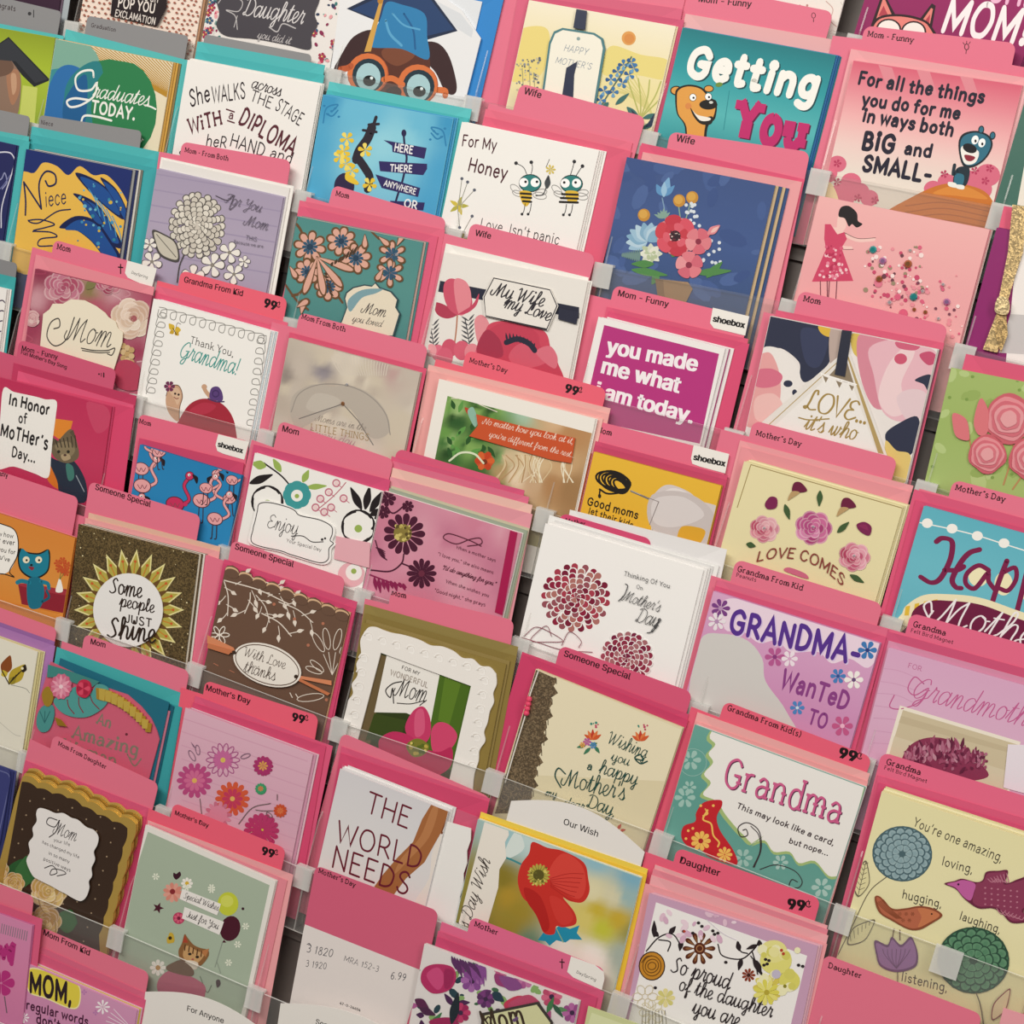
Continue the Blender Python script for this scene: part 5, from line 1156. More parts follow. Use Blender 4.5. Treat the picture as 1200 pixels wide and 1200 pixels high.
s = Slot(3, 4, 'G', 'the Good Moms card')
def art():
    GR(['e8b83a', 'e3ad2e'], 435, 935, 380, 1400)
    K_ = '1d1714'
    for k in range(7): RING(K_, 9, 520+k*5, 1062+k*4, 78-k*7, 36-k*3+(k % 2)*9, 15+k*5)
    S(K_, 8, 460, 1100, 500, 1120, 580, 1110); S(K_, 7, 462, 1100, 458, 1135); E(K_, 460, 1130, 7, 10)
    L('6f6a66', 8, 598, 1108, 700, 1152); L('b5b0ac', 3, 598, 1106, 700, 1150)
    SP('d4cac8', 690, 1160, 720, 1100, 770, 1080, 850, 1110, 900, 1150, 1000, 1200, 1000, 1400, 900, 1420, 820, 1400, 700, 1330); SP('e4dcda', 730, 1130, 780, 1095, 850, 1120, 860, 1180, 760, 1200); L('b5a9a8', 4, 715, 1180, 690, 1290)
    A.tile = 'K'; SP('dca52e', 800, 190, 820, 140, 880, 140, 925, 160, 900, 215, 860, 235, 810, 215); SP('c9bfbd', 690, 0, 840, -10, 960, 80, 960, 240, 800, 210, 680, 130)
    SP('d9d1d0', 700, 20, 830, 10, 920, 90, 800, 140, 700, 120); SP('dca52e', 800, 190, 820, 140, 880, 140, 925, 160, 900, 215, 860, 235, 810, 215); L('8a7f7d', 3, 640, 0, 720, 30, 680, 130)
    T(K_, 'Good moms', 405, 42, 632, 105, w=2.2, k=1.15, jit=.8); T(K_, 'let their kids', 410, 80, 608, 145, w=2, k=1.1, jit=.7); T(K_, 'lick the beaters.', 405, 118, 600, 172, w=2, k=1.1, jit=.7)
s.card(435, 935, 995, 1085, 'e8b83a', 'yellow card reading Good moms let their kids with a chocolate covered beater', art, mt=1)
s.more(('b98a2a', .8, .3)); s.env('c9476c', 440, 905, 1020, 1060); s.env('d24f73', 442, 888, 1024, 1040)
s.tab('e76e8a', 440, 798, 1028, 948, [('Mom', 446, 848, 515, 866, 'F')], left=False, art=lambda: LOGO((874, 905, 1030, 945, 1012, 1030, 900, 1000, 868, 988, 862, 965), 'shoebox', 'shoe', (873, 970, 1010, 1000)))

s = Slot(3, 5, 'L', 'the Love Comes card')
def art():
    F_ = '9a8450'
    A.tile = 'H'; L(F_, 4, -60, 1180, 0, 992); A.tile = 'L'; L(F_, 4, 0, -133, 665, 58, 555, 480)
    A.tile = 'L'
    for x, y, r, cs in ((275, 145, 78, ['b04a80', 'c96a98', 'a83c74', 'd484ac', 'b85288']), (60, 150, 62, ['d08a9a', 'e0a8b0', 'c46a80', 'd98a98', 'b84a66']), (455, 272, 66, ['d07a90', 'e2a0b0', 'c05a78', 'd88a9c', 'b04060'])):
        ROSE(cs, x, y, r, .85, int(x)); gem('clear', x, y-5, 7, 'bead')
    SP('7a2050', 62, 40, 85, 8, 115, 15, 112, 55, 75, 62); SP('7a2050', 465, 130, 500, 118, 530, 140, 520, 178, 480, 160); SP('8a2a58', 475, 135, 505, 130, 515, 155)
    for x, y in ((200, -25), (415, 45)): SP('6a1a3c', x-18, y+10, x-10, y-28, x+20, y-30, x+48, y+5, x+15, y+14); SP('b9996a', x-20, y+10, x+15, y+14, x-22, y+40, x-38, y+48)
    for q in ((150, 40, 170, 108), (305, -20, 300, 50), (380, 165, 432, 118), (435, 350, 498, 385), (-20, 215, 22, 225)): LF('3f5a34', *q, 26)
    T('8a4038', 'LOVE COMES', 25, 292, 410, 408, w=1.7, k=1.05, bend=66)
    SP('c96a86', 145, 330, 170, 318, 240, 345, 250, 368, 190, 350)
    A.tile = 'G'; 
s.card(-30, -148, 668, 52, 'e6dcae', 'cream card with scattered pink roses reading LOVE COMES', art)
s.more(('d9cfa0', 1.4, .8), ('efe6be', 2.8, 1.6), ('d6cba0', 4.2, 2.2)); s.env('e9969e', -40, -212, 705, -12); s.env('eea0a6', -48, -240, 714, -40)
s.tab(TABC, 10, -328, 645, -160, [("Mother's Day", 22, -262, 222, -212, 'F')], sh=13)

s = Slot(3, 6, 'L', 'the blue Happy card')
def art():
    GR(['5fb2c4', '6dbccc', '66b4c6'], 760, 50, 640, 550)
    S('f4f2ec', 5, 735, 120, 880, 150, 1000, 180, 1110, 215, 1260, 262)
    for x, y in ((775, 124), (884, 148), (995, 180), (1112, 212), (1230, 250)): E('f4f2ec', x, y, 24, 21)
    E('f0e8c0', 1000, 355, 45, 48); E('f0e8c0', 1110, 390, 40, 52); E('f0e8c0', 1225, 420, 40, 52)
    R_ = '7c1a48'
    for q in ((815, 205, 840, 190, 880, 200, 885, 240, 870, 300, 830, 370, 790, 385, 745, 360), (1005, 240, 960, 255, 920, 300, 885, 370, 900, 405, 925, 410), (850, 330, 905, 330, 935, 315)): S(R_, 24, *q, con=.2)
    S(R_, 20, 1045, 330, 1000, 310, 950, 345, 945, 390, 985, 410, 1040, 345, 1045, 380, 1075, 420); S(R_, 22, 1125, 290, 1090, 380, 1055, 490); S(R_, 19, 1110, 340, 1160, 320, 1165, 370, 1130, 420, 1090, 410); S(R_, 22, 1215, 330, 1190, 430, 1165, 530); S(R_, 18, 1200, 375, 1250, 355, 1250, 410, 1215, 450); S(R_, 20, 1290, 380, 1280, 450, 1320, 450, 1355, 400); S(R_, 20, 1365, 390, 1345, 480, 1315, 560, 1280, 560)
    SP('efe6c0', 665, 520, 690, 480, 760, 440, 860, 436, 1000, 450, 1150, 500, 1400, 600, 1400, 720, 640, 640)
    for k in range(14): x = 680+k*40; P('e3bd3c', x, 490-30*math.sin(min(1.6, k*.4))+max(0, k-3)*13, x+20, 486-30*math.sin(min(1.6, k*.4))+max(0, k-3)*13, x+14, 530+max(0, k-3)*12, x-6, 530+max(0, k-3)*12)
    SP('6f1840', 700, 560, 720, 500, 790, 466, 870, 465, 1000, 480, 1140, 530, 1400, 640, 1400, 760, 700, 660)
    T('f3eef0', 'Mother', 800, 560, 1290, 690, 'c', .85, .2, .3, k=1.0); S('f3eef0', 8, 790, 560, 760, 490, 790, 470, 795, 520)
s.card(760, 48, 1500, 255, '66b6c8', "light blue card with maroon Happy Mother's lettering on a gingham plaque", art, mt=1)
s.more(('5aa6b8', 1, .4)); s.env('d94f76', 725, 22, 1560, 240); s.env('de5a7e', 718, -25, 1560, 200)
s.tab(TABC, 890, -68, 1560, 110, [("Mother's Day", 898, -22, 1118, 32, 'F')], sh=13)

# ================================================================ row 4
s = Slot(4, 0, 'E', 'the In Honor card')
def art():
    GR(['c22a58', 'c9365f', 'b82552'], 0, 600, 0, 1100)
    SP('cc4468', 380, 720, 470, 740, 480, 820, 420, 850); P('e58a2a', 245, 790, 320, 800, 300, 880, 290, 900, 230, 860); SP('d8761f', 215, 1000, 250, 990, 280, 1050, 260, 1100, 210, 1060)
    SP('1e2a3e', 210, 960, 260, 975, 300, 960, 345, 1000, 380, 1080, 370, 1160, 270, 1130, 250, 1060); S('9aa4ad', 4, 335, 1040, 370, 1110); SP('3f7a70', 290, 990, 320, 1000, 325, 1050, 300, 1060)
    SP('6f6048', 225, 870, 240, 900, 300, 840, 320, 845, 340, 900, 345, 960, 300, 985, 250, 970, 225, 930); SP('8a7a5c', 240, 910, 300, 890, 330, 930, 290, 965)
    P('5a4c38', 218, 862, 258, 890, 228, 912); P('5a4c38', 305, 850, 322, 838, 338, 890)
    for k in range(6): L('3a3020', 5, 245+k*17, 885-k*4, 255+k*16, 915)
    for x in (258, 300): E('2a2418', x, 935, 7)
    SP('b09a78', 268, 950, 300, 945, 310, 965, 280, 975); E('4a3028', 286, 950, 7, 5)
    A.z += 4e-5
    SP('f6f3ee', 15, 658, 60, 672, 120, 685, 165, 695, 200, 705, 248, 712, 245, 780, 232, 880, 225, 950, 212, 1048, 150, 1030, 60, 1000, -20, 1000, 0, 800)
    K_ = '1f1a1a'
    T(K_, 'In Honor', 38, 728, 222, 778, w=2.7, serif=1.8, k=1.35, jit=.6); T(K_, 'of', 82, 806, 122, 812, w=2.2, k=1.3); T(K_, "MoTHer's", 2, 865, 215, 925, w=2.4, serif=1.5, k=1.45, jit=.6); T(K_, 'Day...', 52, 955, 160, 985, w=2.2, serif=1.2, k=1.35)
s.card(-70, 592, 492, 738, 'c22a58', "crimson card with an In Honor of Mother's Day sign held by a tabby cat", art, mt=1, sleeve=.002)
s.more(('c9406a', 1.5, .5)); s.env('d94870', 75, 622, 590, 745); s.env('e25a80', 80, 580, 588, 730); s.env('c23c62', 60, 545, 600, 690)
s.tab('cf5878', 85, 442, 512, 575, [('Mom - Funny', 95, 490, 252, 530, 'S'), ("Fun Mother's Day Song", 92, 505, 292, 572, 'S')], sh=16, art=lambda: (E('4a1f28', 435, 594, 4), L('4a1f28', 3, 445, 590, 445, 604), L('4a1f28', 6, 456, 590, 456, 606)))

s = Slot(4, 1, 'E', 'the flamingo card')
def art():
    GR(['2480b8', '2a88c0', '2278ae'], 615, 905, 560, 1450)
    def fl(x, y, c='e8a6a8', f=1, k=1):
        S('3a2a30', 4, x-10*f, y+30*k, x-14*f, y+90*k, x-20*f, y+96*k); S('3a2a30', 4, x+8*f, y+30*k, x+6*f, y+92*k, x-2*f, y+98*k)
        S('5a2a36', 15*k, x+25*f, y+5, x+62*f, y-20, x+40*f, y-75*k, x+60*f, y-110*k); S(c, 10*k, x+25*f, y+5, x+62*f, y-20, x+40*f, y-75*k, x+60*f, y-110*k)
        E('5a2a36', x, y, 40*k, 32*k, 15*f); E(c, x, y, 36*k, 28*k, 15*f); S('8a4a56', 3, x-20, y-5, x-8, y+12, x, y-3, x+10, y+12, x+20, y-3)
        E('5a2a36', x+64*f, y-118*k, 19*k); E(c, x+64*f, y-118*k, 16*k); SP('241a20', x+76*f, y-124*k, x+100*f, y-112*k, x+96*f, y-85*k, x+84*f, y-104*k); E('fff', x+62*f, y-122*k, 6); E('111111', x+63*f, y-121*k, 3)
    for x, y, f, c, k in ((620, 1010, 1, 'e8a6a8', .9), (625, 1085, 1, 'e8a6a8', 1), (700, 935, -1, 'e8a6a8', .8), (885, 1150, 1, 'e8a6a8', 1), (905, 1095, 1, 'e8a6a8', .75), (1010, 1140, -1, 'e8a6a8', .8), (1020, 1060, 1, 'e8a6a8', .7), (770, 1165, 1, 'c9335f', 1.05), (945, 1230, 1, 'e8a6a8', .9), (560, 1240, 1, 'e8a6a8', .9)): fl(x, y, c, f, k)
    E('c9335f', 815, 1165, 10)
s.card(615, 903, 1062, 1040, '2680b8', 'blue card patterned with pink cartoon flamingos', art, mt=1)
s.more(('1f6a9a', .8, .3)); s.env('d0486e', 612, 875, 1072, 985)
s.tab('e56a86', 612, 768, 1094, 890, [('Mom', 612, 810, 665, 824, 'F')], left=False, art=lambda: LOGO((960, 858, 1095, 892, 1074, 970, 985, 945, 956, 932, 948, 905), 'shoebox', 'shoe', (958, 912, 1066, 942)))

s = Slot(4, 2, 'J', 'the Enjoy card')
def art():
    A.tile = 'F'
    K_, GN, TL_, PK = '201a1c', '9ab45a', '3f9a9c', 'c06a7a'
    S(K_, 7, 35, 985, 110, 1040, 155, 1090); LF(GN, 45, 1000, -20, 985, 40); LF(GN, 110, 1025, 75, 965, 30); LF(K_, -30, 1075, 75, 1035, 36); LF(GN, 205, 1070, 232, 1015, 30); LF(GN, 220, 1092, 312, 1085, 26)
    FL(TL_, 180, 1125, 62, 8, .75, r0=.3); E(TL_, 180, 1125, 45); E('f2f0ea', 180, 1128, 26); E('9ab45a', 180, 1130, 10)
    S(PK, 4, 270, 1190, 330, 1140, 370, 1100, 395, 1070); 
    for x, y in ((320, 1113), (353, 1073), (385, 1140), (283, 1142), (262, 1180), (330, 1180), (300, 1200)): S(PK, 3, x, y, x+25, y+20); RING('c8788a', 6, x, y, 15); E('efd0d0', x, y, 9)
    for q in ((465, 1190, 415, 1090), (480, 1190, 500, 1085), (500, 1200, 560, 1105), (520, 1230, 600, 1180)): LF(K_, *q, 34)
    A.tile = 'J'
    for x, y, r in ((450, 140, 70), (50, 30, 66)):
        RING(K_, 12, x, y, r, r, 0); SP('f4f2ee', *[v for k in range(12) for v in (x+(r*.9+6*(k % 2))*math.cos(k*.5236), y+(r*.9+6*(k % 2))*math.sin(k*.5236))]); E('9ab45a', x, y+8, 17)
    LF(K_, 500, 90, 560, 60, 30); LF(K_, 505, 150, 560, 130, 26)
    E('e9b4bc', 420, 350, 60, 55); E('f4f2ee', 430, 340, 36); E('9ab45a', 430, 335, 12); E('e9b4bc', 10, 200, 40, 60)
    A.z += 2e-5
    with PART('pink_band', .0004, 'pink ribbon band'): SLAB('e9b0ba', 355, 180, 505, 210, 500, 320, 345, 280, m=4)
    with PART('plaque', .0008, 'white plaque lettered Enjoy'):
        q = (0, 65, 10, 30, 60, 25, 140, 45, 175, 62, 200, 85, 290, 105, 345, 135, 350, 170, 340, 200, 355, 215, 335, 240, 330, 290, 290, 305, 200, 280, 150, 265, 110, 250, -20, 215, -20, 150, -10, 110)
        SLAB('f6f4f1', *q, smooth=True); c0 = (170, 165); pts = [v*.94+c0[i % 2]*.06 for i, v in enumerate(q)]; S('3a3638', 4, *pts, pts[0], pts[1])
        T('3a3638', 'Enjoy', 50, 142, 185, 178, 'c', .9, .15, .3, k=1.25); S('3a3638', 4, 160, 180, 210, 180, 250, 205, 300, 205); E('3a3638', 295, 195, 6); E('3a3638', 308, 190, 5)
        T('4a4648', 'Your Special Day', 138, 205, 292, 248, w=1.5)
s.card(-5, -185, 555, -15, 'f2f0ec', 'white card of teal and black flowers with an Enjoy Your Special Day plaque', art)
s.more(('e4e0dc', .8, .3)); s.env('d5507a', -10, -222, 590, -65)
s.tab(TABC, 105, -327, 606, -155, [('Mom', 115, -280, 186, -262, 'S')], sh=24)

s = Slot(4, 3, 'J', 'the When A Mother Says card')
def art():
    GR(['c8708e', 'd68aa2', 'd48aa0', 'c66a88'], 560, -15, 480, 500)
    NOISEF(['d893a8', 'c67a94', 'd58aa2', 'cf8098', 'dba0b0'], 480, -30, 1150, 520, 40, 5, 22, 2)
    K_ = '4a1630'
    FL(K_, 652, 172, 92, 13, .34, r0=.25); E('8a7a3c', 645, 168, 40); SCAT(['b9a85a', '5a4a24', 'd0c070'], 26, 612, 135, 680, 200, 4, 8, 3)
    FL(K_, 728, 345, 66, 12, .34, r0=.1); E('6a2a40', 728, 345, 14)
    for x, y, r in ((668, 50, 26), (580, 15, 36), (560, 75, 30)): FL(K_, x, y, r, 7, .6)
    S(K_, 6, 650, 260, 640, 300, 590, 335, 505, 330); S(K_, 6, 640, 300, 690, 320); S(K_, 6, 560, 20, 600, 80, 660, 40); S(K_, 5, 525, 200, 545, 260, 575, 285)
    for k in range(5): LF(K_, 525+k*8, 230+k*10, 570, 250+k*8, 9)
    for k in range(8): LF('8a1f4f', 520+k*18, 360+k*4, 530+k*18, 420-k*2+(k % 2)*14, 18)
    S('8a1f4f', 6, 500, 350, 580, 380, 660, 405)
    S('5a2036', 4, 990, 225, 940, 200, 850, 170, 825, 190, 880, 215, 940, 195, 985, 190, 990, 215, 930, 225); T('5a2036', 'When a mother says', 880, 235, 1055, 295, w=1.3, serif=1.4)
    T('5a2036', '"I love you," she also means', 800, 265, 1045, 348, w=1.3, serif=1.4); T('5a2036', '"I\'d do anything for you."', 815, 325, 1050, 400, 'c', 1.7, .4, .5); T('5a2036', 'When she wishes you', 835, 385, 1025, 450, w=1.3, serif=1.4); T('5a2036', '"Good night," she prays', 785, 425, 1010, 490, w=1.3, serif=1.4)
    P('a8184f', 1118, 155, 1150, 165, 1085, 530, 1050, 515)
s.card(562, -18, 1168, 170, 'd28aa0', 'rosy pink card with dark maroon daisies beginning When a mother says', art, mt=1)
s.more(('efe7e4', .8, .3), ('9aa592', 3.2, 3), ('c9c0a6', 4, 5)); s.env('e59aa6', 590, -80, 1215, 85); s.env('efc0b4', 600, -120, 1215, 45)
s.env('e0708e', 600, -150, 1200, 10); s.env('d95a80', 596, -170, 1180, -20)
s.tab('d85a7c', 620, -205, 1080, -70, [], left=False, label='pink index divider almost hidden behind the When A Mother Says card')

s = Slot(4, 4, 'K', 'the Thinking Of You card')
def art():
    MUM(['8e1f3c', 'a83a4c', '7a1a36', '96505a', 'b0706a'], 355, 452, 152, 'f7f4f2', 1.0, 7, 6, .23)
    MUM(['8e2a44', 'a0485a', '7a2040', 'a86a70'], 580, 715, 115, 'f7f4f2', 1.0, 6, 8, .28)
    S('8e4a5a', 3, 130, 620, 180, 580, 240, 600, 300, 640, 240, 645, 160, 640, 190, 600, 230, 575, 250, 620); S('8e4a5a', 3, 295, 660, 330, 600, 380, 640, 370, 670); S('8e4a5a', 3, 120, 625, 200, 650, 300, 680, 430, 690)
    T('4a4a4c', 'Thinking Of You', 568, 352, 772, 410, w=1.2, serif=1.6); T('4a4a4c', 'On', 622, 408, 652, 418, w=1.2, serif=1.6)
    T('4a4a4c', "Mother's", 560, 462, 720, 514, 'c', .85, .35, .4, k=1.3); T('4a4a4c', 'Day', 615, 555, 715, 582, 'c', .85, .35, .4, k=1.4); S('4a4a4c', 4, 545, 465, 570, 440, 585, 400, 575, 390); S('4a4a4c', 4, 700, 580, 730, 550, 720, 545, 715, 575, 690, 600, 670, 605)
s.card(222, 125, 917, 330, 'f6f4f2', "white card with die-cut burgundy chrysanthemums reading Thinking Of You On Mother's Day", art)
s.more(('efedeb', 2.6, 1.5), ('e8e6e4', 4.2, 2.5), ('dedddc', 6, 4)); s.env('f2f1ef', 240, 88, 985, 310)
s.tab('d24a72', 290, 78, 690, 195, [('Mother', 310, 122, 400, 138, 'F')], left=False, label='pink index divider peeking out behind the white Thinking Of You card')
s.env('eceaea', 330, 65, 1020, 240)

s = Slot(4, 5, 'K', 'the Grandma Wanted To card')
def art():
    GR(['d9a8cc', 'd49cc4', 'cf90bc', 'd598be'], 960, 425, 860, 980)
    SP('ecd6e6', 1000, 470, 1100, 460, 1250, 510, 1500, 590, 1690, 640, 1700, 680, 1640, 760, 1560, 720, 1480, 740, 1420, 690, 1300, 690, 1240, 640, 1160, 650, 1090, 600, 1010, 590)
    SP('d2cfcc', 900, 640, 1000, 610, 1110, 640, 1175, 720, 1190, 820, 1280, 950, 1310, 1080, 900, 1000, 850, 900)
    for o, c in ((5, 'd9c4e6'), (0, '56308f')): T(c, 'GRANDMA-', 1030+o, 596+o, 1612+o, 748+o, w=2.7, k=1.35, jit=.6)
    A.tile = 'L'
    T('8a3f86', 'WanTeD', 130, 842, 430, 948, w=2.5, k=1.5, jit=.5); T('8a3f86', 'TO', 250, 1000, 335, 1030, w=2.5, k=1.5)
    for x, y, r, c, d in ((105, 712, 44, 'b85a94', '8a3a7c'), (170, 720, 36, 'f0e2ec', 'd9a8cc'), (512, 682, 42, '3f7ab8', '2a3f80'), (383, 796, 34, '4a80c0', '2f4f94'), (452, 812, 42, 'f4efec', '6a4a7a'), (204, 935, 32, '4f86c4', 'cfe0ee'), (402, 1015, 46, 'c45a8c', 'f0b8d0')): FL(c, x, y, r, 6, .55, cc=d, cr=.22)
    A.tile = 'K'
    for x, y, r, c in ((992, 498, 42, '7a3f86'), (975, 556, 40, 'ece4ea')): FL(c, x, y, r, 7, .45, cc='b890b8')
s.card(960, 422, 1692, 652, 'd49cc4', 'lilac card reading GRANDMA - WANTED TO with scattered paper flowers', art, mt=1)
s.more(('c088b0', .8, .3)); s.env('d9567c', 968, 400, 1720, 625); s.env('e06a8a', 978, 372, 1728, 590)
s.tab(TABC, 1060, 282, 1706, 480, [('Grandma From Kid', 1065, 335, 1355, 422, 'F'), ('Peanuts\u00ae', 1060, 358, 1155, 384, 'f')], sh=18)

s = Slot(4, 6, 'L', 'the Grandmother carnation card')
def art():
    GR(['d9a8c8', 'dcb0cc', 'd8a6c4'], 605, 670, 480, 1160)
    for k in range(7): S('cf9abb', 3, 540, 760+k*55, 640, 770+k*55+(k % 2)*6, 720, 800+k*58)
    T('c0709a', 'FOR', 690, 758, 752, 776, w=1.5, serif=2); T('c25f92', 'Grandmother', 700, 890, 1285, 1040, 'c', .8, .3, .5, k=1.25); S('c25f92', 5, 760, 830, 720, 800, 690, 850, 720, 880, 780, 850, 740, 910, 660, 940, 610, 930, 630, 880)
    P('efe6d6', 655, 925, 1185, 1085, 1130, 1330, 590, 1150); P('cdbfa0', 668, 945, 1172, 1097, 1120, 1320, 605, 1150); P('c4b596', 660, 970, 1165, 1120, 1160, 1140, 650, 1000); P('d6caae', 630, 1060, 1150, 1220, 1120, 1320, 605, 1150)
    SP('8a3454', 660, 1185, 690, 1110, 760, 1070, 850, 1070, 940, 1110, 1010, 1180, 1040, 1240, 900, 1260, 700, 1240)
    for k in range(130):
        rd = random.Random(k); x = rd.uniform(680, 1010); y = 1165-rd.uniform(0, 1)*90*math.sin(max(.05, (x-650)/390*3.14)); LF(['7a2a4a', '9c4a68', 'b06a84', '64203e', 'c08a9c'][k % 5], x, y+20, x+rd.uniform(-22, 22), y-rd.uniform(8, 34), 16)
    A.tile = 'P'
    for k in range(60): rd = random.Random(k+99); LF(['7a2a4a', '9c4a68', 'b06a84', '64203e'][k % 4], *(lambda x, y: (x, y, x+rd.uniform(-20, 20), y+rd.uniform(-26, 20)))(rd.uniform(680, 1040), rd.uniform(0, 90)), 14)
    P('e9dfe8', 1130, -30, 1400, -20, 1400, 240, 1110, 160)
s.card(605, 672, 1400, 895, 'dcb0cc', 'pale pink script Grandmother card with a carnation photo', art)
s.more(('cf9fbd', .8, .3)); s.env('d98fae', 605, 640, 1440, 870); s.env('d2557c', 600, 600, 1450, 830)
s.tab('e4688a', 702, 518, 1440, 722, [('Grandma', 712, 578, 858, 620, 'F'), ('Felt Bird Magnet', 702, 602, 890, 656, 'f')], sh=16)

# ================================================================ row 5
s = Slot(5, 0, 'I', 'the blue cat comic card')
def art():
    GR(['d9883a', 'dd9242', 'd8862f'], 0, 130, 0, 560)
    S('d07a28', 4, -20, 470, 120, 490, 260, 520); P('8e2232', 80, 395, 300, 415, 280, 520, 95, 480); SP('a5323f', 90, 400, 120, 390, 290, 420, 280, 440)
    SP('1f1a18', 85, 235, 120, 250, 170, 255, 215, 240, 220, 300, 205, 345, 150, 370, 95, 340, 78, 290); SP('1d7f98', 92, 245, 122, 257, 170, 262, 210, 250, 214, 300, 200, 340, 150, 362, 100, 335, 84, 290)
    P('1d7f98', 92, 240, 100, 235, 130, 262, 92, 280); P('1d7f98', 180, 262, 212, 240, 215, 285)
    for x in (115, 170): E('f0e6c8', x, 285, 15); E('111111', x+2, 287, 5)
    SP('8a2f3c', 125, 315, 150, 318, 140, 332); E('111111', 138, 308, 6, 5)
    SP('1a7088', 125, 370, 175, 365, 195, 420, 185, 480, 165, 500, 130, 495, 118, 440); S('1d7f98', 16, 130, 385, 95, 378, 75, 385); S('1d7f98', 16, 180, 380, 210, 390, 215, 410); S('156076', 10, 185, 470, 215, 450, 205, 420)
    SP('f4f0e8', 245, 425, 252, 390, 262, 365, 272, 390, 275, 425); S('6a7a3a', 3, 262, 370, 270, 330); S('6a7a3a', 3, 264, 370, 290, 330)
    for x, y in ((255, 300), (275, 290), (295, 310), (280, 330), (262, 325), (290, 340)): FL('c4522a', x, y, 18, 6, .6)
    SP('f7f4ee', -60, 130, 0, 125, 60, 150, 80, 200, 75, 270, 40, 335, -10, 350, -80, 340); S('1f1a18', 4, 0, 125, 60, 150, 80, 200, 75, 270, 42, 335, 62, 360, 20, 348, -30, 345)
    for t, q in (('you know how', (-90, 165, 60, 190)), ('I never ever', (-80, 195, 68, 222)), ('thank you for', (-75, 232, 70, 262)), ("all you've", (-60, 262, 45, 295))): T('2a2422', t, *q, w=1.7, slant=.1, jit=.5)
s.card(-260, 0, 330, 190, 'd9883a', 'orange comic card of a blue cartoon cat with a speech bubble', art, mt=1)
s.more(('b96a28', .8, .3)); s.env('e88a98', -260, -14, 340, 186)
s.tab(TABC, -260, -190, 345, 12, [('Mom - Funny', -120, -100, 38, -78, 'F')], left=False, label='tall pink index divider standing behind the blue cat comic card')

s = Slot(5, 1, 'I', 'the Some People Just Shine card')
def art():
    nz(); X0, Y0, X1, Y1 = A.rect; put([(X0, Y0), (X1, Y0), (X1, Y1), (X0, Y1)], '6a5838', 3)
    rd = random.Random(4)
    for _ in range(70): E('e9dcae', rd.uniform(330, 870), rd.uniform(130, 730), rd.uniform(1.5, 4), n=6)
    cx, cy = 568, 505
    for c, k0, k1, ri in (('e6dd9c', 1.0, 0, 1), ('b4a94e', .93, 0, 1)):
        pts = []
        for k in range(44):
            a = 2*math.pi*k/44; r = (270 if k % 2 == 0 else 195)*k0; pts += [cx+r*.9*math.cos(a), cy+r*math.sin(a)]
        P(c, *pts)
    for k in range(22):
        a = 2*math.pi*(k*2+1)/44; b = .085
        P('6a4a24', cx+215*.9*math.cos(a), cy+215*math.sin(a), cx+160*.9*math.cos(a-b), cy+160*math.sin(a-b), cx+160*.9*math.cos(a+b), cy+160*math.sin(a+b))
        a = 2*math.pi*k/22; L('c9802e', 4, cx+165*.9*math.cos(a), cy+165*math.sin(a), cx+210*.9*math.cos(a), cy+210*math.sin(a)); E('c9602e', cx+215*.9*math.cos(a), cy+215*math.sin(a), 6)
    with PART('plaque', .0008, 'round white plaque lettered Some people just shine'):
        SLAB('eceae8', *[v for p in ell(568, 505, 153, 162, n=36) for v in p])
        K_ = '2e2018'
        T(K_, 'Some', 485, 428, 628, 452, 'c', 1.8, .1, .5, k=1.15); T(K_, 'people', 530, 488, 682, 518, 'c', 1.7, .1, .5, k=1.0); T(K_, 'JUST', 556, 556, 678, 582, w=1.9, serif=1.4, k=.9); T(K_, 'Shine', 475, 622, 688, 650, 'c', 1.7, .08, .5, k=1.05)
s.card(345, 128, 872, 262, '6a5838', 'bronze glitter card with a sunburst reading Some people just Shine', art, mt=3)
s.more(('d9d2c0', 1.4, .3), ('5a4a30', 2.6, .6), ('e6e1d8', 4.2, 1), ('8f8878', 5.6, 1.3)); s.env('efa4a6', 375, 100, 965, 250); s.env('e7b9a4', 390, 78, 968, 228)
s.tab(TABC, 395, -60, 882, 92, [('Someone Special', 418, -24, 660, 54, 'S')], sh=33)

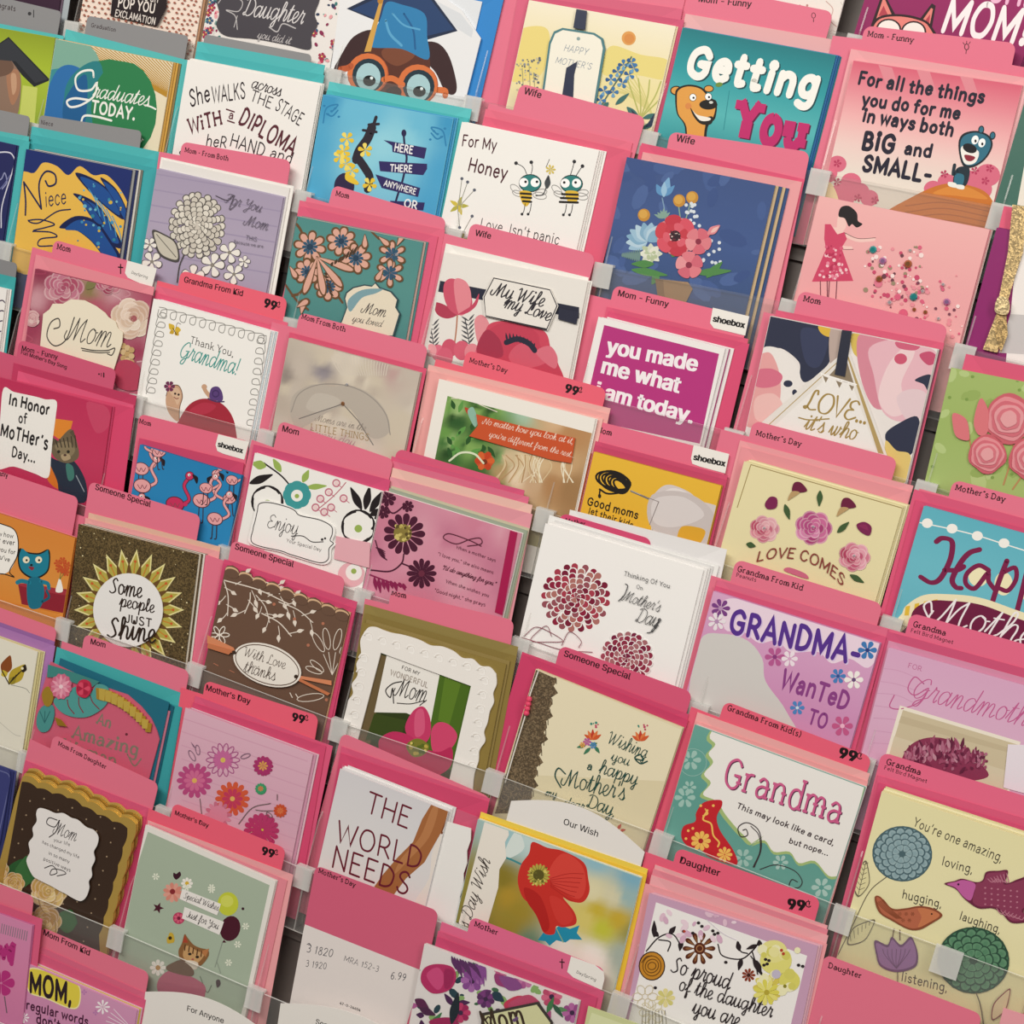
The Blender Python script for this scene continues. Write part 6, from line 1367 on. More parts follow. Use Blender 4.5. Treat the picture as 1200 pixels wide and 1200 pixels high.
s = Slot(5, 2, 'I', 'the With Love And Thanks card')
def art():
    W_ = 'e8ddd0'
    def sprig(x0, y0, x1, y1, n, l, sd):
        S(W_, 4, x0, y0, (x0+x1)/2+10, (y0+y1)/2-10, x1, y1); rd = random.Random(sd)
        for k in range(n):
            t = (k+.7)/n; x, y = x0+(x1-x0)*t, y0+(y1-y0)*t; a = math.atan2(y1-y0, x1-x0)+(.9 if k % 2 else -.9)
            X, Y = x+l*math.cos(a), y+l*math.sin(a); S(W_, 3, x, y, (x+X)/2+4, (y+Y)/2, X, Y); LF(W_, x+.55*l*math.cos(a), y+.55*l*math.sin(a), X, Y, 17)
    sprig(985, 375, 1270, 480, 4, 80, 1); sprig(1100, 430, 1075, 520, 2, 70, 2); sprig(985, 380, 1000, 530, 4, 60, 3); sprig(1150, 520, 1280, 620, 3, 70, 4); sprig(1000, 340, 1300, 440, 4, 60, 5)
    A.tile = 'J'; sprig(40, 430, 160, 460, 3, 60, 6); sprig(0, 440, 60, 560, 4, 60, 7); sprig(100, 470, 250, 560, 4, 70, 8)
    for a in (-120, -100, -75, -50): r = math.radians(a); RING(W_, 3, 330+110*math.cos(r)+0, 760+130*math.sin(r), 48, 15, a, 14); S(W_, 3, 335, 790, 332+70*math.cos(r), 770+80*math.sin(r))
    for a in (-160, -140): r = math.radians(a); RING(W_, 3, 330+80*math.cos(r), 790+60*math.sin(r), 38, 12, a, 14)
    for x, y in ((230, 660), (295, 565), (310, 900), (80, 480), (170, 545)): E('b5745a', x, y, 7)
    RING(W_, 3, 240, 890, 60, 16, -8, 14); S(W_, 4, 150, 870, 160, 890); S(W_, 4, 175, 875, 185, 890)
    A.tile = 'I'
    FL_ = [(965, 615)]
    for a in range(0, 360, 60): r = math.radians(a); RING('efe6da', 3.5, 965+24*math.cos(r), 615+22*math.sin(r), 20, 9, a, 10)
    for x, y in ((1010, 770), (940, 740)): S('b5745a', 3, x, y, x+20, y+10)
    A.tile = 'I'
    for k in range(9): E('d8b48e', 1020+k*60.5, 334+k*23.5, 31, 17, 20, m=0); E('6b5040', 1020+k*60.5, 345+k*23.5, 32, 20, 20)
    A.tile = 'J'
    with PART('ribbon', .0006, 'orange satin ribbon'):
        A.tile = 'I'; SLAB('d98a62', 915, 615, 1030, 670, 1040, 695, 1010, 690, 915, 650, m=4); SLAB('c87850', 920, 650, 1030, 680, 1010, 700, 915, 670, h=.0004, m=4)
    with PART('ribbon', .0006, 'orange satin ribbon'):
        A.tile = 'J'; SLAB('d98a62', 172, 790, 335, 815, 335, 835, 170, 800, m=4); SLAB('c87850', 178, 795, 330, 870, 320, 880, 172, 805, h=.0004, m=4)
    A.z += .0004
    with PART('oval_tag', .0009, 'white oval tag lettered With love and thanks'):
        A.tile = 'J'
        SLAB('efe9e0', *[v for p in ell(55, 745, 155, 88, 20, 34) for v in p]); ST('5a4030', 4, (lambda e: e+[e[0]])(ell(55, 745, 145, 79, 20, 34)))
        T('5a4c44', 'With Love', -50, 705, 132, 765, 'c', 1, .15, .3, k=1.15); T('5a4c44', 'and', -10, 755, 22, 764, w=1.2); T('5a4c44', 'thanks', -50, 775, 88, 815, 'c', 1, .15, .3, k=1.15); E('3a2a20', -90, 690, 9); E('3a2a20', 182, 796, 9)
tp = []
for k in range(9):
    x0, y0 = 990+k*60.5, 322+k*23.5
    for j in range(4): a = math.pi*(1-j/4); tp += [x0+30-30*math.cos(math.pi*j/4), y0+12*j/4*2-24*math.sin(math.pi*j/4)]
s.card(990, 330, 1535, 525, '6b5040', 'brown card of white sprigs with an oval With Love and Thanks tag', art, outline=tuple(tp+[1535, 528, 1430, 970, 1400, 1100, 850, 950, 900, 740]))
s.more(('c9a07a', .4, 1.5)); s.env('d44a74', 980, 300, 1562, 500); s.env('d9527a', 985, 282, 1570, 470)
s.tab(TABC, 1020, 198, 1518, 365, [('Someone Special', 1032, 238, 1288, 318, 'S')], sh=20)

s = Slot(5, 3, 'J', 'the Wonderful Mom frame card')
def art():
    P('efeae4', 470, 590, 1080, 760, 960, 1300, 380, 1180) if 0 else None
    G0 = '8f7a3e'
    P(G0, 470, 480, 1160, 670, 1000, 1400, 350, 1250)
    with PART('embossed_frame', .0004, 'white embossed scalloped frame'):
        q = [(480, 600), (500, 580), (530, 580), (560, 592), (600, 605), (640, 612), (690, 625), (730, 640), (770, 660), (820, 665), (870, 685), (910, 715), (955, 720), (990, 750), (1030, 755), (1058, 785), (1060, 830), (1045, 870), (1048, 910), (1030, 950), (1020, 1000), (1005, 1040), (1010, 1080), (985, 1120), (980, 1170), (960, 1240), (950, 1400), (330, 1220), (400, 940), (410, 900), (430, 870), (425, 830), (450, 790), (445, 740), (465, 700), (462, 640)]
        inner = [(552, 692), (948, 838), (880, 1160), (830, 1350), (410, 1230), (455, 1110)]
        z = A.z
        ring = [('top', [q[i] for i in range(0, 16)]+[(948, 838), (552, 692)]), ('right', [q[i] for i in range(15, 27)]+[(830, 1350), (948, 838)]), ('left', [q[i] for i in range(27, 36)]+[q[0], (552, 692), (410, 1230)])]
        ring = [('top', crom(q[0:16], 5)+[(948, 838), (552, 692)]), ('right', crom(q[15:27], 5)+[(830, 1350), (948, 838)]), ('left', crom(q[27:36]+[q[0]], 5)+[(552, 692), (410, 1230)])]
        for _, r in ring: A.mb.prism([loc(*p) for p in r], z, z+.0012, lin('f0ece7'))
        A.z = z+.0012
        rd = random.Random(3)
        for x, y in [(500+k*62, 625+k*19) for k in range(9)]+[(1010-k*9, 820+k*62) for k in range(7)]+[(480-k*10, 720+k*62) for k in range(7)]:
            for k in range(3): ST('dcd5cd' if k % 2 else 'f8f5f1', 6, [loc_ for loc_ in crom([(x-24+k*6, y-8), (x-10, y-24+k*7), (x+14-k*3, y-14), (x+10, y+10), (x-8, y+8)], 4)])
    with SUB(400, 600, 980, 1400):
        q = [552, 692, 948, 838, 830, 1350, 410, 1230]
        P('2f3d14', *q); P('4a6a1c', 800, 780, 948, 838, 860, 1210, 740, 1170); P('5c7d24', 830, 800, 900, 830, 850, 1010, 800, 990); P('6a5a3a', 545, 700, 575, 710, 500, 1100, 440, 1090); P('3a4a18', 520, 960, 660, 990, 640, 1060, 480, 1080)
        P('efece6', 575, 702, 808, 785, 768, 1000, 725, 985, 660, 958, 520, 955)
        T('5a5450', 'FOR MY', 640, 765, 720, 795, w=2, serif=1.5); T('a99f96', 'WONDERFUL', 590, 790, 758, 850, w=2.2, serif=1.8, k=1.2); T('3a3634', 'Mom', 610, 882, 745, 915, 'c', 1.1, .3, .4, k=1.5); S('3a3634', 5, 640, 820, 600, 830, 570, 860, 590, 890, 600, 850, 605, 915); S('3a3634', 4, 620, 915, 680, 918, 740, 905, 720, 925)
        SP('c93a68', 655, 1020, 690, 950, 735, 930, 765, 980, 765, 1060, 720, 1110, 680, 1080); SP('d2466f', 770, 1040, 800, 1000, 850, 1010, 885, 1060, 850, 1120, 780, 1130); SP('c03060', 540, 1080, 600, 1040, 680, 1060, 710, 1110, 650, 1160, 560, 1150); SP('b82a58', 600, 1150, 700, 1110, 800, 1130, 860, 1110, 850, 1200, 740, 1250, 600, 1230); SP('d85a80', 700, 960, 735, 945, 740, 1040, 700, 1060)
        SP('7a7a2c', 660, 1100, 710, 1070, 760, 1100, 740, 1140, 690, 1150); SCAT(['b9a84a', '5a6a20', 'd8c86a'], 14, 670, 1080, 750, 1140, 5, 9, 2)
        SP('8a1f44', 500, 1180, 600, 1210, 560, 1260, 470, 1240)
s.card(470, 560, 1100, 745, '8f7a3e', 'white embossed frame card around a pink flower reading For My Wonderful Mom', art, mt=1)
s.more(('94804a', 2, 3)); s.env('8d793f', 480, 520, 1145, 710); s.env('95834a', 478, 480, 1152, 668)
s.tab(TABC, 592, 420, 1135, 552, [('Mom', 596, 440, 662, 456, 'F')], sh=12)

s = Slot(5, 4, 'K', 'the Wishing You card')
def art():
    GR(['e2d6b4', 'ded2ae', 'e0d5b2'], 180, 765, 60, 1250)
    P('e9dfc0', 268, 800, 820, 1032, 790, 1260, 140, 1230)
    G_ = '7c6a52'
    pts = [(180, 768), (268, 808)]
    for k in range(12): t = k/11; pts += [(272-t*118+(k % 2)*16, 820+t*560), (258-t*118, 840+t*560)]
    pts += [(40, 1400), (0, 1400)]
    nz(); put([loc(*p) for p in pts], G_, 3)
    for k in range(13):
        for j in range(3): t = k/12; S('5c4c38', 4, 190-t*110+j*26, 815+t*540, 215-t*110+j*26, 805+t*540, 222-t*110+j*24, 830+t*540)
    K_ = '1f4a44'
    for x, y, r in ((430, 1060, 36), (640, 1065, 36)):
        for a, c in ((-150, 'd2592e'), (-120, 'e07a44'), (-90, 'c23c28'), (-60, 'e07a44'), (-30, 'd2592e')): LF(c, x, y+16, x+r*1.2*math.cos(math.radians(a)), y+16+r*1.3*math.sin(math.radians(a)), 17)
        SCAT(['c04a6a', '3f8a7a'], 6, x-15, y-60, x+30, y-30, 3, 6, int(x))
    for q in ((400, 1100, 360, 1110), (420, 1110, 390, 1140), (440, 1105, 460, 1135), (420, 1100, 450, 1090)): LF('3f7a5a', *q, 16)
    FL('b85a9a', 405, 1085, 18, 6, .6); FL('4f86b8', 432, 1100, 16, 6, .6); FL('e0a050', 385, 1098, 13, 6, .6)
    T(K_, 'Wishing', 492, 1090, 662, 1160, 'c', 1.05, .12, .4, k=1.4); T(K_, 'you', 508, 1165, 588, 1192, 'c', 1.1, .1, .4, k=1.0); S(K_, 6, 620, 1160, 650, 1165, 640, 1140, 615, 1155, 640, 1180, 670, 1170)
    A.tile = 'O'; T(K_, 'a', 405, 80, 432, 85, 'p', 1.9, .15); T(K_, 'happy', 455, 95, 622, 152, 'c', 1.1, .1, .4, k=1.15); T(K_, "Mother's", 300, 152, 568, 218, 'c', 1.0, .1, .4, k=1.25); S(K_, 6, 290, 160, 265, 110, 280, 75, 310, 100); T(K_, 'Day,', 400, 245, 525, 290, 'c', 1.1, .1, .4, k=1.15)
    T(K_, 'my', 220, 195, 270, 205, 'c', 1.5, .2, .4); T(K_, 'dear', 300, 240, 390, 262, 'c', 1.3, .2, .4)
    LF('c23c28', 540, 345, 555, 320, 14); LF('c23c28', 550, 350, 575, 345, 12)
    A.tile = 'K'
    with PART('cord', .0014, 'white cord'):
        u = unit(); z = A.z
        for q in ribbon([loc(*p) for p in ((195, 772), (160, 870), (140, 960), (100, 1090), (50, 1260))], 5*u): A.mb.prism(q, z, z+.0006, lin('e4e0d8'))
    for k in range(4):
        p = loc(155-k*4, 895+k*20); bpy_me = MB(); n = 8; R_ = 14*unit()
        rings = [[(p[0]+R_*math.sin(t*math.pi/6)*math.cos(j*math.pi/4), p[1]+R_*math.sin(t*math.pi/6)*math.sin(j*math.pi/4), A.z+.002+R_*math.cos(t*math.pi/6)) for j in range(8)] for t in range(0, 7)]
        for t in range(6):
            for j in range(8): bpy_me.face([rings[t][j], rings[t+1][j], rings[t+1][(j+1) % 8], rings[t][(j+1) % 8]], lin('e8486e'), 1)
        bpy_me.build('bead', None, A.obj)
s.card(180, 765, 822, 1032, 'e4d9b6', "cream card with a bronze glitter spine reading Wishing you a happy Mother's Day", art)
s.more(('d0c4a0', .8, .3)); s.env('cf416b', 118, 700, 850, 990); s.env('d54a72', 120, 690, 852, 965)
s.tab('d8587a', 288, 660, 868, 868, [('Someone Special', 302, 708, 592, 812, 'S')], sh=16)

s = Slot(5, 5, 'O', 'the teal scalloped Grandma card')
def art():
    GR(['6aa59a', '5f9c92', '6fa89c'], 880, -110, 780, 500)
    q = [(1000, -160), (930, -60), (955, -20), (925, 20), (945, 60), (905, 110), (935, 150), (900, 200), (960, 230), (1000, 290), (1050, 350), (1080, 380), (1120, 415), (1170, 380)]
    A.tile = 'P'; pp = [(0, 420), (60, 405), (100, 455), (170, 455), (210, 505), (280, 495), (340, 560), (392, 560), (500, 160), (430, 90), (0, -40)]
    q = crom(q, 4); pp = pp[:0]+crom(pp[:8], 4)+pp[8:]
    A.tile = 'O'; e2 = [loc(*p) for p in q]; A.tile = 'P'; e1 = [loc(*p) for p in pp]
    nz(); put(e2[:1]+e2+e1, 'a4bc7a'); A.tile = 'O'
    e3 = [loc(x+14, y-9) for x, y in q]; A.tile = 'P'; e4 = [loc(x, y-12) for x, y in pp]; nz(); put(e3+e4, 'eeebe7')
    for x, y, r in ((310, 600, 44), (130, 490, 34)): FL('a9c9c0', x, y, r, 6, .5, cc='5f9c92')
    A.tile = 'O'
    for x, y, r in ((860, 40, 46), (835, 205, 46), (1090, 470, 42), (855, 160, 30)): FL('9fc4ba', x, y, r, 6, .5, cc='5f9c92')
    RING('8fbab0', 3, 870, 50, 60)
    for o, c in ((4, '5a2a4a'), (0, 'cf5f8e')): 
        T(c, 'Grandma', 1000+o, 150+o, 1525+o, 326+o, w=1.25, serif=1.8, con=.2, k=1.55)
    T('3a2a30', 'This may look like a card,', 1062, 250, 1492, 418, w=2, serif=0, slant=.1, jit=.5); T('3a2a30', 'but nope...', 1292, 403, 1468, 462, w=2, slant=.1, jit=.5)
    SP('c4242e', 990, 215, 920, 225, 885, 270, 880, 310, 830, 330, 820, 380, 850, 420, 900, 430, 950, 470, 1060, 500, 1050, 440, 990, 350, 975, 290, 998, 240)
    S('f0c060', 7, 935, 260, 915, 300, 950, 320, 960, 370, 985, 400, 980, 420); S('f0c060', 6, 925, 255, 935, 275, 915, 285); FL('f0c060', 905, 395, 44, 9, .45, cc='a8202a'); FL('f0c060', 1010, 455, 34, 8, .45)
    for x, y in ((960, 240), (850, 350), (840, 385), (870, 340), (905, 240)): E('f0c060', x, y, 6)
    S('3a3034', 4, 1140, 510, 1170, 430, 1160, 350, 1110, 315, 1070, 335, 1080, 375, 1110, 370, 1105, 345, 1090, 348); A.tile = 'P'; S('3a3034', 4, 40, 520, 110, 500, 190, 525, 225, 570, 210, 600, 170, 595, 180, 565, 205, 575); S('3a3034', 4, 0, 330, 35, 370, 40, 440, 10, 510)
s.card(878, -115, 1628, 160, '6aa59a', 'white scalloped card on teal lettered Grandma with a red paisley', art)
s.more(('d9d5d0', .9, .4)); s.env('efa0a2', 885, -130, 1640, 135); s.env('f2acac', 890, -170, 1648, 100)
s.tab('e8607a', 1010, -220, 1658, 28, [('Grandma From Kid(s)', 1020, -180, 1347, -58, 'F')], sh=14, art=lambda: C99(1512, 28, 1610, 56))

s = Slot(5, 6, 'P', "the You're One Amazing card")
def art():
    GR(['e6dfae', 'e9e2b4', 'e4dcaa'], 575, 180, 400, 860)
    K_ = '4a443a'
    T(K_, "You're one amazing,", 712, 328, 1105, 492, w=1.5, jit=.5, k=1.45); T(K_, 'loving,', 838, 500, 978, 540, w=1.6, jit=.5, k=1.3); T(K_, 'hugging,', 665, 645, 842, 690, w=1.6, jit=.5, k=1.3); T(K_, 'laughing,', 915, 740, 1098, 805, w=1.6, jit=.5, k=1.3); T(K_, 'listening,', 660, 1010, 868, 1060, w=1.6, jit=.5, k=1.3)
    def mandala(cx, cy, rx, ry, c1, c2, c3):
        E(c3, cx, cy, rx+6, ry+6, 8, 30); E(c1, cx, cy, rx, ry, 8, 30)
        for r, n in ((.97, 18), (.76, 14), (.55, 10), (.34, 7)):
            FL(c2 if n % 4 else c1, cx, cy, rx*r, n, 5.4/n, .3, a0=n*7, edge=c3, sq=ry/rx); FL([mixc(c1, c2, .5)], cx, cy, rx*r*.93, n, 2.6/n, .5, a0=n*7, sq=ry/rx)
        E(c3, cx, cy, rx*.12, ry*.12)
    S('6a6250', 4, 600, 550, 520, 620, 450, 760, 380, 900)
    mandala(665, 452, 126, 116, '7d9ba3', '94adb2', '4a646c')
    LF('6a6250', 470, 640, 505, 480, 74); LF('e0d8a6', 473, 634, 503, 488, 66); L('6a6250', 3, 470, 640, 505, 490)
    for k in range(6): L('6a6250', 2.5, 476+k*4, 610-k*22, 460+k*6, 590-k*22); L('6a6250', 2.5, 476+k*4, 610-k*22, 500+k*3, 600-k*22)
    LF('6a6250', 425, 850, 545, 740, 74); LF('e0d8a6', 430, 845, 540, 746, 66)
    for k in range(6): L('6a6250', 2.5, 440+k*16, 835-k*14, 435+k*18, 800-k*12)
    # rust bird
    SP('8a4a30', 545, 640, 570, 640, 620, 690, 680, 690, 740, 680, 800, 690, 842, 722, 790, 760, 740, 785, 690, 782, 620, 745, 570, 715, 550, 680)
    SP('b5664a', 552, 648, 570, 648, 622, 698, 680, 698, 740, 688, 795, 698, 830, 722, 785, 752, 735, 776, 690, 774, 625, 738, 575, 708); SP('c67850', 735, 690, 795, 698, 830, 722, 785, 752, 735, 774, 750, 730)
    for k in range(5): S('8a4a30', 4, 555+k*7, 665-k*3, 590+k*8, 700, 640+k*6, 735); FL('8a4a30', 655+k*14, 715+(k % 2)*28, 9, 6, .4)
    E('3a2418', 795, 715, 4); S('6a4a30', 4, 630, 780, 620, 830); S('6a4a30', 4, 655, 785, 655, 830)
    # plum bird
    SP('6a2440', 850, 582, 895, 570, 930, 560, 990, 575, 1020, 565, 1035, 530, 1090, 525, 1130, 525, 1120, 580, 1180, 560, 1260, 540, 1320, 620, 1200, 700, 1240, 740, 1150, 755, 1100, 710, 1060, 690, 1000, 690, 940, 650, 900, 605)
    SP('8a3a58', 990, 582, 1022, 572, 1040, 538, 1090, 532, 1120, 532, 1112, 585, 1180, 570, 1260, 550, 1305, 620, 1190, 695, 1228, 732, 1150, 746, 1105, 700, 1060, 682, 1005, 682, 975, 660, 985, 610)
    SP('c060a0', 862, 584, 900, 574, 935, 566, 985, 582, 980, 620, 965, 655, 935, 640, 900, 600); E('3a1830', 912, 585, 5)
    for k in range(7): S('b8768a', 4, 1040+k*14, 560-k*4, 1060+k*12, 575, 1080+k*6, 560+k*2)
    for k in range(24): E('b8768a', 1030+(k % 6)*28, 600+(k//6)*24+(k % 6)*3, 5, 4, n=7)
    for k in range(6): S('b8768a', 4, 1080+k*18, 690+k*8, 1100+k*18, 715+k*5, 1120+k*16, 700+k*6)
    # tulip
    S('6a6250', 4, 645, 960, 645, 1020, 640, 1150)
    SP('6a3a6c', 545, 830, 600, 850, 620, 815, 660, 850, 700, 815, 720, 840, 735, 900, 720, 950, 640, 970, 570, 945, 550, 890); SP('96689c', 552, 842, 602, 862, 622, 828, 660, 862, 700, 828, 716, 845, 727, 900, 712, 942, 640, 960, 576, 938, 558, 890)
    for k in range(7): S('6a3a6c', 3, 640, 955, 590+k*16, 920-abs(3-k)*8, 580+k*20, 870)
    mandala(978, 918, 152, 140, '4a7a5c', '5f8c6c', '2c4c3c')
    S('6a6250', 5, 990, 1060, 1010, 1120, 1030, 1250)
    LF('8a4a4a', 1060, 1180, 1140, 1040, 60); LF('dcc8a0', 1064, 1174, 1136, 1048, 50)
s.card(575, 178, 1400, 445, 'e8e1b2', "cream card of folk-art birds and flowers beginning You're one amazing", art)
s.more(('dcd4a4', .5, 1), ('f1eac0', 1, 2.2), ('dbd3a2', 1.6, 3.4)); s.env('d84f78', 562, 140, 1500, 425); s.env('df5c80', 558, 108, 1500, 385)
s.tab('e6698a', 575, 5, 1500, 290, [('Grandma', 594, 58, 748, 108, 'F'), ('Felt Bird Magnet', 585, 80, 775, 142, 'f')], left=False, label='pink index divider with a small second line tabbed Grandma above the folk-art bird card')

# ================================================================ row 6
s = Slot(6, 0, 'I', 'the butterfly card')
def art():
    LF('8a4a20', 15, 790, 45, 705, 50); LF('b9a030', 40, 830, 112, 745, 60); LF('c9b23a', 25, 800, 12, 770, 30); LF('9a8a2a', 40, 830, 70, 800, 34); LF('2a2018', 100, 780, 112, 745, 26); S('2a2018', 5, 10, 775, 40, 832)
    for k in range(5): L('3a3018', 3, 42, 828, 60+k*12, 800-k*10)
    E('f0e8c0', 98, 762, 6); S('9a9a90', 3, 50, 835, 110, 850, 130, 870); S('c9c6ba', 3, 0, 1000, 60, 1050, 90, 1060)
s.card(-260, 540, 165, 690, 'e6e2d2', 'cream card with a brown and yellow butterfly by the left edge', art)
s.more(('d9cf9c', 2, .4), ('cfc48e', 3.6, .6), ('e0d8ac', 5, .8)); s.env('b07ab8', -260, 488, 242, 665); s.env('9c6aa8', -260, 468, 240, 645)
s.tab(TABC, -260, 400, 250, 588, [], left=False, label='pink index divider standing behind the butterfly card')

s = Slot(6, 1, 'I', 'the Amazing Woman card')
def art():
    T('a89a8a', 'An', 425, 1005, 490, 1030, 'p', 2.6, .1, .4, serif=2, k=1.25, m=2); T('a89a8a', 'Amazing', 318, 1068, 612, 1150, 'p', 2.2, .1, .4, serif=2, k=1.05, m=2); T('a89a8a', 'Woman', 275, 1120, 515, 1198, 'p', 2.2, .1, .4, serif=2, k=1.0, m=2); S('a89a8a', 6, 560, 1140, 590, 1190, 620, 1160, m=2); E('6a2a38', 556, 1052, 6)
    E('4a8a88', 340, 900, 1, 1)
    with PART('leaf', .0006, 'teal paper monstera leaf'):
        SLAB('4f9a96', 240, 900, 300, 860, 350, 840, 400, 870, 430, 830, 480, 850, 470, 920, 400, 970, 330, 975, 270, 950, smooth=True)
        for q in ((300, 900, 330, 960), (350, 890, 370, 955), (400, 880, 440, 940)): S('7a3a44', 5, q[0], q[1], (q[0]+q[2])/2-8, (q[1]+q[3])/2, q[2], q[3])
    with PART('leaf', .0006, 'teal paper leaf'):
        SLAB('4a918e', 170, 960, 195, 925, 235, 925, 242, 970, 220, 1030, 185, 1040, 165, 1010, smooth=True)
        for k in range(3): L('2f6a6c', 4, 200, 1000, 180+k*22, 950)
    with PART('leaf', .0005, 'teal paper leaf'): SLAB('3f8580', 215, 745, 300, 770, 440, 820, 400, 850, 260, 800, 210, 800)
    with PART('paper_flower', .0012, 'pink pleated paper rosette'):
        SLAB('cf6a88', *[v for k in range(24) for v in (275+(48 if k % 2 else 43)*math.cos(k*.2618), 840+(58 if k % 2 else 52)*math.sin(k*.2618))], h=.001)
        for k in range(12): LF('e8a0b4' if k % 2 else 'd98aa2', 275, 840, 275+44*math.cos(k*.5236), 840+52*math.sin(k*.5236), 16)
        E('f0d0d8', 275, 840, 9)
    with PART('paper_flower', .0014, 'red paper flower'):
        SLAB('c02a4a', 345, 840, 365, 810, 400, 820, 408, 860, 385, 888, 350, 875, smooth=True, h=.0015); FL(['d84a66', 'a82040'], 375, 848, 30, 6, .7)
    with PART('leaf', .001, 'gold foil leaf'):
        SLAB('c9a23a', 190, 870, 215, 840, 240, 880, 225, 925, 200, 920, smooth=True, m=2); SLAB('b98f2e', 248, 975, 275, 985, 300, 1015, 260, 1010, m=2)
    with PART('frond', .001, 'gold foil fern frond'):
        for k in range(17):
            t = k/16; x = 435+t*215; y = 868+30*t+115*t*t
            q = (x-8, y-22+t*6, x+22, y-18+t*8, x+16, y+34-t*6, x-6, y+26)
            A.mb.prism([loc(q[i], q[i+1]) for i in (0, 2, 4, 6)], A.z, A.z+.0008+.0003*(k % 2), lin('f0cf60' if k % 2 else 'cfa53c'), 2)
s.card(222, 735, 700, 930, 'cf5f78', 'pink die-cut card with paper leaves lettered An Amazing Woman in foil', art, mt=1, outline=(222, 733, 440, 838, 560, 878, 620, 930, 665, 985, 690, 1040, 700, 1075, 640, 1300, 560, 1500, 60, 1300, 130, 1100, 160, 940))
s.more(('1f6a80', 8, 6), ('c87a90', 10, -2), ('1a5f74', 12, 3)); s.env('3aa0a6', 225, 735, 800, 935); s.env('47b0b2', 250, 668, 808, 875)
s.tab(TABC, 372, 610, 832, 775, [('Mom', 398, 655, 462, 672, 'S')], sh=14)

s = Slot(6, 2, 'I', 'the pink daisy card')
def art():
    GR(['dcb0c2', 'd8a8bc', 'dab0c0'], 815, 935, 740, 1500)
    for k in range(8): L('d2a0b6', 4, 800, 980+k*60, 1350, 1170+k*60)
    A.tile = 'M'
    OFL('a85a88', 4, 980, 40, 74, 14, .3); FL('c4689a', 980, 40, 44, 12, .4, cc='d8c06a'); E('d9b85a', 980, 40, 9)
    for x, y, r, c, d in ((855, 130, 78, 'b84a80', 'cf6a94'), (1022, 210, 76, 'd2583a', 'c23a5c'), (1160, 68, 42, 'b0386c', 'd8a050')): FL(c, x, y, r, 14, .3, r0=.3); E(c, x, y, r*.72); FL(d, x, y, r*.6, 10, .4); E('e0b060', x, y, r*.14)
    E('3f9a6a', 1148, 168, 24); RING('2f7a54', 3, 1148, 168, 15); FL(['c8708a', 'd888a0'], 960, 280, 60, 14, .3); E('d888a0', 960, 280, 40)
    FL('b8386a', 1150, 350, 78, 16, .3, r0=.4); E('e8d8a0', 1150, 350, 46); FL('7aa04a', 1150, 350, 44, 10, .4); E('d8c84a', 1150, 350, 16)
    S('6a5a58', 3, 880, 210, 890, 300); S('6a5a58', 3, 1050, 320, 1110, 250, 1190, 230); LF('7a5a72', 860, -10, 840, -40, 5); RING('8a6a80', 3, 845, 20, 26, 10, 60, 12); RING('8a6a80', 3, 870, -5, 22, 9, 80, 12); RING('8a6a80', 3, 1080, 22, 22, 9, -20, 12)
    A.tile = 'N'
    for x, y, r, c in ((32, 65, 44, 'a8326a'), (22, 165, 25, '3f9a6a'), (108, 262, 30, 'c8502e')): FL(c, x, y, r, 12, .4); E(c, x, y, r*.7); FL('d8a050' if r > 40 else 'd87a4a', x, y, r*.5, 8, .4)
    S('6a5a58', 3, 0, 258, 30, 262, 75, 262); RING('6a5a58', 3, 60, 280, 16, 8, 40, 10); S('6a5a58', 3, 95, 215, 95, 190)
    FL('b8386a', 30, 345, 66, 14, .3)
s.card(815, 935, 1375, 1142, 'dab0c0', 'pale pink card scattered with pink and orange daisies', art)
s.more(('d098b0', 2.4, .4), ('e2c0cc', 4.2, .8)); s.env('d64c74', 848, 912, 1432, 1105); s.env('de5a80', 858, 882, 1462, 1105)
s.tab('ec6078', 902, 815, 1400, 972, [("Mother's Day", 905, 858, 1098, 920, 'S')], sh=13, art=lambda: (setattr(A, 'tile', 'J'), C99(160, 992, 228, 1010)))

s = Slot(6, 3, 'N', 'the World Needs card')
def art():
    GR(['d6d4d8', 'dcdadc', 'e2dedd', 'e8e2de'], 370, 75, 260, 640)
    SP('e9e0d8', 760, 560, 780, 430, 860, 330, 860, 700, 700, 680)
    P('a5683c', 770, 235, 850, 260, 830, 330, 790, 400, 740, 490, 660, 560, 600, 640, 510, 610, 560, 540, 620, 470, 690, 400, 730, 300); SP('b87c4e', 775, 250, 800, 262, 760, 380, 680, 470, 610, 540, 640, 470, 720, 380)
    S('7a4424', 5, 846, 280, 815, 360, 830, 350)
    K_ = '6a1a2c'
    T(K_, 'THE', 482, 265, 680, 346, 'p', 1.15, k=1.15); T(K_, 'WORLD', 352, 395, 735, 525, 'p', 1.15, k=1.15); T(K_, 'NEEDS', 332, 508, 680, 640, 'p', 1.15, k=1.15)
s.card(370, 78, 846, 265, 'dcdadc', 'pale grey card reading THE WORLD NEEDS across a reaching arm', art, mt=1)
m_, w_, h_, a_ = place(s.O, s.e, 'N', 800, 300, 945, 338)
def torn():
    mb = MB(); pts = [(0, 0), (w_, 0)]+[(w_+(.0012 if k % 2 else -.0006), h_*k/14) for k in range(1, 14)]+[(w_, h_), (0, h_)]
    mb.prism(pts, -.0012, 0, lin('eeece9')); return mb
tag(new('greeting_card', m_, torn()), 'white deckle-edged card peeking out right of the World Needs card', 'card'); s.e += .0014
s.more(('e6e4e4', .6, 1), ('f2f0ee', 1.6, 2), ('e0dcdc', 4, 3)); s.env('d66080', 378, 60, 1000, 300); s.env('d64a72', 372, 10, 1024, 225)
s.env('dd5a80', 376, -20, 1028, 210)
s.tab(TABC, 378, -80, 1030, 205, [], left=False, label='pink index divider standing behind the World Needs card')

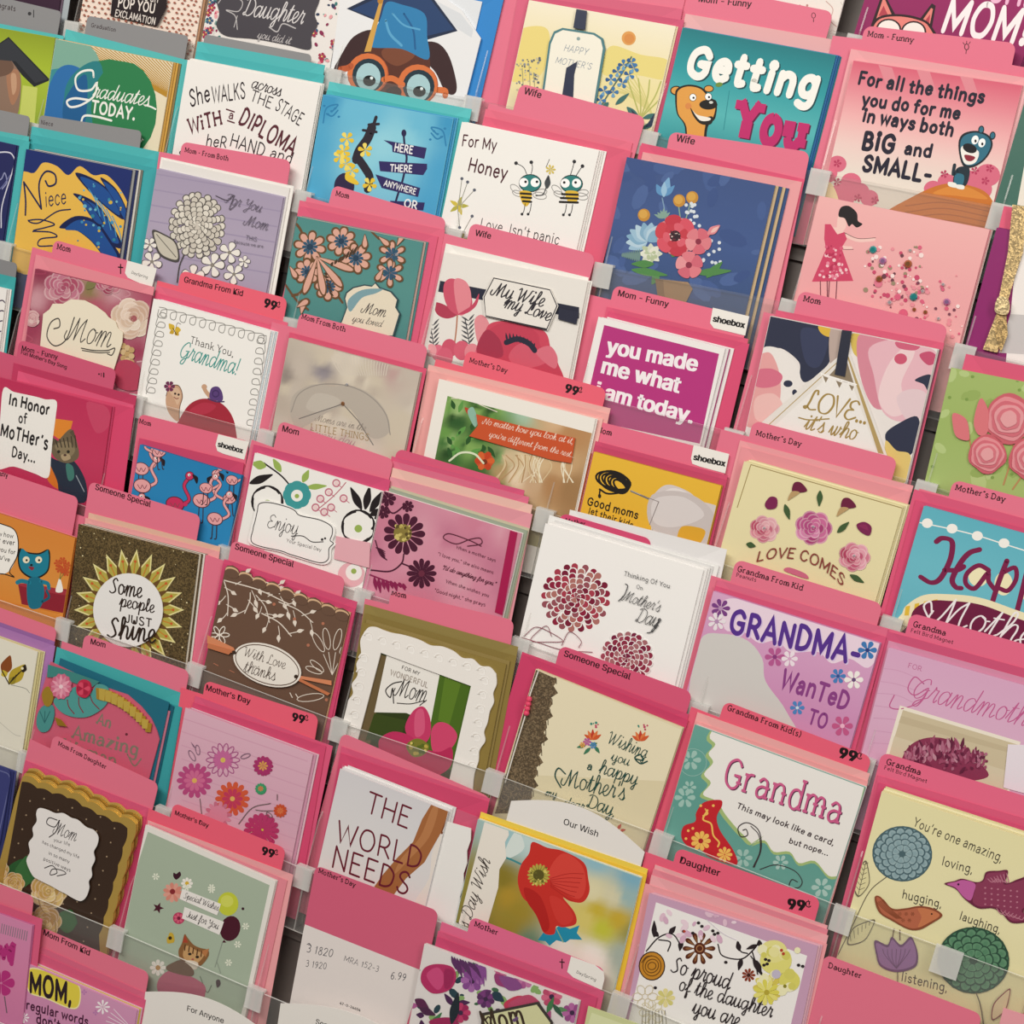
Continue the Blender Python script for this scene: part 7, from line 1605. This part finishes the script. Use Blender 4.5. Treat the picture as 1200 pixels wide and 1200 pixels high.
s = Slot(6, 4, 'O', 'the red poppy card')
def art():
    GR(['9fc6cc', '7fb4c4', '8ebcc4', '9fc4be', 'c4ccc0'], 60, 330, -100, 950)
    FIELD([(60, 380, '9fc6cc'), (150, 380, 'c4d8d6'), (450, 470, '8fbccb'), (600, 560, '7fb0c4'), (30, 560, '8a7a28'), (60, 640, 'b09030'), (-40, 620, '8f8430'), (100, 700, 'a08a30'), (-60, 800, '7a7a30'), (60, 760, '9a8a34'), (430, 620, 'e0d8b0'), (520, 640, 'd8d2b0'), (450, 700, 'c9b23a'), (540, 740, 'c8aa34'), (470, 780, 'c4c43e'), (400, 740, 'd8c870'), (580, 640, '9ab8b8'), (560, 900, 'a8b4a8'), (300, 880, 'e8e4d8'), (430, 900, 'f0ece2'), (250, 940, 'dcdcd0'), (150, 850, '6a8a70'), (600, 800, '9a9450')], 30, 1.8)
    SP('d9e4e0', 60, 400, 100, 350, 130, 420, 90, 460, 40, 470); S('3f8a90', 9, -10, 470, 50, 470, 120, 500)
    P('1f8fb0', 188, 832, 215, 795, 205, 770, 255, 790, 285, 765, 330, 782, 372, 766, 360, 800, 384, 830, 330, 828, 310, 842, 270, 832, 240, 856, 222, 836); L('8fb08a', 5, 270, 780, 300, 840)
    SP('c93028', 165, 400, 230, 425, 300, 440, 390, 490, 410, 560, 415, 620, 385, 665, 330, 660, 300, 645, 350, 710, 355, 760, 300, 775, 270, 770, 260, 805, 215, 800, 190, 740, 160, 680, 120, 640, 100, 570, 115, 500, 150, 450)
    SP('d8443a', 240, 520, 300, 450, 380, 500, 400, 590, 370, 650, 300, 620, 250, 580); SP('b5221f', 130, 600, 200, 640, 240, 760, 215, 795, 180, 720, 140, 660); SP('d23a32', 240, 640, 300, 660, 345, 730, 310, 765, 270, 740)
    for k in range(7): S('b02420', 3, 245, 560+k*6, 320, 540+k*18, 390-k*8, 540+k*20)
    E('8a8a3a', 192, 545, 42); FL('b8a84a', 192, 545, 50, 18, .22, r0=.4); E('5a5420', 192, 545, 24); SCAT(['d8c86a', '6a6428'], 20, 155, 505, 230, 590, 3, 7, 5)
    A.tile = 'N'
    P('ece6dc', 1010, 290, 1108, 330, 1112, 370, 1095, 400, 1100, 470, 1070, 520, 1065, 600, 1030, 720, 1010, 790, 890, 760)
    T('3a302c', "Mother's Day Wish", 868, 980, 1032, 488, 'c', 1.1, .3, .35, k=1.0)
s.card(-75, 300, 642, 558, 'a8c8c8', 'photo card of a red poppy with a cream Day Wish strip on its left', art, mt=1)
s.more(('e8e0c8', .5, .6)); s.env('eec23c', -68, 290, 668, 545); s.env('f4d452', -62, 268, 672, 520)
def cap():
    w, h = A.rect[2], A.rect[3]; T('1f1c1e', 'Our Wish', 300, 322, 450, 378, 's', bold=.01)
# index card with an arched top
m_, w_, h_, a_ = place(s.O, s.e, 'O', 75, 205, 662, 430); mb = MB(); A.tile = 'O'; A.front = m_.translation.copy(); A.inv = m_.inverted(); A.rect = None; A.z = 0
pts = [(0, 0), (w_, 0)]+[(w_*(1-k/14), h_-.003+.016*math.sin(math.pi*k/14)) for k in range(15)]
mb.prism(pts, -.0006, 0, lin('e9e5e1')); A.mb = mb; A.rect = (0, 0, w_, h_+.02); cap()
tag(new('index_card', m_, mb), 'white arched index card reading Our Wish above the poppy card', 'card', 'white arched index cards'); s.e += .001

s = Slot(6, 5, 'O', 'the So Proud card')
def art():
    A.tile = 'O'; P('f3f0ee', 708, 665, 1372, 900, 1230, 1500, 560, 1300)
    K_ = '2a2024'
    def vine(*q):
        S(K_, 6, *q)
    vine(665, 880, 720, 820, 780, 805, 820, 860); vine(760, 880, 770, 840, 720, 830); vine(980, 850, 1000, 900, 1080, 915, 1130, 880, 1165, 835); vine(1070, 840, 1080, 880, 1110, 890); vine(1130, 880, 1150, 940, 1175, 980)
    for q in ((700, 820, 700, 745), (765, 805, 795, 770), (820, 830, 812, 880), (1075, 880, 1065, 835), (1150, 920, 1170, 985), (1085, 910, 1070, 965), (1165, 860, 1160, 830), (720, 815, 690, 790)): LF(K_, *q, 24)
    E('c98a2c', 690, 945, 56, 62); RING('3a2418', 5, 690, 945, 56, 62)
    for k in range(3): RING('6a4414', 4, 690, 945, 40-k*12, 44-k*13, k*40)
    S('6a4414', 4, 645, 930, 665, 905, 690, 900)
    FL('5a2a18', 897, 868, 72, 10, .3, r0=.3); FL('8a5a34', 897, 868, 60, 10, .16, r0=.4); E('5a2a18', 900, 868, 26); RING('c08a5a', 3, 900, 868, 14)
    FL('8a3a24', 1115, 985, 30, 9, .4, cc='3a1a14'); FL(['e8dc9a', 'd8d080'], 750, 1085, 42, 8, .5); FL(['e2d472', 'd8c85a'], 1200, 1040, 66, 10, .4)
    OFL('cdbf9c', 3, 660, 1080, 56, 6, .6); OFL('d6cca8', 3, 690, 1150, 56, 8, .6)
    for k in range(8): L('8a8274', 3, 650+k*14, 1140, 645+k*16, 1230)
    SCAT(['e2c0d2', 'd8b0c8', 'ecd4e0'], 26, 730, 680, 1120, 830, 8, 22, 6, .6); S('d8d0dc', 3, 930, 740, 1000, 800, 1060, 830)
    for x, y in ((895, 755), (910, 770), (958, 790), (965, 805), (980, 800), (1015, 928), (705, 1040), (830, 792), (870, 800), (1190, 920), (1195, 940)): E(K_, x, y, 8, 7, n=9)
    E('b8402c', 833, 792, 6)
    T(K_, 'So proud', 770, 968, 1030, 1050, 'c', 1.35, .15, .35, k=1.35); T(K_, 'of the daughter', 805, 1050, 1215, 1172, 'c', 1.35, .15, .35, k=1.3); T(K_, 'you are', 865, 1150, 1070, 1215, 'c', 1.35, .15, .35, k=1.35)
    A.tile = 'P'
    E('e2dc7c', 110, 920, 70, 62); E('dcd66a', 170, 1010, 46); E('e6e090', 100, 880, 60, 50); SCAT(['eae4a0', 'd6d068', 'f0ecc0'], 20, 40, 870, 220, 1060, 10, 26, 3); E('c4bcd0', 112, 980, 20); E('8a8424', 150, 1033, 8)
    FL(['ded65c', 'e8e07c'], 68, 1060, 58, 11, .35); E('b8a83a', 70, 1060, 12); vine(0, 900, 20, 930, 30, 980); LF(K_, 10, 910, 50, 985, 26); LF(K_, 30, 850, -20, 870, 18)
    for x, y in ((65, 915), (72, 935), (58, 940), (80, 920), (210, 940), (228, 945)): E(K_, x, y, 8, 7, n=9)
    for x, y in ((135, 875), (143, 890)): E('b8402c', x, y, 7)
s.card(678, 625, 1420, 858, 'c9a0bc', 'white floral card in a lilac border reading So proud of the daughter you are', art)
s.more(('e6b8c4', 1.4, .4), ('d8a8b8', 2.8, .8)); s.env('eda0a6', 655, 580, 1460, 850); s.env('f0aab0', 688, 545, 1465, 812); s.env('e58898', 696, 518, 1464, 786); s.env('efa8ae', 704, 500, 1462, 768)
s.tab('e8607c', 800, 425, 1432, 650, [('Daughter', 812, 492, 985, 552, 'S')], sh=12, art=lambda: C99(1290, 694, 1388, 706))

s = Slot(6, 6, 'P', 'nothing but its divider')
s.tab(TABC, 325, 893, 1018, 1160, [('Daughter', 340, 952, 488, 1002, 'F')], left=False, label='pink index divider tabbed Daughter in an empty pocket below the folk-art bird card')
s = Slot(6, 7, 'P', 'the pale pink card at the right edge')
s.card(1110, 1130, 1800, 1360, 'e9a0aa', 'pale pink card peeking in at the bottom right corner')

# ================================================================ row 7
s = Slot(7, 0, 'M', 'the navy rounded corner card')
s.card(-300, -30, 45, 95, '3a3f78', 'dark blue card with rounded corners at the left edge', lambda: S('6a6f9e', 4, -100, 60, 10, 90, 40, 110, 38, 160, 0, 340, -20, 430), outline=(-300, -30, 15, 70, 42, 95, 45, 130, 0, 400, -100, 700, -500, 600))
s.more(('2f3468', 2.5, 1), ('454a80', 4.5, 2))

s = Slot(7, 1, 'M', 'the chocolate scalloped Mom card')
def scal(x0, y0, dx, dy, n, am, w0):
    o = []
    for k in range(n*6+1):
        t = k/(n*6); b = math.exp(-((t-.45)/.16)**2)*16; o += [x0+dx*t+am*.3*abs(math.sin(math.pi*n*t)), y0+dy*t-am*abs(math.sin(math.pi*n*t))-b]
    for k in range(31):
        t = k/30; o += [x0+dx-w0*t+7*abs(math.sin(math.pi*6*t)), y0+dy+8+460*t]
    return o
tp = scal(100, 110, 498, 212, 7, 12, 120)+[470, 900, 330, 1150, -200, 1000, -60, 700, 0, 480, 70, 200]
def gold():
    pass
def art():
    pts = scal(97, 135, 463, 205, 7, 9, 125)+[440, 900, 300, 1150, -200, 1000, -60, 700, 0, 480, 70, 220]
    P('3a281c', *pts, m=1)
    for i in range(9):
        for j in range(12):
            x, y = 70+i*62-j*17, 170+i*20+j*62+(i % 2)*30
            if x < 530-j*14: E('a08a70', x, y, 4, 4, n=6)
    LF('2a5a30', 30, 520, 170, 560, 130); LF('3a6e3c', 100, 600, 120, 460, 90); LF('2a5a30', 260, 720, 340, 760, 90); SP('2f6434', 265, 710, 320, 705, 335, 760, 300, 800, 260, 770)
    ROSE(['c9a862', 'd8ba78', 'b89450', 'e0c88c', 'c4a05a'], 215, 615, 78, .95, 2); ROSE(['c4a25a', 'd6b874', 'b48e48'], 60, 580, 48, .9, 6); ROSE(['c2a056', 'd2b26c', 'b48c48', 'dcc282'], 200, 750, 70, .9, 8); ROSE(['b8964e', 'cba866'], -10, 520, 50, .9, 4)
    S('a88a4a', 4, 170, 640, 190, 700, 240, 740, 250, 800)
    with PART('plaque', .0009, 'white scalloped plaque of verse'):
        q = [(180, 248), (215, 255), (250, 270), (285, 270), (320, 290), (350, 300), (385, 330), (420, 345), (440, 375), (435, 410), (420, 440), (425, 475), (410, 510), (412, 545), (398, 570), (400, 600), (385, 640), (360, 655), (325, 640), (300, 625), (270, 610), (235, 590), (205, 575), (175, 560), (150, 540), (125, 480), (140, 440), (135, 400), (155, 370), (152, 335), (170, 305), (168, 270)]
        SLAB('ece8e6', *[v for p in q for v in p], smooth=True)
        T('3a3436', 'Mom', 245, 360, 340, 395, 'c', 1, .4, .5, k=1.4); S('3a3436', 4, 260, 300, 225, 290, 215, 315, 250, 330, 270, 300, 255, 350, 225, 375)
        for t, a in (('your life', (245, 392, 318, 415)), ('has changed my life', (195, 402, 358, 470)), ('in so many', (222, 450, 315, 490)), ('positive ways', (200, 475, 320, 528))): T('4a4446', t, *a, w=1.5, serif=1.2)
        S('3a3436', 3.5, 205, 510, 240, 500, 260, 530, 230, 540, 240, 515, 280, 520, 298, 535, 260, 545)
s.card(100, 105, 605, 318, 'd8b45c', 'chocolate brown scalloped gold edged card with yellow roses and a Mom verse', art, mt=2, outline=tuple(tp))
for k, (c, dx, dy) in enumerate((('e0bc62', .4, 2.2), ('b08a3c', .8, 4), ('e6c46c', 1.2, 6))):
    mm = s.m.copy(); mm.translation = s.m.translation+EX*dx*.001+UP*dy*.001+BK*(s.e-LIPZ)
    A.tile = 'M'; A.front = s.m.translation.copy(); A.inv = s.m.inverted(); mb = MB(); mb.prism([loc(tp[i], tp[i+1]) for i in range(0, len(tp), 2)], -.001, 0, lin(c), 2)
    tag(new('greeting_card', mm, mb), f"{('first', 'second', 'third')[k]} gold scalloped spare card behind the chocolate Mom card", 'card', 'spare cards stacked behind the front ones'); s.e += .0018
s.env('d64a74', 108, 85, 660, 300); s.env('de5a80', 112, 42, 668, 258)
s.tab(TABC, 235, -72, 692, 165, [('Mom From Daughter', 255, -25, 468, 82, 'F')], sh=14)

s = Slot(7, 2, 'M', 'the Special Wishes kitten card')
def art():
    P('a9b8a4', 650, 355, 1185, 590, 1075, 1100, 1020, 1300, 420, 1100); GR_ = 0
    T('fff', '.', 680, 560, 684, 562) if 0 else None
    K_ = '3a1626'
    SP(K_, 763, 535, 775, 540, 790, 530, 795, 548, 775, 566, 762, 552)
    pts = []
    for k in range(10): r = 26 if k % 2 == 0 else 11; a = -1.2+k*.628; pts += [695+r*math.cos(a), 690+r*math.sin(a)]
    P('4a1628', *pts)
    FL(['d88a7a', 'e0a090'], 760, 622, 44, 11, .4); E('8a2a30', 758, 618, 12); FL('f0ece4', 822, 582, 26, 8, .5); E('d8b23a', 822, 582, 9); E('b83a62', 786, 735, 26); FL('d8607a', 786, 735, 22, 7, .5); E('7a1a3c', 786, 735, 8)
    E('c4cc3e', 1002, 672, 46, 52); E('d2d860', 998, 660, 28, 26); E('4a1628', 1012, 780, 44, 56, 15); P('4a1628', 985, 830, 975, 842, 995, 842); S('8a9488', 3, 978, 840, 960, 900, 945, 950); LF('c8a83a', 735, 820, 765, 840, 40); SP('c8a83a', 738, 838, 745, 800, 762, 805, 766, 838); E('3a2a10', 748, 822, 8)
    for x, y in ((685, 552), (930, 600), (820, 600), (1045, 850), (1005, 930), (1080, 770), (930, 610)): FL('e6ead8', x, y, 16, 6, .5)
    E(K_, 1068, 693, 6); SP(K_, 950, 1010, 965, 1005, 970, 1025, 955, 1040); FL('f0ece4', 695, 952, 36, 8, .5); E('b88a4a', 695, 952, 11); S('5a6a58', 3, 880, 990, 910, 1060, 930, 1030); S('8f9a8c', 3, 955, 930, 970, 975)
    SP('b85a74', 700, 1000, 760, 960, 830, 985, 900, 1030, 890, 1080, 800, 1090, 700, 1060); P('b0526e', 700, 1010, 905, 1050, 880, 1200, 680, 1180)
    SP('8a6038', 800, 845, 812, 805, 825, 820, 850, 850, 880, 865, 915, 875, 915, 905, 880, 945, 830, 950, 795, 920, 785, 880); SP('c49a68', 820, 855, 870, 880, 900, 890, 870, 930, 830, 930, 805, 900); P('a8442c', 803, 842, 813, 808, 828, 842); P('b87a4a', 880, 880, 920, 868, 905, 905)
    for k in range(5): L('5a3a20', 5, 815+k*18, 852+k*7, 812+k*18, 875+k*7)
    E('2a2018', 835, 892, 8, 6); E('2a2018', 868, 905, 8, 6); E('a85a50', 848, 915, 6, 4); SP('ded2c0', 820, 920, 870, 930, 860, 960, 810, 950); SP('6a4a30', 760, 930, 800, 920, 850, 960, 840, 990, 750, 970, 730, 950)
    P('eeeae6', 802, 605, 972, 672, 955, 722, 790, 650); P('eeeae6', 812, 685, 985, 750, 965, 808, 800, 735)
    T('2a2226', 'Special Wishes', 806, 645, 958, 702, 'c', 1.3, .25, .4, k=1.25); T('2a2226', 'Just for You', 818, 728, 958, 785, 'c', 1.3, .25, .4, k=1.25)
s.card(640, 325, 1212, 572, 'ece8e2', 'sage green card of a kitten with balloons reading Special Wishes Just for You', art, mt=1)
s.more(('d8d4ce', .8, .3)); s.env('e58a98', 655, 318, 1262, 570); s.env('eea6aa', 650, 305, 1288, 545)
s.tab('ec6078', 762, 228, 1256, 430, [("Mother's Day", 768, 280, 915, 338, 'S')], sh=14, art=lambda: C99(1152, 455, 1220, 476))

s = Slot(7, 3, 'N', 'an empty pocket')
def art():
    nz(); put([loc(215, 762), loc(735, 968), loc(600, 1400), loc(60, 1300)], 'e6dedb')
    H_ = '4a4a52'
    T(H_, '3 1820', 222, 885, 340, 905, w=1.1, slant=.3, jit=.8, k=1.2); T(H_, '3 1920', 218, 948, 312, 958, w=1.1, slant=.3, jit=.8, k=1.2); T(H_, 'MRA 152-3', 385, 922, 540, 972, w=1, slant=.2, jit=.8, k=1.1); T(H_, '6.99', 590, 1000, 660, 1012, w=1.1, slant=.3, jit=.8, k=1.2)
    T('3a3638', '47-0-24604', 368, 1112, 458, 1145, 's', bold=.02); S(H_, 3, 225, 850, 235, 846, 240, 856)
s.e = .006
s.tab('d4607e', 262, 503, 802, 705, [("Mother's Day", 275, 535, 438, 600, 'F')], left=False, art=art, label='large pink and white index divider with handwritten numbers in the empty pocket')

s = Slot(7, 4, 'N', 'the floral MOM card')
def art():
    rd = random.Random(3)
    SCAT(['6a9a4a', '3f6a4a', '8ab06a', '1f3f4a'], 40, 700, 900, 1260, 1200, 10, 30, 5, .6)
    for _ in range(46): x, y = rd.uniform(690, 1500), rd.uniform(880, 1300); LF(rd.choice(['7a3a7c', '9a4a8a', '4a2050', '3f7a4a', '6aa050', 'b05a94', '2a4a54']), x, y, x+rd.uniform(-70, 70), y+rd.uniform(-70, 70), 26)
    for x, y, r, cs in ((950, 1010, 50, ['8a4a94', 'a868ac']), (1180, 1000, 44, ['b05a94', 'c878a8']), (1300, 1080, 46, ['c04a6e', 'd8688a']), (1010, 1090, 40, ['5a2a60', '7a3a7c']), (900, 1150, 44, ['c03a6a', 'a02058']), (1390, 1150, 44, ['9a4a8a', 'b868a4']), (1080, 960, 34, ['d878a0', 'c05a88']), (1260, 980, 30, ['7a3a7c', '9a5a9c'])): FL(cs, x, y, r, 8, .6, cc='3a1f44', a0=x)
    SP('b82a64', 725, 990, 745, 950, 800, 935, 865, 950, 880, 1000, 850, 1050, 780, 1065, 735, 1030); SP('d04a80', 750, 985, 800, 950, 830, 1000, 800, 1050); SP('a02058', 830, 960, 870, 970, 860, 1030, 830, 1040)
    for k in range(9): LF('5a2a60', 860+k*12, 900+k*4, 880+k*14, 960+(k % 3)*20, 16); LF('8a4a94', 930+k*9, 930, 940+k*9, 1010+(k % 2)*24, 14)
    SP('c93a5a', 1090, 1110, 1150, 1075, 1210, 1090, 1200, 1140, 1120, 1150); SP('a02058', 760, 1190, 850, 1170, 900, 1210, 850, 1260); LF('16242e', 860, 1200, 890, 1060, 40); LF('1f3a4a', 1040, 1060, 1090, 1100, 40); LF('5a1f4a', 700, 1090, 760, 1130, 40); LF('4a1f44', 720, 1130, 790, 1160, 34)
    A.tile = 'O'
    SP('c04a6e', 60, 1110, 150, 1070, 200, 1120, 100, 1150); LF('3f7a4a', 230, 1150, 260, 1080, 24); LF('5a8a5a', 270, 1130, 320, 1140, 20); LF('2f5a44', 255, 1110, 300, 1170, 22); LF('b04a84', 220, 1200, 245, 1140, 30); LF('9a3a74', 0, 980, 60, 1040, 50); SP('8a4a8a', 20, 990, 90, 1000, 120, 1040, 60, 1050)
    with PART('plaque', .001, 'cream plaque lettered Mom'):
        A.tile = 'N'; SLAB('3a3430', 998, 1148, 1245, 1098, 1310, 1190, 1250, 1330, 980, 1330); P('d8d8a8', 1010, 1158, 1238, 1110, 1298, 1190, 1240, 1330, 990, 1330)
        T('3a2a1c', 'Mom', 1012, 1235, 1200, 1195, 'p', 2.3, .1, .5, k=1.45); S('3a2a1c', 6, 1010, 1180, 1030, 1165, 1050, 1230)
        for x, y in ((1140, 1178), (1150, 1170)): E('6a4a7a', x, y, 8)
s.card(740, 848, 1420, 1100, 'e9e4e2', 'white card crowded with purple and pink flowers around a MOM plaque', art, mt=1, sleeve=.002)
s.more(('d6cfcc', .8, .4)); s.env('d04a74', 795, 815, 1500, 1085); s.env('d95a80', 800, 790, 1530, 1060)
s.tab('e26a90', 945, 727, 1535, 960, [('Mother', 960, 770, 1065, 812, 'F')], sh=14, art=lambda: (setattr(A, 'tile', 'O'), LOGO((335, 902, 440, 940, 478, 970, 482, 1000, 470, 1050, 345, 995, 318, 970), 'DaySpring', 'd', (358, 975, 445, 1012)), CROSS(295, 935, 20)))

s = Slot(7, 5, 'O', 'the pale green card')
s.card(410, 1122, 1100, 1370, 'ccd29c', 'pale green card peeking in at the bottom edge', lambda: P('dadfb0', 425, 1150, 1080, 1385, 1000, 1500, 380, 1300))

# ================================================================ row 8
s = Slot(8, 0, 'M', 'the pink notebook card')
def art():
    GR(['d68ab2', 'd884ac', 'cf7aa6'], 0, 700, 0, 1200)
    for k in range(12): L('8a7a86', 4, 10+k*10, 760+k*3, 4+k*10, 800+k*3)
    S('b8307c', 20, -10, 920, 0, 860, 15, 905); S('b8307c', 20, 15, 910, 30, 860, 42, 920); S('b8307c', 20, 42, 880, 60, 850, 50, 935)
    FL('b8307c', 5, 1020, 60, 6, .7); S('6a5a66', 5, 20, 1080, 30, 1150)
s.card(-330, 600, 142, 768, 'd688b0', 'pink card shaped like a notebook page in the lower left corner', art, mt=1)
s.more(('c470a0', .8, .4)); s.env('dd5f84', -330, 555, 186, 740); s.tab(TABC, -330, 470, 148, 640, [], left=False, label='pink index divider standing behind the pink notebook card')

s = Slot(8, 1, 'M', 'the MOM regular words card')
def art():
    GR(['d498bc', 'd08cb4', 'd292b8'], 125, 935, 60, 1250)
    for x, y in ((370, 1060), (100, 1060), (340, 1200), (220, 1180), (420, 1150)): FL('b87ab0', x, y, 12, 4, .7)
    SP('e4d24a', 118, 990, 140, 955, 230, 975, 300, 1000, 350, 1040, 345, 1120, 300, 1128, 200, 1085, 130, 1060); S('f4ecb0', 5, 118, 990, 140, 955, 230, 975, 300, 1000, 350, 1040, 345, 1120, 300, 1128, 200, 1085, 130, 1060, 118, 990)
    T('2a1a22', 'MOM,', 132, 1058, 325, 1112, w=2.9, k=1.5, jit=.6); T('4a1a3a', 'regular words', 116, 1132, 392, 1208, w=2.3, k=1.15, jit=.6, slant=.05); T('4a1a3a', "don't", 160, 1195, 270, 1225, w=2.3, k=1.15, jit=.6)
    for x, y, r in ((452, 1125, 32), (105, 1172, 24)): FL('f6eef2', x, y, r, 8, .3)
    for k in range(12): a = 2.2+k*.16; L('f0e4ec', 3, 590+20*math.cos(a), 1230+20*math.sin(a), 590+130*math.cos(a), 1230+130*math.sin(a))
s.card(125, 935, 602, 1140, 'd292b8', 'pink card reading MOM, regular words with a yellow splash', art)
s.more(('e0b0c8', 1, .6), ('d9c84a', 1.8, .8), ('e4bcd0', 2.8, 1.4)); s.env('de5f84', 150, 880, 640, 1095); s.env('e06a8a', 160, 852, 648, 1068)
s.tab(TABC, 182, 775, 655, 975, [('Mom From Kid', 190, 808, 392, 900, 'S')], left=False)

def arched(slot, tile, x0, y0, x1, y1, words, q, label):
    m_, w_, h_, a_ = place(slot.O, .008, tile, x0, y0, x1, y1); mb = MB(); A.tile = tile; A.front = m_.translation.copy(); A.inv = m_.inverted(); A.z = 0
    pts = [(0, 0), (w_, 0)]+[(w_*(1-k/14), h_-.003+.014*math.sin(math.pi*k/14)) for k in range(15)]
    mb.prism(pts, -.0006, 0, lin('ebe7e2')); A.mb = mb; A.rect = (0, 0, w_, h_+.02); T('1f1c1e', words, *q, 's', bold=.01)
    tag(new('index_card', m_, mb), label, 'card', 'white arched index cards')
s = Slot(8, 2, 'M', 'the For Anyone index card'); arched(s, 'M', 640, 1045, 1200, 1240, 'For Anyone', (822, 1142, 982, 1198), 'white arched index card reading For Anyone at the bottom edge')
s = Slot(8, 3, 'N', 'the white So index card'); arched(s, 'N', 110, 1095, 760, 1330, 'Someone', (262, 1200, 392, 1245), 'white arched index card below the handwritten divider, cut off by the bottom edge')

# ================================================================ clear plastic pockets
def box(mb, x0, y0, z0, x1, y1, z1, mats=(0,)*6):
    v = [(x, y, z) for z in (z0, z1) for y in (y0, y1) for x in (x0, x1)]
    for f, m in zip(((0, 2, 3, 1), (4, 5, 7, 6), (0, 1, 5, 4), (2, 6, 7, 3), (0, 4, 6, 2), (1, 3, 7, 5)), mats): mb.face([v[i] for i in f], (1, 1, 1), m)
PM = [CLEAR, EDGE, FROST, EDGE2]
names = {(s.r, s.c): s.short for s in SLOTS}
for (r, c), xy in LAT.items():
    if (r, c+1) not in LAT: continue
    O = origin(r, c); O2 = origin(r, c+1)
    d = O2-O; dx = d.dot(EX); ds = (hit(*LAT[(r, c+1)], O, BK)-O).dot(UP); ang = max(-.04, min(.04, math.atan2(ds, dx)))
    m = ROT @ Matrix.Rotation(ang, 4, 'Z'); m.translation = O-UP*LIPH
    e = bpy.data.objects.new('card_pocket', None); COL.objects.link(e); e.matrix_world = m; e.empty_display_size = .02
    sh = names.get((r, c))
    lab = f'clear plastic pocket holding {sh}' if sh and not sh.startswith(('an empty', 'nothing')) else ('empty clear plastic pocket with only its pink Daughter divider' if sh and sh.startswith('nothing') else 'clear plastic pocket with only the handwritten index divider' if sh else 'empty clear plastic pocket at the border of the photo')
    tag(e, lab, 'pocket', 'clear plastic card pockets')
    w = dx/math.cos(ang)-.0005
    q = MB(); box(q, 0, 0, 0, w, LIPH, .0016, (0, 0, 1, 1, 1, 1)); q.build('front_lip', PM, e)
    q = MB(); box(q, 0, 0, -.0125, w, .0012, -.0002); q.build('base', PM, e)
    q = MB(); pts = [(0, 0), (-.0122, 0), (-.0122, .098), (-.0100, .106), (-.006, .098), (-.0003, .062)]
    for x, f in ((-.0006, 1), (.0006, -1)): q.face([(x, y, z) for z, y in (pts if f == 1 else pts[::-1])], (1, 1, 1), 0)
    for i in range(6):
        a, b = pts[i-1], pts[i]; q.face([(-.0006, a[1], a[0]), (.0006, a[1], a[0]), (.0006, b[1], b[0]), (-.0006, b[1], b[0])], (1, 1, 1), 3)
    q.build('side_divider', PM, e)
    q = MB(); box(q, -.008, LIPH-.017, .0018, .0075, LIPH+.0025, .0034, (2,)*6); box(q, -.008, LIPH+.0004, -.003, .0075, LIPH+.0025, .0018, (2,)*6)
    k = q.build('clip', PM, e); k['label'] = 'frosted white clip'
    if (r, c) == (5, 6):
        v = (m.inverted() @ hit(1109, 1115, O, BK)).x; q = MB(); box(q, v-.008, LIPH-.02, .0018, v+.012, LIPH+.002, .0034, (2,)*6); k = q.build('clip', PM, e); k['label'] = 'frosted white clip in the middle of the lip'

# ================================================================ the rack behind
rk = bpy.data.objects.new('card_rack', None); COL.objects.link(rk)
LM = LW.to_4x4(); LM.translation = ORG; rk.matrix_world = LM
tag(rk, 'dark taupe metal display rack sloping back behind the pockets', 'rack')
q = MB(); box(q, -1.6, -.95, .027, 1.3, .95, .039); q.build('back_panel', [STEEL], rk)
ys = {}
for (r, c) in LAT:
    v = LW.transposed() @ (origin(r, c)-ORG); ys.setdefault(r, []).append(v.y)
for r, l in ys.items():
    y = sum(l)/len(l)+LIPH*math.cos(TH-LEAN); q = MB(); box(q, -1.5, y-.012, .0225, 1.2, y+.012, .027); q.build('hanging_rail', [STEEL], rk)
for x in (-1.5, 1.2):
    q = MB(); box(q, x-.03, -.95, .039, x+.03, 1.28, .08); q.build('upright', [STEEL], rk)
q = MB(); box(q, -6, -4, -.02, 6, 3, 0); fl = q.build('floor', [solid('floor_tile', (.5, .47, .43), .4, 0, 3)]); fl['kind'] = 'structure'; 
q = MB(); box(q, -6, 1.6, 0, 6, 1.7, 3.4); wl = q.build('wall_back', [solid('wall_paint', (.6, .57, .53), .6, 0, 5)]); wl['kind'] = 'structure'
